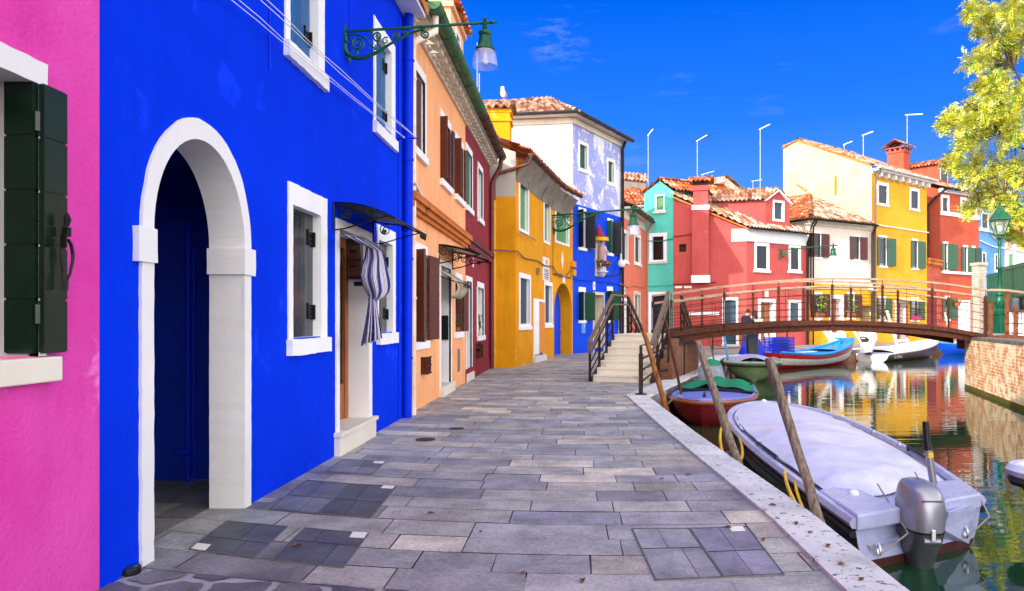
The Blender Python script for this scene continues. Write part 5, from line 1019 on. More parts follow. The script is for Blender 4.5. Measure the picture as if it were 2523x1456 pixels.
m.quad(fs.w(a, c, -.25), fs.w(b_, c, -.25), fs.w(b_, c), fs.w(a, c)); m.build('wall_vent', 'dark_wood', h)
m = M(); fs.wall(m, 0, fs.len, -.05, ZF); f.wall(m, 0, f.len, -.05, ZF); m.add([fs.w(0, ZF), fs.w(fs.len, ZF), fs.w(0, ZL)], [(0, 1, 2)]); m.quad(f.w(f.len, 0), f.w(f.len, ZF), f.w(f.len, ZF)+V((-5, 5, 0)), f.w(f.len, 0)+V((-5, 5, 0))); m.build('wall', 'red_plaster', h)
m = M(); f.box(m, .0, f.len, 6.35, ZF-.05, 0, .08); fs.box(m, fs.len-.9, fs.len+.08, 6.35, ZF-.05, 0, .032); m.build('frieze', 'chalk_plaster', h)
vg = fs.w(0, ZL)-fs.w(fs.len, ZF); up_ = vg*1.0; m = M(); e0, e1 = f.w(-.25, ZF, .35), f.w(f.len+.2, ZF, .35); tile_plane(m, e0, e1, e1+vg*1.1, e0+vg*1.1, seed=26, pal=PAL); m.build('roof', 'roof_tile', h)
m = M(); v0 = fs.w(fs.len+.1, ZF-.08, .12); v1 = fs.w(0, ZL-.08, .12); m.beam(v0, v1, .14, .1); m.build('verge', 'terracotta_trim', h)
gutter(h, f.w(-.1, ZF-.02, .4), f.w(f.len+.2, ZF-.02, .4), .1, 'black_iron', brackets=5); pipe(h, [f.w(f.len, ZF-.1, .4), f.w(f.len-.05, ZF-.6, .14), f.w(f.len-.05, 0, .14)], .08, 'black_iron', clamps=4)
uc0, uc1 = fs.u(Q1(720)[0]), fs.u(Q1(868)[0]); m = M(); fs.box(m, uc0, uc1, 3.95, 8.5, .0, .5); fs.box(m, uc0+.06, uc1-.06, 8.5, 9.75, -.35, .44); fs.box(m, uc0-.02, uc1+.02, 9.45, 9.75, -.45, .52); ch = m.build('chimney', 'red_plaster', h)
m = M(); fs.box(m, uc0-.03, uc1+.03, 8.28, 8.55, -.3, .53); m.build('chimney_band', 'white_trim', ch); m = M(); fs.box(m, uc0-.06, uc1+.06, 3.85, 4.3, 0, .55); m.build('chimney_foot', 'white_trim', ch)
m = M(); fs.box(m, uc0+.1, uc1-.1, 9.75, 10.0, -.3, .4); m.build('chimney_vent', 'dark_wood', ch); m = M(); q = [fs.w(uc0-.25, 9.98, .75), fs.w(uc1+.25, 9.98, .75), fs.w(uc1+.25, 10.35, .05), fs.w(uc0-.25, 10.35, .05)]; tile_plane(m, *q, seed=27, pal=PALO); tile_plane(m, fs.w(uc1+.25, 9.98, -.65), fs.w(uc0-.25, 9.98, -.65), q[3], q[2], seed=28, pal=PALO); m.build('chimney_cap', 'roof_tile', ch)
for x0, x1, y0, y1 in ((833, 891, 300, 318), (908, 970, 300, 318), (950, 1200, 515, 542)):
    a, e = fs.uz(*Q3(x0, y0)); b_ = fs.u(Q3(x1)[0]); c = fs.uz(*Q3(x0, y1))[1]; m = M(); fs.box(m, a, b_, c, e, 0, .03); m.build('lintel', 'white_trim', h)
d0, d1 = f.u(Q1(1380)[0]), f.u(Q1(1598)[0]); zb, ze, zp = 7.05, 9.0, 9.75; fd = Fac(tuple(f.w(d0, 0, -.1))[:2], tuple(f.w(d1, 0, -.1))[:2]); m = M(); dm = fd.len/2; bk = V((vg.x, vg.y, 0)).normalized()*4.3
p = Q1(1435, 893); do = root  # dormer
holes = []; a, e = fd.uz(*p); b_ = fd.u(Q1(1538)[0]); c = fd.uz(p[0], Q1(0, 1082)[1])[1]; fd.holes.append((a+.14, b_-.14, c+.14, e-.14)); fd.wall(m, 0, fd.len, zb, ze); m.add([fd.w(0, ze), fd.w(fd.len, ze), fd.w(dm, zp)], [(0, 1, 2)])
for u in (0, fd.len): m.quad(fd.w(u, zb), fd.w(u, ze), fd.w(u, ze)+bk, fd.w(u, zb)+bk)
do = m.build('dormer', 'red_plaster', h); m = M()
for q in ((a, a+.14, c, e), (b_-.14, b_, c, e), (a+.14, b_-.14, e-.14, e), (a+.14, b_-.14, c, c+.14)): fd.box(m, *q, -.12, .03)
m.build('window', 'white_trim', do); m = M(); fd.box(m, a+.14, b_-.14, c+.14, e-.14, -.14, -.1); m.build('shutter', 'teal_slate', do)
m = M(); o = fd.n*.18
for s, u in ((0, -.2), (1, fd.len+.2)):
    lo, pk = fd.w(u, ze-.02)+o, fd.w(dm, zp+.08)+o
    if s == 0: tile_plane(m, lo+bk, lo, pk, pk+bk, seed=29)
    else: tile_plane(m, lo, lo+bk, pk+bk, pk, seed=30)
m.build('dormer_roof', 'roof_tile', do); m = M(); m.beam(fd.w(-.1, ze-.05, .06), fd.w(dm, zp-.05, .06), .1, .18, fd.n); m.beam(fd.w(dm, zp-.05, .06), fd.w(fd.len+.1, ze-.05, .06), .1, .18, fd.n); m.build('barge_board', 'white_trim', do)
wl_ = f.pw(*Q1(1495, 1380), 0); wall_lamp('small green bracket lamp on the red house front above the bridge', wl_+V((0, 0, .25)), f.n*.72+f.t*.7, 1.85, plain=True)
num(h, f, f.u(Q3(1580)[0]), f.uz(*Q3(1590, 388))[1], '27', w=.3, hgt=.38)
pipe(h, [fs.w(0, 6.75, .04), fs.w(1.0, 6.85, .05), fs.w(uc0, 6.9, .04)], .03, 'oxblood_pipe', 'cable', n=6); pipe(h, [fs.w(0, 3.8, .04), fs.w(2, 3.85, .05), fs.w(uc1+.4, 3.9, .04)], .03, 'oxblood_pipe', 'cable', n=6)
# ---- stone attic house behind the red roof
h = root('stone_attic_house', 'pale stone attic with a dark green window peeping over the red roof', 'house', (12, 52, 0)); f = Fac((11.4, 52), (14.5, 54.2)); fs = Fac((9.6, 53.6), (11.4, 52)); p = Q1(940, 785); window(h, f, p[0], Q1(1010)[0], p[1], Q1(0, 862)[1], .08, fm='cream_stone', sm='deep_green')
z1 = 12.05; m = M(); f.wall(m, 0, f.len, 0, 10.6); fs.wall(m, 0, fs.len, 0, 11.6); m.add([f.w(0, 10.6), f.w(f.len, 10.6), f.w(.0, 12.3)], [(0, 1, 2)]); m.build('wall', 'cream_stone', h); m = M(); tile_plane(m, fs.w(-.3, 11.6, .25), fs.w(fs.len+.2, 11.6, .25), f.w(.1, 12.45, -.2), f.w(-.3, 12.5, -2.2), seed=33); tile_plane(m, f.w(f.len, 10.5, .2), f.w(f.len, 10.5, -3), f.w(0, 12.45, -3), f.w(0, 12.45, .2), seed=34); m.build('roof', 'roof_tile', h)
# ---- cream house with a gold ground floor
h = root('cream_house', 'cream house with a hipped tile roof, maroon shutters and a yellow ground floor', 'house', (18, 47.5, 0)); f = Fac((15.3, 45.0), (20.5, 47.8)); ZE = 8.12; ZG = 3.98
shut_win(h, f, Q2, 432, 487, 1108, 1308, 'maroon_shutter', 'maroon_shutter', .52, .62, la=2, ra=12, fill='blind'); shut_win(h, f, Q2, 762, 810, 1136, 1328, 'maroon_shutter', 'maroon_shutter', .45, .6, la=2, ra=12, fill='blind')
shut_win(h, f, QB, 500, 612, 408, 800, 'maroon_shutter', 'maroon_shutter', .4, .62, la=2, ra=15); shut_win(h, f, QB, 1045, 1165, 412, 800, 'maroon_shutter', 'maroon_shutter', .35, .6, la=2, ra=12); doorway(h, f, QB, 735, 990, 412, .25, 'door_wood', .45, z0=.75)
a, e = f.uz(*QB(1265, 595)); b_ = f.u(QB(1455)[0]); f.holes.append((a, b_, -1, e)); m = M()
for u in (a, b_): m.quad(f.w(u, 0, -1.5), f.w(u, 0), f.w(u, e), f.w(u, e, -1.5))
m.quad(f.w(a, e, -1.5), f.w(b_, e, -1.5), f.w(b_, e), f.w(a, e)); f.box(m, a, b_, 0, e, -1.6, -1.5); m.build('passage', 'grey_render', h); m = M(); f.box(m, a-.1, b_, e, e+.18, -.02, .15); m.build('passage_lintel', 'gold_plaster', h)
m = M(); f.wall(m, 0, f.len, ZG, ZE); sd = V((-4, 4.6, 0)); m.quad(f.w(0, ZG), f.w(0, ZE), f.w(0, ZE)+sd, f.w(0, ZG)+sd); m.build('wall', 'rose_plaster', h); m = M(); f.wall(m, 0, f.len, -.05, ZG, .02); m.quad(f.w(0, 0), f.w(0, ZG), f.w(0, ZG)+sd, f.w(0, 0)+sd); m.build('ground_floor_wall', 'gold_plaster', h)
m = M(); f.box(m, 0, f.len, ZE-.35, ZE+.02, 0, .1); m.build('cornice', 'cream_stone', h)
ap = V((17.5, 51.7, 10.95)); e0, e1 = f.w(-.45, ZE+.06, .5), f.w(f.len, ZE+.06, .5); m = M(); tile_plane(m, e0, e1, ap, ap, seed=35); tile_plane(m, e0+sd, e0, ap, ap+V((-1.5, 1.5, 0)), seed=36, pal=PALO); m.build('roof', 'roof_tile', h); m = M(); ridge(m, e0+V((0, 0, .1)), ap+V((0, 0, .08)), .16, PALO); m.build('ridge_tile', 'roof_tile', h)
gutter(h, f.w(-.5, ZE, .55), f.w(f.len, ZE, .55), .11, 'black_iron', brackets=6); gutter(h, f.w(-.5, ZE, .5)+sd*.6, f.w(-.5, ZE, .55), .11, 'black_iron', brackets=2)
for k in (0, .22): pipe(h, [f.w(.15+k-.2, ZE-.1, .5), f.w(-.05+k, ZE-.5, .15), f.w(-.05+k, .0 if k else 2.4, .15)], .05, 'black_iron', clamps=4)
pipe(h, [f.w(-.3, 2.6, .12), f.w(-.3, 0, .12)], .1, 'salmon_pipe'); pipe(h, [f.w(f.len-.1, ZE-.1, .5), f.w(f.len-.1, ZE-.6, .2), f.w(f.len-.1, 0, .16)], .085, 'slate_gutter', clamps=4)
u_ = f.u(QB(1415)[0]); m = M(); f.box(m, u_-.12, u_+.12, 3.7, 4.05, 0, .25); m.ball(f.w(u_, 3.65, .2), .16, 8); m.build('security_light', 'cream_stone', h)
# ---- yellow three storey house
h = root('yellow_house', 'tall yellow house with pale buttercream side wall and a dentilled white eave', 'house', (25, 53.5, 0)); f = Fac((20.55, 47.82), (26.72, 52.4)); fs = Fac((16.2, 53.7), (20.55, 47.82)); ZE = 11.75; LR = 5.9; ZR = 15.25; SL = (ZR-ZE-.3)/(LR+.6); ZG0 = ZE+.28+.6*SL
closed(h, f, Q2, 950, 1050, 672, 862, .25, 'navy_shutter'); closed(h, f, Q2, 1222, 1307, 722, 905, .25, 'navy_shutter')
shut_win(h, f, Q2, 970, 1032, 1140, 1378, 'green_shutter', 'green_shutter', .26, .95, la=2, ra=10, fill='blind'); shut_win(h, f, Q2, 1246, 1292, 1168, 1398, 'green_shutter', 'green_shutter', .22, .85, la=2, ra=10, fill='blind')
shut_win(h, f, QB, 1575, 1690, 472, 830, 'green_shutter', 'green_shutter', .25, .65, la=2, ra=10); shut_win(h, f, QB, 2125, 2240, 482, 840, 'green_shutter', 'green_shutter', .2, .7, la=2, ra=10); doorway(h, f, QB, 1845, 2050, 505, .22, 'door_wood', .4, z0=.2)
closed(h, fs, Q2, 205, 320, 478, 600, .32, 'old_green_shutter')
m = M(); f.wall(m, 0, f.len, -.05, ZE+.1); m.build('wall', 'yellow_plaster', h); m = M(); fs.wall(m, 0, fs.len, -.05, ZE); ur = fs.len-LR; zl = ZR-.2; m.add([fs.w(0, ZE), fs.w(fs.len, ZE), fs.w(fs.len, ZG0), fs.w(ur, ZR), fs.w(0, zl)], [(0, 1, 2, 3, 4)]); m.build('side_wall', 'butter_plaster', h)
m = M(); f.box(m, 0, f.len+.1, ZE+.02, ZE+.14, 0, .1); f.box(m, -.1, f.len+.2, ZE+.14, ZE+.3, -.1, .55); u = .5
while u < f.len: f.box(m, u, u+.24, ZE-.2, ZE+.138, .05, .42); u += .95
m.build('cornice', 'white_plaster', h)
bkv = (fs.w(ur, ZR)-fs.w(fs.len, ZG0))*((LR+.6)/LR); e0, e1 = f.w(-.15, ZE+.32, .6), f.w(f.len+.5, ZE+.32, .6); m = M(); tile_plane(m, e0, e1, e1+bkv, e0+bkv, seed=37); t0 = e0+bkv; tile_plane(m, t0+f.t*7.5, t0, t0+V((-.9, 1.2, -.4)), t0+f.t*7.5+V((-.9, 1.2, -.4)), seed=38); m.build('roof', 'roof_tile', h)
m = M(); ridge(m, t0+V((0, 0, .03)), t0+f.t*7.7+V((0, 0, .03)), .14); m.build('ridge_tile', 'roof_tile', h); m = M(); m.beam(fs.w(fs.len, ZG0, .06), fs.w(ur, ZR+.02, .06), .16, .1); m.beam(fs.w(ur, ZR+.05, .06), fs.w(0, zl+.05, .06), .12, .08); m.build('verge', 'terracotta_trim', h)
gutter(h, f.w(-.2, ZE+.36, .68), f.w(f.len+.2, ZE+.36, .68), .12, 'white_plaster', brackets=6); pipe(h, [f.w(.1, ZE+.2, .6), f.w(.25, ZE-.4, .2), f.w(.2, ZE-.9, .14), f.w(.2, 0, .14)], .08, 'grey_wood', clamps=5)
for z in (8.2, ): pipe(h, wiggle(f.w(.4, z, .15), f.w(f.len, z, .12), 16, .0, random.Random(2)), .05, 'white_plaster', 'cable', n=6)
ap = [(1500, 640), ]; u_ = f.u(QB(1850)[0]); z_ = f.uz(*QB(1850, 465))[1]; u2 = f.u(QB(2180)[0]); m = M(); m.quad(f.w(u_, z_, .02), f.w(u2, z_, .02), f.w(u2, z_-.25, .9), f.w(u_, z_-.25, .9)); m.build('door_awning', 'pale_peach_plaster', h, solid=.03)
u_ = f.u(QB(2030)[0]); m = M(); m.grid([[f.w(u_-.12+.06*k, z, .1+.04*math.sin(k*2.2)) for k in range(6)] for z in (2.7, 1.9, .9, .35)]); m.build('door_curtain', 'brick_red_plaster', h)
ml = M(); zz = fs.uz(*Q2(610, 632))[1]; u_ = fs.u(Q2(610)[0]); fs.box(ml, u_-.07, u_+.07, zz-1.4, zz, 0, .08); ml.build('flue_pipe', 'terracotta_trim', h); u_, z_ = fs.uz(*Q2(330, 730)); ml = M(); ml.beam(fs.w(u_-.4, z_+.3, .06), fs.w(u_+.4, z_-.3, .06), .1, .12); ml.build('roof_slab', 'terracotta_trim', h)
# ---- brick red house
h = root('brick_red_house', 'orange red house with green shutters, white sill bands and a red roof dormer', 'house', (35, 63, 0)); f = Fac((29.0, 54.8), (33.65, 57.5)); fs = Fac((26.0, 60.0), (29.0, 54.8)); ZE = 11.95
for x0, x1, y0, y1 in ((280, 357, -8, 155), (458, 526, 15, 198), (538, 608, 38, 212)): closed(h, f, QA, x0, x1, y0, y1, .25, 'navy_shutter')
p0, p1 = f.uz(*QA(270, 152)), f.uz(*QA(615, 222)); m = M(); f.box(m, .0, f.len, p0[1]-.25, p0[1]+.08, 0, .1); m.build('sill_band', 'white_trim', h)
shut_win(h, f, QA, 304, 343, 440, 682, 'green_shutter', 'green_shutter', .35, 1.1, la=2, ra=8); shut_win(h, f, QA, 486, 524, 472, 694, 'deep_green', 'green_shutter', .3, .8, la=2, ra=8, sill=False); shut_win(h, f, QA, 566, 590, 478, 700, None, 'deep_green', .5, .75, la=2, ra=8, sill=False)
m = M(); z_ = f.uz(*QA(290, 690))[1]; f.box(m, .1, f.len-.4, z_-.2, z_, 0, .14); m.build('lower_sill_band', 'white_trim', h)
shut_win(h, f, QA, 318, 358, 935, 1130, 'green_shutter', 'green_shutter', .35, .8, la=2, ra=8); doorway(h, f, QA, 438, 545, 955, .12, 'white_paint', .15)
m = M(); f.wall(m, 0, f.len, -.05, ZE); fs.wall(m, 0, fs.len, -.05, ZE); m.add([fs.w(0, ZE), fs.w(fs.len, ZE), fs.w(0, ZE+2.6)], [(0, 1, 2)]); m.build('wall', 'brick_red_plaster', h)
m = M(); f.box(m, -.05, f.len, ZE-.2, ZE+.1, -.1, .2); m.build('cornice', 'white_trim', h); e0, e1 = f.w(-.2, ZE+.15, .4), f.w(f.len, ZE+.15, .4); bk = V((-3, 5.2, 2.6)); m = M(); tile_plane(m, e0, e1, e1+bk, e0+bk, seed=40); m.build('roof', 'roof_tile', h); gutter(h, f.w(-.2, ZE+.08, .5), f.w(f.len, ZE+.08, .5), .13, 'black_iron')
pipe(h, [f.w(.0, ZE, .5), fs.w(fs.len-.2, ZE-.6, .3), fs.w(fs.len-1.0, ZE-1.2, .14), fs.w(fs.len-1.0, 4.5, .14)], .1, 'slate_gutter')
# dormer
fd = Fac(tuple(P(Q2(1470)[0], 0, 57.0))[:2], tuple(P(Q2(1550)[0], 0, 58.4))[:2]); m = M(); dm = fd.len/2; bk2 = V((-.68, .73, 0))*5; a, b_ = fd.u(Q2(1482)[0]), fd.u(Q2(1535)[0]); e = fd.uz(*Q2(1482, 560))[1]; c = fd.uz(*Q2(1482, 662))[1]
ze = fd.uz(*Q2(1470, 535))[1]; zp = fd.uz(*Q2(1512, 500))[1]; fd.wall(m, 0, fd.len, 11.6, ze); m.add([fd.w(0, ze), fd.w(fd.len, ze), fd.w(dm, zp)], [(0, 1, 2)])
for u in (0, fd.len): m.quad(fd.w(u, 11.6), fd.w(u, ze), fd.w(u, ze)+bk2*1.6, fd.w(u, 11.6)+bk2*1.6)
do = m.build('dormer', 'brick_red_plaster', h); m = M(); fd.box(m, a, b_, e-.15, e, 0, .025); fd.box(m, a-.12, a, c, e, 0, .025); fd.box(m, b_, b_+.12, c, e, 0, .025); m.build('window', 'white_trim', do); m = M(); fd.box(m, a, b_, c, e-.15, 0, .03); m.build('shutter', 'deep_green', do)
m = M(); o = fd.n*.3; pk = fd.w(dm, zp+.1)+o; lo = fd.w(-.3, ze)+o; tile_plane(m, lo+bk2*1.7, lo, pk, pk+bk2*1.7, seed=41, pal=PALO); lo = fd.w(fd.len+.3, ze)+o; tile_plane(m, lo, lo+bk2*1.7, pk+bk2*1.7, pk, seed=42, pal=PALO); m.build('dormer_roof', 'roof_tile', do); m = M(); m.beam(fd.w(-.1, ze, .06), fd.w(dm, zp, .06), .1, .2, fd.n); m.beam(fd.w(dm, zp, .06), fd.w(fd.len+.1, ze, .06), .1, .2, fd.n); m.build('barge_board', 'white_trim', do)
# square chimney between the yellow and the red house
DZ = -1.2; cc = P(2214, 400, 54.3); m = M(); m.box((cc.x, cc.y, 14.6+DZ), (1.25, 1.25, 2.6), .75); m.box((cc.x, cc.y, 15.9+DZ), (1.38, 1.38, .14), .75); ch = m.build('chimney', 'brick_red_plaster', h)
m = M()
for k in range(4):
    for j in (-.5, 0, .5): a = .75+k*math.pi/2; m.box((cc.x+.62*math.cos(a)-j*math.sin(a)*.8, cc.y+.62*math.sin(a)+j*math.cos(a)*.8, 16.05+DZ), (.12, .2, .24), a)
m.box((cc.x, cc.y, 16.22+DZ), (1.5, 1.5, .1), .75); m.build('chimney_vent', 'brick_leaf', ch); m = M(); t_, n_ = V((.73, .68, 0)), V((.68, -.73, 0))
for s in (1, -1): a0 = cc+n_*s*.95-t_*s*.95; a1 = cc+n_*s*.95+t_*s*.95; a0.z = a1.z = 16.27+DZ; r0_, r1_ = cc+t_*s*.95, cc-t_*s*.95; r0_.z = r1_.z = 16.8+DZ; tile_plane(m, a0, a1, r0_, r1_, seed=43+s, pal=PALO)
m.build('chimney_cap', 'roof_tile', ch)
# low brick wall between yellow and red house
g = root('brick_garden_wall', 'low red washed brick wall with a toothed brick coping between yellow and red houses', 'wall', (30.5, 58.6, 0)); fb = Fac((26.76, 52.45), (28.98, 54.75)); z1 = fb.uz(*QA(160, 640))[1]; m = M(); fb.box(m, 0, fb.len, 0, z1, -.4, 0); brick('red_wash_brick', tuple(fb.t)[:2], '#c0492f', '#d4603f', '#c96a50', 1.6); m.build('wall', 'red_wash_brick', g)
m = M(); fb.box(m, -.05, fb.len, z1+.12, z1+.3, -.5, .2); fb.box(m, -.05, fb.len, z1+.42, z1+.55, -.5, .25); u = 0
while u < fb.len: fb.box(m, u, u+.13, z1, z1+.12, 0, .12); fb.box(m, u, u+.13, z1+.3, z1+.42, 0, .18); u += .26
m.build('coping', 'terracotta_trim', g)
m = M(); fb.box(m, .05, fb.len*.62, 0, 3.9, -.02, .05); m.build('gate_panel', 'oxblood_plaster', g)
# ---- pale blue house, pink house
h = root('sky_blue_house', 'pale blue house with dark shutters behind the tree and the green lamp post', 'house', (42, 69, 0)); f = Fac((33.7, 57.55), (37.97, 61.0)); ZE = 11.9
for x0, x1, y0, y1 in ((648, 716, 150, 305), (655, 692, 515, 690), (770, 803, 530, 692)): closed(h, f, QA, x0, x1, y0, y1, .14, 'black_shutter')
m = M(); f.wall(m, 0, f.len, -.05, ZE); m.build('wall', 'sky_plaster', h); m = M(); z_ = f.uz(*QA(640, 305))[1]; f.box(m, 0, f.len, z_-.2, z_, 0, .12); m.build('sill_band', 'white_trim', h); m = M(); tile_plane(m, f.w(0, ZE, .4), f.w(f.len, ZE, .4), f.w(f.len, ZE+2.4, -5), f.w(0, ZE+2.4, -5), seed=46); m.build('roof', 'roof_tile', h)
for dz in (0, 1.1): pipe(h, wiggle(f.w(0, 8.2+dz, .1), f.w(f.len, 7.9+dz, .1), 8, .15), .05, 'white_plaster', 'cable', n=6)
h = root('blush_house', 'low pale pink house with a green shutter behind the green fence', 'house', (49, 73, 0)); f = Fac((38.0, 61.05), (47, 63.2)); ZE = 9.0; closed(h, f, QA, 868, 968, 500, 690, .35, 'old_green_shutter')
m = M(); f.wall(m, 0, f.len, -.05, ZE); m.build('wall', 'blush_plaster', h); m = M(); f.box(m, 0, f.len, ZE-.35, ZE, 0, .3); m.build('cornice', 'white_trim', h); m = M(); tile_plane(m, f.w(-.3, ZE, .6), f.w(f.len, ZE, .6), f.w(f.len, ZE+3.2, -6), f.w(-.3, ZE+3.2, -6), seed=47, pal=PALO, colw=.3, row=.5); m.build('roof', 'roof_tile', h); pipe(h, wiggle(f.w(0, 7.9, .1), f.w(f.len, 7.6, .1), 10, .3), .05, 'blush_plaster', 'cable', n=6)
# ---- aerials on the roofs
def aerial(label, px, py0, py1, Y, bx, by, bl=0., els=0, r=.016):
    b0 = P(px, py0, Y); b1 = P(px, py1, Y); g = root('roof_aerial', label, 'aerial', b0-V((0, 0, .0)), 'aerials on the roofs'); m = M(); n = 4; m.tube([b0-V((0, 0, 1.5)), b1], [r*1.2, r], 6)
    for k in range(1, n): q = b0.lerp(b1, k/n); m.tube([q-V((0, 0, .025)), q+V((0, 0, .025))], r*1.5, 6)
    m.build('mast', 'galv', g); e = P(px+bx, py1+by, Y)
    if bx: m = M(); m.tube([b1-(e-b1)*.12, e], r*1.7, 6); m.build('boom', 'white_paint', g)
    if els:
        m = M(); d = (e-b1); x = V((.75, -.6, .1)).normalized() if abs(d.x) > .1 else V((1, 0, 0))
        for k in range(els): q = b1+d*(k/(els-1)); m.tube([q-x*bl*.7, q+x*bl*.7], r*.3, 4)
        m.beam(b1-d*.1, e, r*1.2, r*1.2); m.build('antenna_rods', 'slate_gutter', g)
aerial('pair of thin masts beside the hanging lantern of the first lamp', 1176, 262, 105, 27, 0, 0); aerial('thin bare mast standing right beside the one under the lamp', 1181, 265, 180, 27.3, 0, 0, r=.02)
aerial('short aerial just right of the tall blue house roof', 1509+36, 470, 445, 48, 12, -12, .5, 4); aerial('tall aerial above the orange roof left of the teal gable', 1597, 470, 333, 46, 12, -15, .9, 4, .022); aerial('tall aerial behind the red chimney with a long slanting boom', 1718, 455, 347, 46, 24, -14, 1.0, 6, .022); aerial('white grid aerial right of the red chimney', 1731, 447, 430, 47, 28, -8, .25, 8)
aerial('tallest bare aerial above the red dormer with a slanting boom', 1873, 470, 318, 50, 24, -12, .0, 0, .025); aerial('low aerial at the foot of the tall bare one', 1855, 465, 446, 50, 22, -3, .3, 5); aerial('aerial on the yellow roof with a short slanting boom', 2127, 395, 333, 56, 24, -9, .0, 0, .03); aerial('aerial beside the square red chimney with a level boom', 2235, 410, 283, 62, 38, -2, .0, 0, .032); aerial('aerial peeping out beside the tree at right', 2375, 450, 405, 70, 0, 0, .0, 0, .032); aerial('tiny aerial on the ridge of the buttercream gable', 2080, 362, 356, 56, 20, -8, .0, 0, .025); aerial('tiny aerial on the eave of the tall blue house', 1505, 345, 325, 40, 6, -8, .2, 3)
# ---- seagull on the tall roof
sb = P(1243, 250, 36.0); g = root('seagull', 'white and grey gull standing on the ridge of the tall white house', 'gull', sb); m = M()
bx = [(-.30, .18, .02), (-.2, .2, .07), (-.05, .24, .12), (.08, .32, .12), (.16, .42, .085), (.20, .5, .075), (.25, .555, .08), (.31, .555, .05), (.34, .545, .02)]
m.tube([sb+V((-x*.25-.05, x*.2, z*1.35)) for x, z, r in bx], [r*1.25 for *_, r in bx], 10); o = m.build('body', 'white_paint', g, True)
m = M()
for s in (-1, 1): m.add([sb+V((-.0, -.0, .5))+V((.07*s, -.1, 0)), sb+V((.1*s+.05, -.09, .38)), sb+V((.06*s+.11, -.07, .18)), sb+V((.03*s, -.05, .3))], [(0, 1, 2, 3)])
m.build('wing', 'grey_wood', g, solid=.03); m = M()
for s in (-1, 1): m.tube([sb+V((.04*s-.02, 0, .2)), sb+V((.04*s-.02, -.02, -.02))], .014, 5)
m.build('legs', 'orange_door', g); m = M(); m.tube([sb+V((-.13, .06, .75)), sb+V((-.2, .07, .73))], [.03, .008], 6); m.build('beak', 'gold_fringe', g)
# ================================================================ footbridge, steps and abutments
def cr(pts, x):
    """smooth interpolation through (x, y) points"""
    for i in range(len(pts)-1):
        x0, y0 = pts[i]; x1, y1 = pts[i+1]
        if x <= x1 or i == len(pts)-2:
            t = max(0, min(1, (x-x0)/(x1-x0))); m0 = (y1-pts[max(i-1, 0)][1])/(x1-pts[max(i-1, 0)][0]); m1 = (pts[min(i+2, len(pts)-1)][1]-y0)/(pts[min(i+2, len(pts)-1)][0]-x0); h = x1-x0
            return (2*t**3-3*t*t+1)*y0+(t**3-2*t*t+t)*h*m0+(-2*t**3+3*t*t)*y1+(t**3-t*t)*h*m1
N0, N1 = V((2.72, 19.5, 0)), V((13.25, 22.05, 0)); BD = (N1-N0).normalized(); BW = V((-BD.y, BD.x, 0)); WB = 1.55
ZT = [(0, 1.25), (.15, 1.44), (.31, 1.535), (.51, 1.585), (.8, 1.43), (1, 1.12)]; ZH = [(0, 2.36), (.15, 2.58), (.31, 2.77), (.51, 2.87), (.8, 2.79), (1, 2.56)]
g = root('footbridge', 'rusty steel footbridge with wooden handrails arching over the canal', 'bridge', ((N0+N1)/2)[:])
S_ = [i/40 for i in range(41)]
def bp(s, z, w=0.): p = N0+(N1-N0)*s+BW*w; return V((p.x, p.y, z))
def ribbon(m, w0, w1, dz0, dz1, base=ZT, ss=S_):
    rows = [[bp(s, cr(base, s)+dz0, w0), bp(s, cr(base, s)+dz0, w1), bp(s, cr(base, s)+dz1, w1), bp(s, cr(base, s)+dz1, w0)] for s in ss]
    m.grid(rows, close=True); m.add(rows[0], [(0, 1, 2, 3)]); m.add(rows[-1], [(0, 1, 2, 3)])
for sd, w0 in ((0, 0.), (1, WB)):
    o = -1 if sd == 0 else 1
    m = M(); ribbon(m, w0-.015, w0+.015, -.12, 0); ribbon(m, w0+o*.05, w0-o*.03, -.135, -.12); ribbon(m, w0-o*.05, w0-o*.035, -.3, -.135); ribbon(m, w0+o*.035, w0-o*.05, -.315, -.295); m.build('beam', 'rust_steel', g)
m = M(); ribbon(m, .03, WB-.03, -.13, -.09); m.build('deck', 'grey_wood', g)
for sd, w0 in ((0, 0.), (1, WB)):
    rl = M(); ribbon(rl, w0-.045, w0+.045, -.055, 0, ZH, S_); ob = rl.build('railing', 'rail_wood', g)
    ss = [.0, .15, .31, .475, .635, .80, .985]
    for s in ss:
        m = M(); zb, zt = cr(ZT, s), cr(ZH, s)
        for e in (-.006, .006): p = bp(s+e*.35, zb-.12, w0); m.beam(p, V((p.x, p.y, zt-.24)), .04, .014, BD)
        m.beam(bp(s, zt-.40, w0), bp(s, zt-.2, w0), .05, .06, BD); m.tube([bp(s, zt-.2, w0), bp(s, zt-.03, w0)], .011, 6); m.beam(bp(s, zb-.14, w0), bp(s, zb+.06, w0), .03, .08, BD); m.build('post', 'rust_steel', ob)
    for a, b_ in zip(ss, ss[1:]):
        m = M(); n = 7
        m.tube([bp(a+(b_-a)*(.04+.92*k/n), cr(ZH, a+(b_-a)*(.04+.92*k/n))-.265, w0) for k in range(n+1)], .036, 8); m.build('mid_rail', 'rail_wood', ob, True)
    for fr_ in (.14, .36, .58, .8):
        m = M(); m.tube([bp(s, cr(ZT, s)+fr_*(cr(ZH, s)-.3-cr(ZT, s)), w0) for s in S_[:-1]], .009, 5); m.build('rod', 'rust_steel', ob)
    for k in range(13):
        s = .04+.075*k
        if min(abs(s-q) for q in ss) > .022: m = M(); m.tube([bp(s, cr(ZT, s), w0), bp(s, cr(ZH, s)-.3-(.8-.8)*1, w0)], .008, 5); m.build('baluster', 'rust_steel', ob)
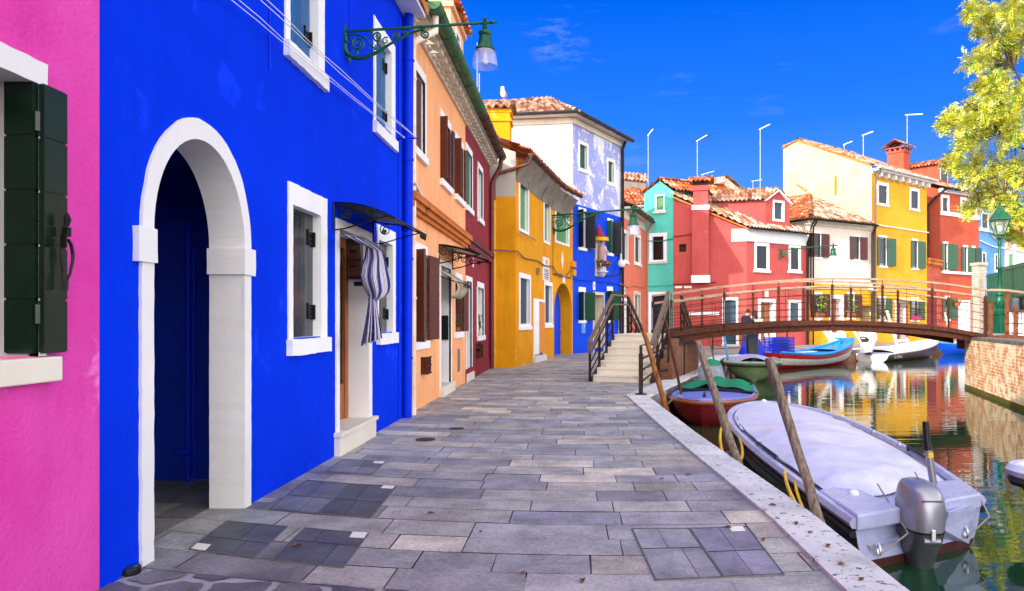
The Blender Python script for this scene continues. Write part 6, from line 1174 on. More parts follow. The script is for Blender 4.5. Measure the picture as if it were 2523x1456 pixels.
# steps
SA = V((.33, .944, 0)).normalized(); SWD = V((.944, -.33, 0)).normalized(); S0 = V((.47, 17.92, 0)); SW = 1.53; NR, RI, TR = 7, .17, .335
st = root('bridge_steps', 'white stone steps with iron railings and worn wooden handrails climbing to the bridge', 'steps', S0)
def sp_(a, w, z): p = S0+SA*a+SWD*w; return V((p.x, p.y, z))
for k in range(NR):
    m = M(); m.obox(sp_(TR*k, 0, 0 if k == 0 else RI*k-.01), SWD*SW, SA*(TR+.4 if k < NR-1 else TR), V((0, 0, RI*(1 if k == 0 else 1)-.036+(0 if k == 0 else .01)))); m.obox(sp_(TR*k-.025, -.0, RI*(k+1)-.035), SWD*SW, SA*(TR+.03 if k < NR-1 else 2.0), V((0, 0, .035))); m.build('step', 'step_stone', st)
AL = TR*(NR-1)+1.95; m = M(); m.obox(sp_(TR*6+.06, .01, 0), SWD*(SW-.02), SA*(AL-TR*6-.06), V((0, 0, 1.14))); m.build('landing_block', 'quay_brick', st)
for k in range(7):
    m = M(); m.obox(sp_(AL+.3*k, 0, 0), SWD*SW, SA*.31, V((0, 0, 1.19-RI*(k+1)+.0005*k))) if k < 6 else None
    if k < 6: m.build('step', 'step_stone', st)
m = M()
for w, dd in ((-.03, 0), (SW+.0, 1)):
    q = [sp_(-.12, w, -.02), sp_(TR*6.2, w, -.02), sp_(TR*6.2, w, 1.15), sp_(TR*6-.1, w, 1.15), sp_(-.12, w, .1)]; m.prism(q, SWD*.03)
m.build('stringer', 'dark_steel', st)
def rail_run(name_parent, pts, hts, posts, wood_m='grey_wood', lower=.27, bars=3, wid=.055, pm='dark_steel', rods=False, topw=True):
    """pts: foot points of the run; wooden top and lower rail, posts, sloping bars"""
    m = M(); tops = [p+V((0, 0, h)) for p, h in zip(pts, hts)]
    for a, b_ in zip(tops, tops[1:]): m.beam(a, b_, wid+.03, wid)
    r = m.build('railing', wood_m, name_parent)
    if lower:
        m = M()
        for a, b_ in zip(tops, tops[1:]): m.beam(a-V((0, 0, lower)), b_-V((0, 0, lower)), wid, wid*.8)
        m.build('lower_rail', wood_m, r)
    for i, t in posts:
        a = pts[i].lerp(pts[i+1], t); h = hts[i]+(hts[i+1]-hts[i])*t; m = M(); d = (pts[i+1]-pts[i]).normalized(); d.z = 0
        for e in (-.03, .03): q = a+d*e; m.beam(q-V((0, 0, .12)), q+V((0, 0, h-.28)), .05, .014, d)
        m.beam(a+V((0, 0, h-.42)), a+V((0, 0, h-.03)), .03, .03); m.build('post', pm, r)
    for k in range(bars):
        m = M(); f_ = .2+.22*k
        for (a, ha), (b_, hb) in zip(zip(pts, hts), zip(pts[1:], hts[1:])): m.beam(a+V((0, 0, f_*ha)), b_+V((0, 0, f_*hb)), .012 if rods else .035, .012, (0, 0, 1))
        m.build('bar', pm, r)
    return r
fz = lambda a: max(0, a/TR*RI)
LP = [sp_(-.12, -.06, .02), sp_(TR*6, -.06, 1.1)]
rl = rail_run(st, [sp_(-.1, -.07, .0), sp_(TR*6.1, -.07, 1.12)], [1.03, 1.2], [(0, .02), (0, .4), (0, .75), (0, 1.)])
m = M(); m.beam(sp_(-.12, -.07, 1.05), sp_(-.06, -.07, .72), .06, .08, SWD); m.build('rail_end', 'grey_wood', rl)
rl = rail_run(st, [sp_(TR*6.1, -.07, 1.14), sp_(AL-.25, -.07, 1.16)], [1.18, 1.18], [(0, .5), (0, 1.)], rods=True)
rl = rail_run(st, [sp_(AL-.25, -.07, 1.16), sp_(AL+2.1, -.07, .0)], [1.18, 1.05], [(0, .2), (0, .45), (0, .7), (0, 1.)])
rl = rail_run(st, [sp_(-.15, SW+.06, .02), sp_(TR*5.6, SW+.06, 1.1)], [.97, 1.26], [(0, .3), (0, .62), (0, .9), (0, 1.)], wid=.07)
rl = rail_run(st, [sp_(AL-.3, SW+.08, 1.16), sp_(AL+2.1, SW+.08, .0)], [1.2, 1.05], [(0, .0), (0, .2), (0, .45), (0, .7), (0, 1.)])
m = M(); m.beam(sp_(AL-.15, -.05, 1.14), sp_(AL-.15, -.05, 2.2), .05, .05); m.build('post', 'dark_steel', st)
# brick pier under the landing on the canal side
pier = root('bridge_pier', 'brown brick pier under the left end of the bridge standing on the kerb', 'pier', sp_(2, SW, 0)); m = M(); m.prism([sp_(.9, SW+.02, 0), sp_(AL+1.2, SW+.02, 0), sp_(AL+1.2, SW+.02, .75), sp_(AL, SW+.02, 1.08), sp_(1.9, SW+.02, 1.08), sp_(.9, SW+.02, .45)], SWD*.35); brick('pier_brick', (SA.x, SA.y), '#7c4630', '#94583c', '#6e5a48'); m.build('brickwork', 'pier_brick', pier)
m = M(); m.obox(sp_(1.85, SW+.372, .88), SA*2.0, SWD*.02, V((0, 0, .25))); m.obox(sp_(2.5, SW+.373, .0), SA*.08, SWD*.03, V((0, 0, .9))); m.build('bearing_plate', 'dark_steel', pier)
# short quay railing in front of the steps
g = root('quay_railing', 'short dark iron railing on the white kerb in front of the bridge steps', 'railing', G(1579, 975)); p0, p1 = G(1579, 972, .03), G(1622, 922, .03); p1 = sp_(-.1, SW+.1, .03); m = M()
m.beam(p0, p0+V((0, 0, .86)), .085, .085); m.beam(p0+V((0, 0, .8)), p0+V((0, 0, 1.02)), .06, .06); m.box(p0+V((0, 0, .01)), (.22, .22, .02)); m.build('post', 'dark_steel', g)
m = M(); m.beam(p0+V((0, 0, 1.03)), p1+V((0, 0, .99)), .06, .025); m.build('top_rail', 'grey_wood', g)
for z in (.26, .5, .74): m = M(); m.beam(p0+V((0, 0, z)), p1+V((0, 0, z)), .014, .045); m.build('bar', 'dark_steel', g)
q = sp_(.95, SW+.25, .03); m = M(); m.beam(q, q+V((0, 0, 1.25)), .085, .05); m.box(q+V((0, 0, .01)), (.25, .2, .02)); m.beam(q+V((0, 0, .25)), p1+V((0, 0, .26)), .014, .05); m.beam(q+V((0, 0, .85)), p1+V((0, 0, .74)), .014, .05); m.build('post', 'dark_steel', g)
# far quay railing by the red house
g = root('quay_railing', 'thin iron railing on the far quay behind the green boat', 'railing', (7.0, 31.3, 0)); pts = [V((6.1, 30.6, .03)), V((8.2, 32.6, .03)), V((10.6, 34.5, .03))]; m = M()
for p in pts[:]: m = M(); m.beam(p, p+V((0, 0, 1.02)), .08, .05); m.build('post', 'dark_steel', g)
for z in (.28, .62, .98): m = M(); m.tube([p+V((0, 0, z)) for p in pts], .016, 5); m.build('bar', 'dark_steel', g)
# right abutment and bank
RB = [(15.6, 26.2), (12.8, 22.6), (11.0, 16.9), (9.6, 12), (8.6, 6), (8.2, -12), (80, -12), (110, 62), (50, 52), (20, 30)]
m = M(); m.prism([V((x, y, -3)) for x, y in RB], (0, 0, 4.05)); tag(m.build('right_bank', 'bank_stone'), kind='structure')
fr = Fac((12.8, 22.6), (11.0, 16.9)); fr2 = Fac((15.6, 26.2), (12.8, 22.6)); brick('salt_brick', tuple(fr.t)[:2], '#cc7238', '#d88a48', '#e4caa0', 1.25, .7, '#ecd9b4', .50)
m = M()
for ff, l in ((fr, fr.len), (fr2, fr2.len)): ff.box(m, 0, l, -1.5, .95, -.3, .03)
f3 = Fac((11.0, 16.9), (9.6, 12)); f3.box(m, 0, f3.len, -1.5, .98, -.3, .03); f4 = Fac((9.6, 12), (8.6, 6)); f4.box(m, 0, f4.len, -1.5, .98, -.3, .03)
tag(m.build('canal_wall', 'salt_brick', None, origin=(12, 20, 0)), 'salt stained orange brick canal wall carrying the right end of the bridge', 'wall')
plaster('algae', '#6a5a20', '#4c4a1c', bs=.4); m = M()
for ff in (fr, f3): ff.box(m, 0, ff.len, -1., -.5, .02, .04)
tag(m.build('algae_band', 'algae'), kind='structure')
m = M(); m.obox((12.95, 22.0, .62), (.5, -.1, 0), (.1, 1.6, 0), (0, 0, .36)); m.prism([(12.9, 22.0, .62), (12.9, 22.0, .95), (12.5, 21.9, .95)], (.0, .12, 0)); tag(m.build('bearing_bracket', 'rust_steel', None, origin=(13.1, 22.5, .7)), 'rusty steel bracket under the right end of the bridge on the brick wall', 'bracket')
# ramp of the right landing
g = root('bridge_ramp', 'rusty edged ramp and railing leading off the right end of the bridge', 'ramp', (13.5, 21.5, 1.)); E0, E1, E2 = V((13.2, 22.0, 0)), V((13.62, 21.75, 0)), V((13.2, 16.0, 0)); Wd = V((1.6, 3.5, 0))
m = M(); m.prism([V((13.15, 22.1, .93)), V((13.15, 22.1, 1.1)), V((13.6, 21.7, 1.14)), V((13.1, 16.5, .98)), V((13.1, 16.5, .93)), V((13.6, 21.7, .93))][:5], (.03, .03, 0)); m.build('edge_plate', 'bright_rust', g)
m = M(); m.prism([V((13.2, 22.1, 1.04)), V((13.62, 21.72, 1.08)), V((13.15, 16.4, .97)), V((19, 16.4, .97)), V((19, 26, 1.06)), V((12.9, 23.7, 1.04))], (0, 0, .03)); m.build('landing', 'step_stone', g)
hp = [bp(1, 2.55), P(2482, 716, 21.6), P(2540, 724, 19.8), P(2640, 745, 17.5)]; rm = M(); rm.tube(hp, .045, 8); r = rm.build('railing', 'rail_wood', g, True)
for px, Y, zt in ((2428, 22.2, 2.35), (2441, 22.05, 2.2), (2481, 21.7, 2.5), (2502, 21.0, 2.0), (2600, 18.5, 2.2)):
    q = P(px, 788, Y); m = M(); m.beam(V((q.x, q.y, .95)), V((q.x, q.y, zt)), .05, .12, BD); m.build('post', 'bright_rust', r)
for za, zb in ((1.2, 1.15), (1.5, 1.45), (1.85, 1.8)): m = M(); a, b_ = P(2482, 788, 21.7), P(2600, 788, 18.5); m.beam((a.x, a.y, za), (b_.x, b_.y, zb), .05, .03); m.build('bar', 'bright_rust', r)
for k in range(5): m = M(); a = bp(1.0, 1.3+.22*k, .1); m.tube([a, a+V((.35, .9, .0))], .02, 6); m.build('bar', 'bright_rust', r)
# ================================================================ mooring poles
def pole(label, a, b_, r0, r1, mat, knots=True, n=10):
    a, b_ = V(a), V(b_); d = b_-a; m = M(); K = 14; rnd = random.Random(int(a.x*100)); x = d.cross(V((0, 1, 0))).normalized(); y = x.cross(d).normalized(); rows = []
    for i in range(K+1):
        t = i/K; c = a+d*t+x*rnd.uniform(-.006, .006)*(1 if knots else 0); r = (r0+(r1-r0)*t)*(1+rnd.uniform(-.05, .05)*(1 if knots else 0)); rows.append([c+(x*math.cos(2*math.pi*j/n)+y*math.sin(2*math.pi*j/n))*r*(1+(.05*math.sin(j*2.7+i*.4) if knots else 0)) for j in range(n)])
    m.grid(rows, close=True); m.add(rows[-1], [tuple(range(n))]); o = m.build('mooring_pole', mat, None, True, origin=a); tag(o, label, 'pole', 'mooring poles along the quays'); return o
def ext(a, b_, z): t = (z-a.z)/(b_.z-a.z); return a.lerp(b_, t)
a, b_ = V((2.01, 8.7, -.07)), V((1.63, 9.2, 1.30)); pole('grey weathered wooden pole leaning between the blue decked boat and the grey boat bow', ext(a, b_, -1.6), b_, .062, .05, 'old_wood')
a, b_ = V((2.0, 5.7, 0)), V((1.715, 6.1, 1.26)); pole('thick grey wooden pole leaning over the middle of the nearest grey boat', ext(a, b_, -1.6), b_, .05, .042, 'old_wood')
a, b_ = P(1635, 985, 14.7), P(1586, 815, 15.1); pole('peeling orange brown wooden pole leaning in front of the bridge steps', ext(a, b_, -1.6), b_, .065, .055, 'rusty_wood')
a, b_ = P(1675, 952, 16.3), P(1640, 790, 16.6); pole('slim straight rust brown steel pole beside the bridge pier', ext(a, b_, -1.2), b_, .035, .035, 'rust_steel', False)
pole('thin bent grey stick standing at the kerb behind the bridge pier', ext(P(1766, 914, 23), P(1746, 835, 23), -1.2), P(1746, 832, 23), .03, .025, 'old_wood'); pole('slim pale blue pole with a blue rope left of the green boat', ext(P(1801, 930, 26.6), P(1784, 828, 26.6), -1.4), P(1784, 826, 26.6), .05, .045, 'sky_plaster', False)
for lab, xa, ya, xb, yb, Y, r in (('white painted pole rising behind the blue tarpaulin and crates', 1901, 871, 1876, 786, 33.4, .12), ('thick white pole in front of the red and cream house corner', 2052, 852, 2015, 785, 36.6, .13), ('white pole beside the outboard of the brown covered boat', 2137, 868, 2097, 805, 37.6, .11), ('white pole behind the brown covered boat by the yellow house door', 2209, 845, 2185, 765, 42.6, .12), ('pale pole with a blue tip above the small blue boat', 2345, 842, 2328, 770, 47.5, .09)):
    pole(lab, ext(P(xa, ya, Y), P(xb, yb, Y), -1.4), P(xb, yb, Y), r*.8, r*.7, 'white_wood')
a, b_ = P(2030, 812, 37.2), P(2018, 795, 37.2)
# ================================================================ boats
paint('hull_navy', '#2a3140', .35, var=.15, c2='#1b2430'); paint('deck_sky_tint', '#cdd0ea', .35, var=.05, scale=2.5, bs=.03); paint('cover_sky_tint', '#dcdcf0', .34, var=.08, scale=2.6, bs=.3, bscale=5, c2='#c0c2da'); paint('gel_sky_tint', '#b0b6dc', .3, var=.08); paint('antifoul', '#4a221c', .8, var=.2); paint('deck_blue', '#7884d6', .4, var=.1, c2='#6a74c4'); paint('hull_crimson', '#8a1420', .3, var=.15, c2='#6c0e18'); wood('varnish', '#a8602a', '#6e3818', 0, .35, 4., .1, .6)  # boat whites: the lavender sky reflection is put into their colour
paint('net_green', '#0c8a62', .8, var=.25, scale=30, bs=.5, bscale=80); paint('hull_green', '#7f946a', .35, var=.15, c2='#667a54'); paint('deck_green', '#9db49a', .4, var=.1); paint('deck_lilac', '#a9aede', .4, var=.06); paint('hull_red', '#b01420', .35, var=.15, c2='#8c0e18'); paint('hull_white', '#dcd8d6', .4, var=.12, c2='#c2bcb8'); paint('bright_blue', '#1a86d8', .4, var=.1); paint('tarp_blue', '#0a28c8', .55, var=.12, bs=.3, bscale=8); paint('crate_blue', '#0a1ea8', .45); paint('hull_brown', '#6a4a46', .3, var=.12, c2='#583c38'); paint('cover_pale', '#ddd6d2', .5, var=.06, bs=.1, bscale=4); paint('hull_blue', '#0a48c4', .35, var=.1); paint('motor_silver', '#9a9ca8', .34, .6, var=.03, scale=2., bs=.0); paint('motor_grey', '#5e6468', .35, .6, var=.1, bs=0); paint('rope_grey', '#9a968c', .9); paint('rope_yellow', '#f0c010', .5); paint('rope_blue', '#1450c0', .7); paint('chrome', '#d8d8dc', .15, 1., var=.02, bs=0); paint('tarp_grey', '#8a94a4', .6, var=.15, bs=.4, bscale=6); paint('white_sheet', '#e4e2da', .7, var=.06, bs=.3, bscale=6)
class Boat:
    def __init__(s, stern, bow, beam, sheer, keel, tr=.85, blunt=2.2, wmax=.42, fpow=2.2, flare=.12, skew=0.):
        s.skew = skew
        s.S = V((stern[0], stern[1], 0)); s.B = V((bow[0], bow[1], 0)); s.a = (s.B-s.S).normalized(); s.r = V((s.a.y, -s.a.x, 0)); s.L = (s.B-s.S).length; s.beam = beam; s.sheer = sheer; s.keel = keel; s.tr = tr; s.bl = blunt; s.wm = wmax; s.fp = fpow; s.fl = flare
    def hb(s, t):
        if t < s.wm: q = t/s.wm; return s.beam/2*(s.tr+(1-s.tr)*math.sin(q*math.pi/2))
        q = (t-s.wm)/(1-s.wm); return s.beam/2*max(0., 1-q**s.bl)**.62
    def pt(s, t, f, side, out=0., dz=0.):
        zs, zk = cr(s.sheer, t), cr(s.keel, t); w = s.hb(t)*(1-s.fl*f-(1-s.fl)*f**s.fp)+out; tt = t-(.05 if t > .8 else 0)*f*((t-.8)/.2)
        p = s.S+s.a*(s.L*tt+s.skew*side*w*(1-t)**3)+s.r*(side*w); return V((p.x, p.y, zs+(zk-zs)*f+dz))
    def hull(s, name, mat, par, f0, f1, n=30, k=5, t0=0.):
        m = M(); T = [t0+(1-t0)*(1-(1-i/n)**1.5) for i in range(n+1)]
        rows = [[s.pt(t, f0+(f1-f0)*j/k, -1) for j in range(k+1)][::-1]+([] if f1 >= 1 else [])+[s.pt(t, f0+(f1-f0)*j/k, 1) for j in range(k+1)] for t in T]
        for sd in (-1, 1): m.grid([[s.pt(t, f0+(f1-f0)*j/k, sd) for j in range(k+1)] for t in T])
        return m.build(name, mat, par, True)
    def rim(s, name, mat, par, r=.035, out=0., dz=0., f=0., t0=0.):
        m = M(); T = [t0+(1-t0)*(1-(1-i/30)**1.5) for i in range(31)]; m.tube([s.pt(t, f, -1, out, dz) for t in T]+[s.pt(t, f, 1, out, dz) for t in T[::-1]][1:], r, 6); return m.build(name, mat, par, True)
    def deck(s, name, mat, par, t0, t1, inset=.0, dz=0., crown=.06, n=16, k=10, bulge=None):
        m = M(); rows = []
        for i in range(n+1):
            t = t0+(t1-t0)*i/n; w = max(0, s.hb(t)-inset); c = s.S+s.a*(s.L*t); sk = s.skew*(1-t)**3*w; z = cr(s.sheer, t)+dz
            rows.append([V((c.x+s.r.x*w*q+s.a.x*sk*q, c.y+s.r.y*w*q+s.a.y*sk*q, z+crown*(1-q*q)+(bulge(i/n, q) if bulge else 0))) for q in [-1+2*j/k for j in range(k+1)]])
        m.grid(rows); return m.build(name, mat, par, True)
    def transom(s, name, mat, par, f0=0., f1=1., notch=0.):
        m = M(); K = 8; L_ = [s.pt(0, f0+(f1-f0)*j/K, -1) for j in range(K+1)]; R_ = [s.pt(0, f0+(f1-f0)*j/K, 1) for j in range(K+1)]
        if notch:
            c = (L_[0]+R_[0])/2; x = s.r*notch; top = [L_[0], c-x*1.25, c-x+V((0, 0, -.16)), c+x+V((0, 0, -.16)), c+x*1.25, R_[0]]
        else: top = [L_[0], R_[0]]
        m.prism(top+R_[1:]+L_[1:][::-1], s.a*.04); return m.build(name, mat, par)
def outboard(par, c, a, r, sc=1., cowl='motor_silver', leg='motor_grey', tilt=0., name='outboard'):
    """c = top of the transom, a = forward, r = right"""
    c = V(c); up = V((0, 0, 1)); bk = -V(a); Sx = lambda x, y, z: c+V(r)*x*sc+bk*(y*math.cos(tilt)-z*math.sin(tilt)*-1)*sc+up*(z*math.cos(tilt)+y*math.sin(tilt))*sc
    def sect(zs, n=20):
        return [[Sx(w*math.copysign(abs(math.cos(q*2*math.pi/n))**.75, math.cos(q*2*math.pi/n)), yo+d*math.copysign(abs(math.sin(q*2*math.pi/n))**.75, math.sin(q*2*math.pi/n)), z) for q in range(n)] for w, d, yo, z in zs]
    m = M(); R_ = sect([(.165, .26, .16, .07), (.172, .27, .16, .15), (.172, .27, .16, .25), (.162, .262, .155, .34), (.145, .24, .15, .41), (.12, .2, .14, .455), (.07, .12, .13, .48), (.01, .02, .12, .485)]); m.grid(R_, close=True); m.add(R_[0], [tuple(range(20))]); ob = m.build(name, cowl, par, True)
    m = M(); R_ = sect([(.05, .08, .13, -.72), (.06, .1, .13, -.62), (.075, .12, .13, -.5), (.085, .13, .13, -.42), (.1, .15, .13, -.3), (.125, .18, .14, -.17), (.155, .23, .15, -.05), (.166, .26, .16, .06)]); m.grid(R_, close=True); m.add(R_[0], [tuple(range(20))])
    m.build('leg', leg, ob, True); 
    if cowl != 'white_sheet': m = M(); m.grid(sect([(.168, .264, .16, .058), (.17, .267, .16, .075)]), close=True); m.build('seam', 'black_plastic', ob)
    m = M(); m.prism([Sx(-.13, .3, -.7), Sx(-.1, .42, -.7), Sx(.1, .42, -.7), Sx(.13, .3, -.7), Sx(.06, .05, -.7), Sx(-.06, .05, -.7)], up*.012); m.build('plate', leg, ob)
    m = M(); m.obox(Sx(-.085, .4, .345), V(r)*.17*sc, bk*.014*sc, up*.014*sc); m.build('vent', leg, ob)
    m = M(); m.obox(Sx(-.02, .42, .01), V(r)*.04*sc, bk*.018*sc, up*.1*sc); m.build('latch', 'chrome', ob, bevel=.005)
    m = M(); m.tube([Sx(-.07, .395, .0), Sx(.07, .395, .0)], .026*sc, 8); m.build('handle', cowl, ob, True)
    return ob
# --- nearest boat
b1 = Boat((3.24, 6.45), (3.52, 12.9), 2.0, [(0, -.2), (.3, -.13), (.6, -.08), (1, .03)], [(0, -.95), (.7, -.95), (.9, -.8), (1, -.55)], .76, 3.0, .5, 3.2, .12, .55)
g = root('moored_boat', 'nearest grey white boat with a white cover and a silver outboard motor', 'boat', (3.3, 9, WZ)); b1.hull('hull', 'hull_navy', g, .0, 1.); b1.rim('gunwale', 'gel_sky_tint', g, .055, .0, .01); b1.rim('rubbing_strake', 'rubber', g, .034, .025, -.085)
b1.deck('deck', 'gel_sky_tint', g, .0, 1., .0, -.02, .02, 24, 8)
b1.deck('fore_deck', 'deck_sky_tint', g, .6, .985, .09, .03, .05, 12, 10)
rndc = random.Random(3)
def bl(t, q): return .11*(1-abs(q)**3.2)*min(1, t*9)*min(1, (1-t)*4.5)**.7+.022*math.sin(t*23+q*2.3)*(1-q*q)+.018*math.sin(q*7+t*9)*(1-abs(q))-.02*(1-min(1, t*8))
b1.deck('cover', 'cover_sky_tint', g, .085, .67, .14, .035, .03, 60, 30, bl)
tr_ = b1.transom('transom', 'gel_sky_tint', g, 0, .86, .2); b1.transom('transom_foot', 'antifoul', g, .46, 1.).location += -b1.a*.006
for s in (-1, 1):
    m = M(); c = b1.S; x0, x1 = .26, b1.hb(0)-.01; z = -.2; K_ = b1.a*.55*s; q = [c+b1.r*s*x0-b1.a*.03+K_*x0, c+b1.r*s*x1-b1.a*.03+K_*x1, c+b1.r*s*(b1.hb(.12)-.04)+b1.a*.72+K_*x1*.6, c+b1.r*s*(x0+.16)+b1.a*.8+K_*x0*.6]
    m.prism([V((p.x, p.y, z-.06)) for p in q], (0, 0, .15)); m.build('stern_locker', 'gel_sky_tint', g, bevel=.02)
    c = c+K_*.5; e = c+b1.r*s*.52-b1.a*.012; ez = -.45; m = M(); m.tube([V((e.x, e.y, ez))-b1.a*.035+V((0, 0, .05*math.cos(k*.63)))+b1.a*(-.035*math.sin(k*.63)) for k in range(11)], .011, 6); m.build('eye_bolt', 'chrome', g, True)
    m = M(); m.tube([V((*(c+b1.r*s*(x1+.03)+b1.a*.25)[:2], -.12)), V((*(c+b1.r*s*(x1+.0)-b1.a*.03)[:2], -.3)), V((e.x, e.y, ez-.05))-b1.a*.05, V((*(c+b1.r*s*.26-b1.a*.04)[:2], -.3)), V((*(c+b1.r*s*.3+b1.a*.55)[:2], -.0))], .009, 5); m.build('stern_rope', 'rope_grey', g)
m = M(); c = b1.S-b1.r*.52+b1.a*.3; m.lathe(V((c.x, c.y, -.115)), [(.055, 0), (.05, .03), (.035, .045), (.002, .05)], 14); m.build('vent_cap', 'white_paint', g, True)
outboard(g, b1.S-b1.r*.1+V((0, 0, -.34))-b1.a*.02, b1.a, b1.r, 1.0)
m = M(); c = b1.S+b1.r*.2+b1.a*.2; m.tube([V((c.x, c.y, .02)), V((c.x-.05, c.y, .35))], .035, 10); til = m.build('tiller', 'motor_silver', g, True); m = M(); m.tube([V((c.x-.05, c.y, .35)), V((c.x-.062, c.y, .42)), V((c.x-.075, c.y, .62))], [.042, .036, .03], 10); m.build('tiller_grip', 'black_plastic', til, True); m = M(); m.tube([V((c.x-.038, c.y, .28)), V((c.x-.043, c.y, .325))], .0365, 10); m.build('sticker', 'rope_yellow', til, True)
for s, tt in ((-1, .42), (1, .40), (-1, .62), (1, .55)):
    p = b1.pt(tt, 0, s, -.08, .03); m = M(); m.tube([p+b1.a*(.05*math.cos(k*math.pi/8))+V((0, 0, .07*math.sin(k*math.pi/8))) for k in range(9)], .007, 6); m.build('cleat_ring', 'chrome', g, True)
for s, ta, tb in ((-1, .30, .42), (1, .22, .36)): m = M(); m.tube([b1.pt(ta, 0, s, -.04, .04), b1.pt(ta, 0, s, -.05, .09), b1.pt(tb, 0, s, -.05, .09), b1.pt(tb, 0, s, -.04, .04)], .02, 8); m.build('grab_rail', 'black_plastic', g, True)
m = M(); p = b1.pt(.97, 0, -1, -.05, .04); m.ball(V((3.48, 12.72, .08)), .06, 10); m.build('bow_light', 'white_paint', g, True)
m = M()
for s in (-1, 1): m.tube([b1.pt(.16+.6*k/20, 0, s, -.13, .035-.01*math.sin(k*1.5)) for k in range(21)], .008, 5)
m.build('cover_cord', 'rope_grey', g)
def hoop(lab, pts, r, mat='rope_yellow', nm='mooring_rope', cat='rope'): m = M(); m.tube(pts, r, 8); o = m.build(nm, mat, None, True, origin=pts[0]); tag(o, lab, cat)
p = b1.pt(.38, 0, -1, .0, .02); q = V((2.03, 5.66, -.12)); q = V((1.97, 5.75, .02))
def hose(A, c, r, n=14): return [c+V((r*math.cos(k*2*math.pi/n), r*.6*math.sin(k*2*math.pi/n), -.05*math.cos(k*2*math.pi/n))) for k in range(n)]
bz = lambda a, b_, c, d, n=14: [a*(1-t)**3+b_*3*t*(1-t)**2+c*3*t*t*(1-t)+d*t**3 for t in [i/n for i in range(n+1)]]
A0 = b1.pt(.19, 0, -1, .0, .05); hoop('yellow hose covered rope tying the near boat to the thick leaning pole', [V(v) for v in bz(A0, A0+V((-.12, -.1, -.1)), V((2.12, 5.5, -.5)), V((1.96, 5.72, -.12)), 10)]+bz(V((1.96, 5.72, -.12)), V((1.86, 5.8, .0)), V((1.9, 6.3, .12)), b1.pt(.24, 0, -1, .0, .04), 8)[1:], .017)
A0 = b1.pt(.7, 0, -1, .02, .04); hoop('yellow hose covered rope at the bow of the nearest boat', [V(v) for v in bz(A0, A0+V((-.25, -.3, .05)), V((1.75, 8.6, -.05)), V((1.95, 8.65, -.22)), 10)]+bz(V((1.95, 8.65, -.22)), V((2.15, 8.7, -.25)), V((2.3, 9.2, -.1)), b1.pt(.67, 0, -1, .0, .04), 8)[1:], .02)
# --- red boat with the blue deck
b2 = Boat((3.95, 18.3), (2.55, 14.05), 1.85, [(0, -.12), (.5, -.16), (1, -.06)], [(0, -.9), (.7, -.9), (.9, -.75), (1, -.5)], .8, 2.6, .4, 2.6, .1)
g = root('moored_boat', 'small red boat with a blue deck and a green net cover', 'boat', (3.2, 16.3, WZ)); b2.hull('hull', 'hull_crimson', g, .0, 1.); b2.rim('gunwale', 'varnish', g, .05, .01, -.03); b2.rim('deck_edge', 'deck_blue', g, .04, -.03, .02); b2.deck('deck', 'deck_blue', g, 0, 1, .02, .0, .05, 24, 10)
b2.transom('transom', 'varnish', g); m = M(); p = b2.S+b2.a*(b2.L*.86); m.lathe(V((p.x, p.y, -.04)), [(.04, 0), (.03, .05), (.02, .06), (.02, .1), (.001, .1)], 10); m.build('bollard', 'black_iron', g, True)
nb = b2.deck('net_cover', 'net_green', g, .02, .42, -.02, .09, .10, 24, 24, lambda t, q: .025*math.sin(t*20+q*5)+.03*math.sin(q*9)-.05*abs(q)**4)
m = M()
for tt in (.06, .42): a, b_ = b2.pt(tt, 0, -1, 0, .06), b2.pt(tt, 0, 1, 0, .06); m.tube([a, (a+b_)/2+V((0, 0, .05)), b_], .02, 6)
m.build('net_pole', 'rubber', g)
m = M(); c = V((3.72, 18.9, -.62)); rows = []
for i, (r, z) in enumerate(((.38, 0), (.42, .2), (.40, .5), (.36, .75), (.28, .98), (.16, 1.1), (.02, 1.13))): rows.append([c+V(((r+.03*math.sin(q*1.9+i))*math.cos(q*.3927), (r+.03*math.sin(q*2.3+i*2))*math.sin(q*.3927)*.85, z)) for q in range(16)])
m.grid(rows, close=True); m.build('motor_cover', 'tarp_grey', g, True); m = M(); m.grid([[p+V((.0, -.02, .02)) for p in r] for r in rows[4:]], close=True); m.build('motor_net', 'net_green', g, True)
hoop('grey rope from the bow of the blue decked boat to the peeling pole', bz(b2.pt(.93, 0, 1, 0, .03), V((2.1, 14.5, .1)), V((2.0, 14.6, -.2)), V((1.9, 14.75, -.25))), .018, 'rope_grey')
# --- green boat, bow towards us
g = root('moored_boat', 'olive green boat with a pale deck and black outboard, bow facing the camera', 'boat', (6.7, 26, WZ)); b3 = Boat((7.3, 28.7), (6.3, 24.35), 2.0, [(0, .0), (.5, .02), (1, .05)], [(0, -.85), (.75, -.8), (1, -.66)], .9, 5.5, .5, 3., .3); m = M()
b3.hull('hull', 'hull_green', g, 0, 1.); b3.rim('gunwale', 'deck_green', g, .06, .02, .02); b3.rim('strake', 'rubber', g, .03, .02, -.1); b3.deck('deck', 'deck_green', g, 0, 1, .0, .02, .05, 24, 10); b3.deck('deck_panel', 'deck_lilac', g, .1, .93, .22, .06, .14, 20, 10); b3.transom('transom', 'hull_green', g)
p = V((6.33, 24.45, .17)); m = M(); m.box(p, (.16, .12, .07)); m.ball(p+V((0, 0, .06)), .04, 8); m.build('bow_cleat', 'black_iron', g); outboard(g, V((7.35, 28.6, .25)), b3.a, b3.r, 1.5, 'black_plastic', 'black_plastic', .5); 
m = M(); q = V((6.4, 24.3, .05)); 
for s in (-1, 1): m.tube([b3.pt(.99, .75, s*.0+s), b3.pt(.8, .55, s, .02)], .02, 5)
m.build('spray_rail', 'deck_green', g)
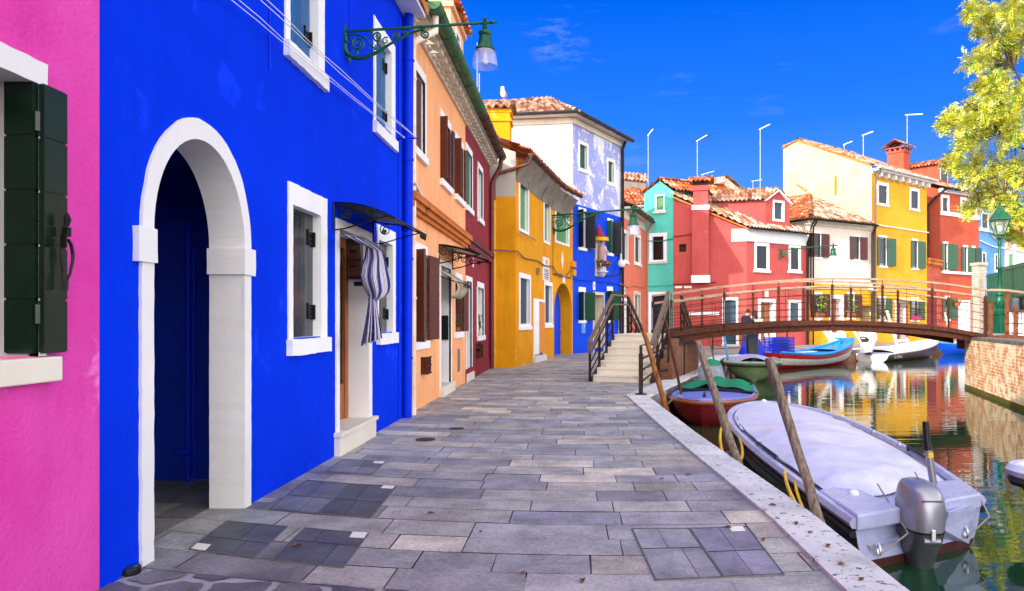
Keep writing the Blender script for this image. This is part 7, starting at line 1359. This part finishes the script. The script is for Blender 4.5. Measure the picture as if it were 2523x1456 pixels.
hoop('blue rope hanging from the pale blue pole to the green boat', bz(V((5.95, 26.6, -.05)), V((5.7, 25.9, -.6)), V((5.4, 25.2, -.55)), V((5.25, 24.9, -.35))), .03, 'rope_blue')
# --- long red, white and blue boat
b4 = Boat((8.7, 31.1), (14.35, 35.75), 1.95, [(0, .12), (.4, -.04), (.75, .2), (1, .62)], [(0, -.85), (.8, -.85), (1, -.45)], .7, 2., .4, 2.4, .1)
g = root('moored_boat', 'long red and white boat with a bright blue interior and raised bow', 'boat', (11.5, 33.4, WZ)); b4.hull('hull', 'hull_red', g, .55, 1.); b4.hull('white_band', 'hull_white', g, .24, .55); b4.hull('upper_band', 'hull_red', g, .0, .24); b4.rim('gunwale', 'bright_blue', g, .07, -.02, .03); b4.deck('deck', 'bright_blue', g, .0, .99, .02, -.12, .02, 24, 8); b4.deck('fore_deck', 'bright_blue', g, .66, .99, .03, .0, .04, 10, 8); b4.transom('transom', 'hull_red', g)
p = b4.S+b4.a*b4.L*.84; m = M(); m.box((p.x, p.y, .5), (.16, .12, .4), .7); m.box((p.x, p.y, .66), (.1, .5, .08), .7); m.build('bitt', 'bright_blue', g)
m = M()
for k in (.2, .42, .56): a, b_ = b4.pt(k, 0, -1, -.05, -.05), b4.pt(k, 0, 1, -.05, -.05); m = M(); m.beam(a, b_, .25, .05); m.build('thwart', 'bright_blue', g)
m = M(); rows = []; c = P(1852, 878, 31.4); c.z = -.1
for i, (r, z) in enumerate(((.62, 0), (.56, .3), (.42, .6), (.26, .82), (.1, .92), (.01, .93))): rows.append([c+V(((r+.04*math.sin(q*1.7+i))*math.cos(q*.3927)*1.0+.1*z, (r+.04*math.sin(q*2.3+i*2))*math.sin(q*.3927)*.8, z*1.0)) for q in range(16)])
m.grid(rows, close=True); o = m.build('tarpaulin', 'tarp_blue', None, True, origin=c); tag(o, 'bright blue tarpaulin draped over a heap behind the green boat', 'tarpaulin')
for k in range(5):
    c = P(1919, 868, 33.2); c.z = .02+.155*k; cg = root('slatted_crate', ['lowest', 'second from bottom', 'middle', 'second from top', 'topmost'][k]+' blue slatted plastic crate in the stack on the long boat', 'crate', c, 'stacked blue crates'); m = M(); a = b4.a; r = b4.r
    for s in (-1, 1):
        for z in (.0, .075): m.obox(c-a*.75+r*s*.35+V((0, 0, z)), a*1.5, r*.03, V((0, 0, .05)))
        for z in (.0, .075): m.obox(c+a*.75*s-r*.35+V((0, 0, z)), a*.03, r*.7, V((0, 0, .05)))
        for j in range(3): m.obox(c-a*.72+a*.7*j+r*s*.35, a*.04, r*.035, V((0, 0, .13)))
    m.build('frame', 'crate_blue', cg); m = M()
    for j in range(6): m.obox(c-a*.72+a*.26*j-r*.34, a*.12, r*.68, V((0, 0, .015)))
    m.build('base', 'crate_blue', cg)
# --- brown boat with pale cover
b5 = Boat((15.65, 36.55), (22.0, 42.3), 2.15, [(0, -.2), (.5, -.02), (1, .36)], [(0, -.85), (.75, -.85), (.92, -.6), (1, -.1)], .88, 2.2, .4, 3., .14)
g = root('moored_boat', 'dark brown boat with a pale grey cover and a sheeted white outboard', 'boat', (19, 39.5, WZ)); b5.hull('hull', 'hull_brown', g, 0, 1.); b5.rim('gunwale', 'cover_pale', g, .06, .0, .0); b5.deck('cover', 'cover_pale', g, .1, .99, .0, .02, .14, 24, 10); b5.deck('deck', 'gel_sky_tint', g, 0, .12, 0, .0, .02, 4, 6); b5.transom('transom', 'cover_pale', g, 0, .95)
q0, q1 = b5.pt(.05, .25, 1, .02), b5.pt(.2, .25, 1, .02); fb = Fac(tuple(q0)[:2], tuple(q1)[:2]); text(g, fb, fb.len/2, (q0.z+q1.z)/2-.03, 'EZ 3790 U', .2, .02, 'sign_white', 'registration')
ob = outboard(g, V((15.45, 36.5, .35)), b5.a, b5.r, 1.35, 'white_sheet', 'motor_grey', .55); m = M(); rows = []; c = V((15.55, 36.45, -.1))
for i, (r, z) in enumerate(((.30, 0), (.34, .4), (.34, .72), (.29, .95), (.18, 1.08), (.02, 1.12))): rows.append([c+V(((r+.05*math.sin(q*1.7+i))*math.cos(q*.3927)-.25*(1.2-z)*(1 if z < .7 else .5)+.12, (r+.04*math.sin(q*2.3+i))*math.sin(q*.3927)*.8, z)) for q in range(16)])
m.grid(rows, close=True); m.build('motor_sheet', 'white_sheet', g, True)
# --- small blue boat, and the boat cut off at right
b6 = Boat((27.5, 44.6), (23.3, 44.4), 1.7, [(0, .0), (.6, -.02), (1, .12)], [(0, -.85), (.8, -.8), (1, -.45)], .8, 2., .4, 2.2, .15); g = root('moored_boat', 'small all blue boat beside the shaded bridge pier at right', 'boat', (25, 44.5, WZ)); b6.hull('hull', 'hull_blue', g, 0, 1); b6.rim('gunwale', 'bright_blue', g, .07, 0, .02); b6.deck('deck', 'bright_blue', g, 0, 1, .02, -.02, .05, 16, 8); b6.transom('transom', 'hull_blue', g)
m = M(); m.tube([b6.pt(.98, .1, 1, .04), b6.pt(.8, .45, 1, .06), b6.pt(.5, .5, 1, .06), b6.pt(.1, .3, 1, .05)], .025, 6); m.build('side_rope', 'white_paint', g)
b7 = Boat((9.6, 5.9), (4.66, 7.35), 1.9, [(0, -.12), (.6, -.1), (1, -.02)], [(0, -.9), (.8, -.9), (1, -.5)], .8, 2.4, .4, 2.6, .12); g = root('moored_boat', 'white boat with a dark rubbing strip cut off by the right edge', 'boat', (7, 6.6, WZ)); b7.hull('hull', 'hull_navy', g, 0, 1); b7.rim('gunwale', 'deck_sky_tint', g, .07, 0, .03); b7.rim('rubbing_strake', 'rubber', g, .05, .03, -.08); b7.deck('deck', 'deck_sky_tint', g, 0, 1, .02, .0, .06, 16, 8); b7.transom('transom', 'hull_navy', g)
# ================================================================ right bank: lamp post, fence, pillar, bin, tree
lp = P(2463, 788, 28.0); lp.z = 1.06; g = root('street_lamp', 'tall green cast iron street lamp with a glazed lantern by the right bridge end', 'street lamp', lp); s = 1.
m = M(); m.box(lp+V((0, 0, .38)), (.5, .5, .76), .3); m.box(lp+V((0, 0, .78)), (.56, .56, .06), .3); m.build('base', 'lamp_green', g, bevel=.02)
m = M(); m.lathe(lp, [(.2, .8), (.22, .88), (.17, .93), (.13, 1.0), (.16, 1.05), (.185, 1.2), (.175, 1.4), (.12, 1.5), (.15, 1.54), (.15, 1.6), (.09, 1.66), (.075, 1.8), (.07, 2.6), (.1, 2.63), (.1, 2.68), (.065, 2.72), (.055, 3.55), (.085, 3.58), (.085, 3.64), (.05, 3.68), (.045, 3.78), (.1, 3.84), (.03, 3.9)], 16)
for k in range(12): a = k*math.pi/6; m.ball(lp+V((.165*math.cos(a), .165*math.sin(a), 1.25)), .045, 6, (1, 1, 2.4))
m.build('column', 'lamp_green', g, True)
lc = lp+V((0, 0, 3.86)); m = M(); cor = lambda r, z: [lc+V((r*math.cos(.55+k*math.pi/2), r*math.sin(.55+k*math.pi/2), z)) for k in range(4)]
a_, b_ = cor(.2, .12), cor(.4, .72)
for p, q in zip(a_, b_): m.tube([p, q], .022, 5)
for i in range(4): m.tube([a_[i], a_[(i+1) % 4]], .02, 5); m.tube([b_[i], b_[(i+1) % 4]], .03, 5); m.tube([lc+V((0, 0, -.02)), a_[i]*.6+lc*.4+V((0, 0, -.02)), a_[i]], .018, 5); m.tube([lp+V((0, 0, 3.6)), lc+(b_[i]-lc)*V((1, 1, 0)).length*.0+V(((b_[i]-lc).x*.9, (b_[i]-lc).y*.9, .1)), b_[i]], .012, 5)
ln = m.build('lantern', 'lamp_green', g); m = M()
for i in range(4): m.quad(a_[i], a_[(i+1) % 4], b_[(i+1) % 4], b_[i])
m.build('glazing', 'clear_glass', ln); m = M(); m.grid([cor(.46, .72), cor(.44, .8), cor(.26, 1.0), cor(.2, 1.08), cor(.2, 1.13), cor(.1, 1.2), cor(.1, 1.26), cor(.02, 1.36)], close=True); m.add(cor(.46, .72), [(0, 1, 2, 3)]); m.ball(lc+V((0, 0, 1.38)), .05, 8); m.build('roof', 'lamp_green', ln)
m = M(); m.ball(lc+V((0, 0, .38)), .09, 8, (1, 1, 1.6)); m.build('bulb', 'ivory', ln)
g = root('slat_fence', 'green metal fence of tall upright slats behind the street lamp', 'fence', (19.5, 31, 1.05)); fa = [P(2432, 788, 32.5), P(2466, 788, 31.0), P(2560, 788, 26.5)]
for (a, b_), zt in zip(zip(fa, fa[1:]), (3.75, 3.95)):
    a = V((a.x, a.y, 1.0)); b_ = V((b_.x, b_.y, 1.0)); n = int((b_-a).length/.2); m = M(); t = (b_-a)/n
    for k in range(n): m.obox(a+t*k, t*.6, V((-t.y, t.x, 0)).normalized()*.03, V((0, 0, zt-1.0)))
    m.build('slat_panel', 'green_shutter', g); m = M()
    for z in (1.2, 2.4, zt-.15): m.obox(a+V((0, .06, z-1.0)), b_-a, V((0, .04, 0)), V((0, 0, .07)))
    m.build('rail', 'lamp_green', g)
pp = P(2412, 788, 33.0); m = M(); m.box((pp.x, pp.y, 2.6), (.42, .42, 3.2), .3); m.box((pp.x, pp.y, 4.26), (.54, .54, .14), .3); brick('white_brick', (.955, .295), '#bdb0a2', '#ad9c8c', '#a89a8a', 1.4); tag(m.build('gate_pillar', 'white_brick', None, origin=(pp.x, pp.y, 1)), 'white brick gate pillar left of the green slat fence', 'pillar')
bp_ = P(2512, 788, 24.5); g = root('waste_bin', 'grey waste bin with a crumpled black bag beside the bridge ramp', 'bin', (bp_.x, bp_.y, 1.9)); m = M(); m.lathe(V((bp_.x-.18, bp_.y, 1.95)), [(.16, 0), (.17, .02), (.17, .42), (.15, .42)], 14); m.build('drum', 'motor_grey', g, True)
m = M(); rnd = random.Random(5); rows = [[V((bp_.x+.25+(r+rnd.uniform(-.04, .04))*math.cos(q*.45), bp_.y+(r+rnd.uniform(-.04, .04))*math.sin(q*.45), 1.9+z)) for q in range(14)] for r, z in ((.12, 0), (.3, .06), (.34, .25), (.3, .42), (.33, .5), (.2, .56), (.02, .52))]; m.grid(rows, close=True); m.build('bag', 'black_plastic', g, True)
g = root('picket_fence', 'small white picket fence under the waste bin', 'fence', (bp_.x+.2, bp_.y+.3, 1.05)); m = M()
for k in range(9): m = m; m.box((bp_.x-.1+.11*k, bp_.y+.35, 1.5), (.07, .02, .8))
for z in (1.3, 1.75): m.box((bp_.x+.35, bp_.y+.38, z), (1.05, .02, .06))
m.build('palings', 'white_paint', g)
# ---- tree
LC = [lin(c)[:3] for c in ('#e4e048', '#d4d444', '#ecea80', '#bcc83c', '#e6d834', '#8ea834', '#6c8c30', '#d8de62', '#eae69c', '#dcdc48')]
attr_mat('leaf', rough=.55, nscale=8, namt=.15, bs=0, spec=.3, big=1., bigamt=.12); wood('bark', '#5a4434', '#33251c', 2, .9, 6., .6)
T0 = V((26.5, 34.5, 1.0)); tr = root('locust_tree', 'yellow green autumn tree with feathery leaves hanging in from the right edge', 'tree', T0); rnd = random.Random(17)
CL = [(2440, 30, 52), (2492, 20, 50), (2505, 95, 60), (2450, 105, 52), (2412, 160, 40), (2468, 180, 62), (2395, 30, 22), (2420, 70, 30), (2440, 240, 58), (2390, 262, 36), (2500, 250, 62), (2345, 292, 24), (2370, 312, 30), (2430, 310, 48), (2330, 302, 14), (2490, 330, 56), (2410, 385, 36), (2365, 400, 24), (2342, 396, 12), (2455, 400, 48), (2510, 420, 52), (2390, 430, 30), (2430, 450, 36), (2475, 470, 44), (2515, 510, 46), (2420, 500, 24), (2392, 510, 15), (2455, 530, 36), (2490, 562, 34), (2520, 590, 30), (2370, 355, 14), (2405, 335, 30), (2460, 280, 40), (2435, 190, 40),
      (2580, 60, 80), (2600, 180, 90), (2590, 300, 90), (2600, 420, 80), (2590, 520, 60), (2700, 120, 100), (2700, 280, 110), (2690, 420, 90), (2780, 220, 90), (2640, -60, 90), (2540, -50, 70)]
lm = M(); bm_ = M(); tops = []
fork = T0+V((-.6, -.2, 5.2)); bm_.tube([T0, T0+V((-.1, 0, 2)), T0+V((-.35, -.1, 3.8)), fork], [.3, .25, .22, .2], 10)
def limb(a, b_, r0, r1, n=6, w=.25):
    pts = [a.lerp(b_, i/n)+V((rnd.uniform(-w, w), rnd.uniform(-w, w), rnd.uniform(-w, w)+.5*math.sin(math.pi*i/n)))*(1 if 0 < i < n else 0) for i in range(n+1)]; bm_.tube(pts, [r0+(r1-r0)*i/n for i in range(n+1)], 6); return pts
mains = [limb(fork, P(x, y, Y),   .12, .03, 8) for x, y, Y in ((2470, 330, 32.5), (2500, 170, 33), (2560, 60, 34), (2450, 480, 32), (2640, 220, 35), (2700, 350, 34), (2420, 270, 33.5), (2520, 540, 33))]
allp = [p for l in mains for p in l[2:]]
def spray(o, d, L_, col):
    d = d.normalized(); up = V((0, 0, 1)); s_ = d.cross(up).normalized(); nn = s_.cross(d); n = 6
    for k in range(1, n+1):
        c = o+d*(L_*k/n)+V((0, 0, -.12*L_*(k/n)**2)); w = L_*.34*math.sin(math.pi*(k+.6)/(n+1.6))
        for sd in (-1, 1):
            e = (s_*sd+d*.45+nn*rnd.uniform(-.6, .6)).normalized()*w; q = d*(L_*.075); s2 = rnd.uniform(.8, 1.15); lm.add([c-q, c+e*.55-q*.9, c+e, c+e*.5+q*1.0], [(0, 1, 2, 3)], (col[0]*s2, col[1]*s2, col[2]*s2))
for x, y, r in CL:
    Y = 33+rnd.uniform(-1.3, 1.6); c = P(x, y, Y); R_ = r*Y/F; near = min(allp, key=lambda p: (p-c).length); tw = limb(near, c, .035, .012, 5, .2); vis = x < 2560
    nt_ = max(3, int(R_*5))
    for k in range(nt_):
        d = V((rnd.gauss(0, 1), rnd.gauss(0, 1), rnd.gauss(0, 1)-.1)).normalized(); e = c+d*R_*rnd.uniform(.5, .95); limb(tw[rnd.randint(3, 5)], e, .014, .006, 3, .08)
        for j in range(int((58 if vis else 10)*(.6+.5*R_))):
            o = c.lerp(e, rnd.uniform(.15, 1.1))+V((rnd.gauss(0, .16), rnd.gauss(0, .16), rnd.gauss(0, .16)))*R_; dd = (o-c)*.6+V((rnd.uniform(-.7, .7), rnd.uniform(-.7, .7), rnd.uniform(-.75, .35)))*R_
            if dd.length < .01: continue
            spray(o, dd, rnd.uniform(.3, .55), rnd.choice(LC))
lm.build('crown', 'leaf', tr); bm_.build('trunk', 'bark', tr, True)
# ================================================================ people
paint('skin', '#c99a7c', .6, var=.06, bs=0); paint('skin_dark', '#8a5a40', .6, var=.06, bs=0); paint('navy_cloth', '#1c2036', .9, var=.1, bs=.2); paint('denim', '#4a5a86', .9, var=.2, bs=.2); paint('white_cloth', '#dcd6cc', .9, var=.06, bs=.2); paint('black_cloth', '#16161a', .9); paint('black_hair', '#15100e', .6, bs=.4, bscale=120); paint('brown_hair', '#2a1a14', .6, bs=.4, bscale=120)
def skin(name, mat, parent, verts, edges, origin, sub=2, rootv=0):
    me = D.meshes.new(name+'_src'); me.from_pydata([tuple(v[0]) for v in verts], edges, []); o = D.objects.new(name, me); COL.objects.link(o); md = o.modifiers.new('k', 'SKIN'); md.use_smooth_shade = True
    for i, v in enumerate(verts): sv = me.skin_vertices[0].data[i]; sv.radius = (v[1], v[1]) if not isinstance(v[1], tuple) else v[1]; sv.use_root = (i == rootv)
    md2 = o.modifiers.new('s', 'SUBSURF'); md2.levels = md2.render_levels = sub; dg = C.evaluated_depsgraph_get(); ev = D.meshes.new_from_object(o.evaluated_get(dg)); D.objects.remove(o)
    n = D.objects.new(name, ev); COL.objects.link(n); n.parent = parent; ev.materials.clear(); ev.materials.append(MATS[mat]); ev.polygons.foreach_set('use_smooth', [True]*len(ev.polygons)); n.location = V(origin)-wloc(parent); return n
def person(label, loc, yaw, sc, pose, mats, hair):
    g = root('person', label, 'person', loc); Mx = Matrix.Rotation(yaw, 3, 'Z')*sc; T = lambda *p: Mx @ V(p); S = sc
    J = dict(pel=(0, 0, .95), wai=(0, 0, 1.1), che=(0, .0+pose['lean']*.5, 1.33), nek=(0, pose['lean']*.8, 1.5), hdb=(0, pose['lean']+.03, 1.58), hdt=(0, pose['lean']+pose['bow'], 1.73))
    vs = []; es = []; idx = {}
    def add(n, p, r, par=None):
        idx[n] = len(vs); vs.append((T(*p), r*S if not isinstance(r, tuple) else (r[0]*S, r[1]*S)))
        if par: es.append((idx[par], idx[n]))
    add('pel', J['pel'], (.15, .11)); add('wai', J['wai'], (.135, .1), 'pel'); add('che', J['che'], (.16, .11), 'wai'); add('nek', J['nek'], .055, 'che'); add('hdb', J['hdb'], (.07, .085), 'nek'); add('hdm', (0, (J['hdb'][1]+J['hdt'][1])/2, 1.66), (.078, .1), 'hdb'); add('hdt', J['hdt'], (.06, .075), 'hdm')
    for sd, (kn, an, el, ha) in zip((-1, 1), (pose['l'], pose['r'])):
        k = 'L' if sd < 0 else 'R'; add('hip'+k, (sd*.09, 0, .88), .09, 'pel'); add('kne'+k, (sd*.1+kn[0], kn[1], .5), .058, 'hip'+k); add('ank'+k, (sd*.1+an[0], an[1], .09), .04, 'kne'+k); add('toe'+k, (sd*.12+an[0], an[1]+.16, .035), .035, 'ank'+k)
        add('sho'+k, (sd*.19, J['che'][1], 1.42), .06, 'che'); add('elb'+k, el, .045, 'sho'+k); add('wri'+k, ha, .03, 'elb'+k); d = (V(ha)-V(el)).normalized(); pm = V(ha)+d*.07; add('pal'+k, tuple(pm), (.036, .022), 'wri'+k)
        x = V((1, 0, 0))
        for i, (o, l) in enumerate(((-.03, .06), (-.01, .075), (.01, .07), (.03, .055))): b_ = pm+x*o+d*.03; add('f%d%s' % (i, k), tuple(b_), .009, 'pal'+k); add('g%d%s' % (i, k), tuple(b_+d*l+V((0, 0, -.02))), .008, 'f%d%s' % (i, k))
        add('t'+k, tuple(V(ha)+d*.05+V((-sd*.05, 0, .02))), .011, 'pal'+k); add('u'+k, tuple(V(ha)+d*.1+V((-sd*.055, 0, .03))), .009, 't'+k)
    skin('body', mats[0], g, vs, es, loc)
    sub = lambda names: [idx[n] for n in names]
    def cloth(nm, mat, names, grow, cut={}):
        ii = sub(names); mp = {o: i for i, o in enumerate(ii)}; v2 = [(vs[o][0], (vs[o][1]+grow*S) if not isinstance(vs[o][1], tuple) else (vs[o][1][0]+grow*S, vs[o][1][1]+grow*S)) for o in ii]; e2 = [(mp[a], mp[b_]) for a, b_ in es if a in mp and b_ in mp]; return skin(nm, mat, g, v2, e2, loc)
    cloth('jacket', mats[1], ['wai', 'pel', 'che', 'nek', 'shoL', 'elbL', 'wriL', 'shoR', 'elbR', 'wriR'], .045); cloth('trousers', mats[2], ['pel', 'hipL', 'kneL', 'ankL', 'hipR', 'kneR', 'ankR'], .02)
    for k in 'LR': cloth('shoe', 'black_cloth', ['ank'+k, 'toe'+k], .014)
    hd = T(0, (J['hdb'][1]+J['hdt'][1])/2, 1.665)+V(loc); m = M(); m.ball(hd+T(0, -.02, .035), .115*S, 12, (.85, .98, .9))
    if hair == 'long': m.grid([[hd+T(r*math.cos(math.pi+q*math.pi/10), -.05+r*1.0*math.sin(math.pi+q*math.pi/10)-.0, z) for q in range(11)] for r, z in ((.09, .1), (.125, .02), (.14, -.1), (.15, -.25), (.15, -.42), (.09, -.55))])
    m.build('hair', mats[3], g, True); m = M()
    for sd in (-1, 1): m.ball(hd+T(.032*sd, .095, .0), .012*S, 6); 
    m.build('eyes', 'black_cloth', g); m = M(); m.tube([hd+T(0, .1, .0), hd+T(0, .13, -.035), hd+T(0, .1, -.04)], [.01*S, .016*S, .008*S], 6); m.tube([hd+T(-.025, .1, -.075), hd+T(.025, .1, -.075)], .007*S, 5)
    for sd in (-1, 1): m.ball(hd+T(.085*sd, .0, -.01), .025*S, 6, (.5, 1, 1.3))
    m.build('face', mats[0], g, True)
    return g
pm_ = G(1836, 860); pw_ = G(1861, 858.5)
person('man in a navy jacket and jeans with bowed head on the far quay', pm_, -1.1, 1.22, dict(lean=.1, bow=.14, l=((0, .02), (-.02, -.06), (-.26, .1, 1.14), (-.1, .32, 1.12)), r=((0, .04), (.0, .04), (.26, .12, 1.14), (.1, .34, 1.12))), ('skin', 'navy_cloth', 'denim', 'black_hair'), 'short')
person('woman with long dark hair and a white jacket beside the man on the quay', pw_, .35, 1.2, dict(lean=.05, bow=.08, l=((0, .0), (0, -.02), (-.25, .08, 1.14), (-.14, .26, 1.12)), r=((0, .03), (.02, .03), (.25, .08, 1.14), (.14, .28, 1.14))), ('skin', 'white_cloth', 'black_cloth', 'brown_hair'), 'long')
# ================================================================ plants on sills, small things on the ground
def plant(name, label, c, h, w, leafm, potm, n=60, leaf=.06, droop=.3, pot=(.1, .16), seed=0, box=0.):
    rnd = random.Random(seed); c = V(c); g = root(name, label, 'plant', c); m = M()
    if box: m.box(c+V((0, 0, pot[1]/2)), (box, pot[0]*1.6, pot[1]), .7)
    else: m.lathe(c, [(pot[0]*.7, 0), (pot[0], pot[1]), (pot[0]*1.08, pot[1]), (pot[0]*1.08, pot[1]-.02), (pot[0]*.9, pot[1]-.01)], 12)
    m.build('pot', potm, g, not box); m = M(); st = M()
    for k in range(n):
        a = rnd.uniform(0, 6.28); r = rnd.uniform(0, 1)**.6; e = c+V((math.cos(a)*w*r, math.sin(a)*w*r, pot[1]+h*(rnd.uniform(.1, 1)*(1.1-r*droop))))
        if k % 4 == 0: st.tube([c+V((0, 0, pot[1]*.9)), c.lerp(e, .5)+V((0, 0, .05)), e], .006, 4)
        d = V((math.cos(a), math.sin(a), rnd.uniform(-.6, .8))).normalized(); x = d.cross(V((0, 0, 1))).normalized(); l = leaf*rnd.uniform(.6, 1.3); m.add([e, e+d*l*.5+x*l*.35, e+d*l, e+d*l*.5-x*l*.35], [(0, 1, 2, 3)])
    m.build('foliage', leafm, g); st.build('stem', 'leaf_green', g); return g
fL = facL(); plant('succulent_plant', 'grey green succulent with drooping pods on the peach house window sill', fL.w(12.35, 1.21, .0), .45, .16, 'succulent', 'clay_pot', 70, .07, .3, (.09, .12), 1); plant('sill_plant', 'small leafy plant on the sill of the peach house window beyond the door', fL.w(16.5, 1.32, .0), .4, .14, 'leaf_green', 'clay_pot', 40, .07, .3, (.08, .1), 2); plant('cactus_plant', 'tall narrow cactus on the sill of the dark red house window', fL.w(20.4, 1.14, .0), .6, .06, 'leaf_green', 'white_pot', 50, .07, .3, (.09, .12), 3)
fc = Fac((15.3, 45.0), (20.5, 47.8)); fy = Fac((20.55, 47.82), (26.72, 52.4)); fb = Fac((29.0, 54.8), (33.65, 57.5))
plant('window_box', 'lime green plant in a window box left of the cream house door', fc.pw(*QB(585, 790), .12), 1.1, .42, 'lime_leaf', 'clay_pot', 110, .22, .2, (.14, .24), 4, .9); plant('window_box', 'lime green plant in a window box right of the cream house door', fc.pw(*QB(1120, 785), .12), 1.1, .4, 'lime_leaf', 'clay_pot', 100, .22, .2, (.14, .24), 5, .8)
plant('sill_plant', 'bushy plant in a white pot on the left ground floor sill of the yellow house', fy.pw(*QB(1640, 850), .15), .85, .5, 'leaf_green', 'white_pot', 100, .2, .2, (.2, .3), 6); plant('sill_plant', 'green plant in magenta pots on the right ground floor sill of the yellow house', fy.pw(*QB(2200, 838), .15), .55, .4, 'leaf_green', 'magenta_pot', 70, .2, .2, (.3, .3), 7, .9)
plant('hanging_basket', 'hanging yellow flower basket beside the white curtained door', fb.pw(*QA(430, 1010), .3), .3, .4, 'petal_orange', 'clay_pot', 60, .2, .5, (.25, .3), 8)
paint('dry_leaf', '#7a4a2a', .8, var=.25); rnd = random.Random(77); first = None
for px, py in ((1842, 1195), (1960, 1290), (1997, 1312), (2075, 1390), (2122, 1428), (1905, 1245), (1884, 1233), (2040, 1345), (1770, 1128), (1700, 1062), (730, 1345), (1290, 1412), (1185, 1310), (1880, 1330), (1795, 1300), (1695, 1170), (1060, 1265), (1435, 1430), (1630, 1180)):
    z = .034 if (px-1417)*1.0/(py-788) > 1.05 else .008; p = G(px, py, z); m = M(); a = rnd.uniform(0, 6.28); s_ = rnd.uniform(.018, .035); ca, sa = math.cos(a)*s_, math.sin(a)*s_; q = V((ca, sa, 0)); t = V((-sa, ca, 0))*.6
    m.grid([[p-q+t*.1, p-q*.3+t+V((0, 0, s_*.5)), p+q*.4+t*.8+V((0, 0, s_*.35)), p+q*1.2+V((0, 0, s_*.2))], [p-q, p-q*.3+V((0, 0, .004)), p+q*.4+V((0, 0, .004)), p+q*1.3], [p-q-t*.1, p-q*.3-t+V((0, 0, s_*.4)), p+q*.4-t*.8+V((0, 0, s_*.55)), p+q*1.2-t*.1]])
    o = m.build('fallen_leaf', 'dry_leaf', None, origin=p); tag(o, 'small curled dry brown leaf lying on the paving or the white kerb', 'leaf', 'dry leaves scattered on the ground')
paint('rust_plate', '#4e3a2c', .8, var=.3); paint('damp', '#37363a', .5, var=.3)
p = G(1048, 1083, .004); m = M(); m.lathe(p, [(.13, 0), (.13, .006), (.001, .006)], 24); tag(m.build('drain_cover', 'rust_plate', None, origin=p), 'round rusty drain cover in the paving near the blue house doorstep', 'drain cover')
p = G(1125, 1056, .004); m = M(); m.box(p+V((0, 0, .003)), (.2, .12, .008), .1); tag(m.build('valve_cover', 'rust_plate', None, origin=p), 'small rectangular rusty valve cover in the paving beyond the round drain', 'drain cover')
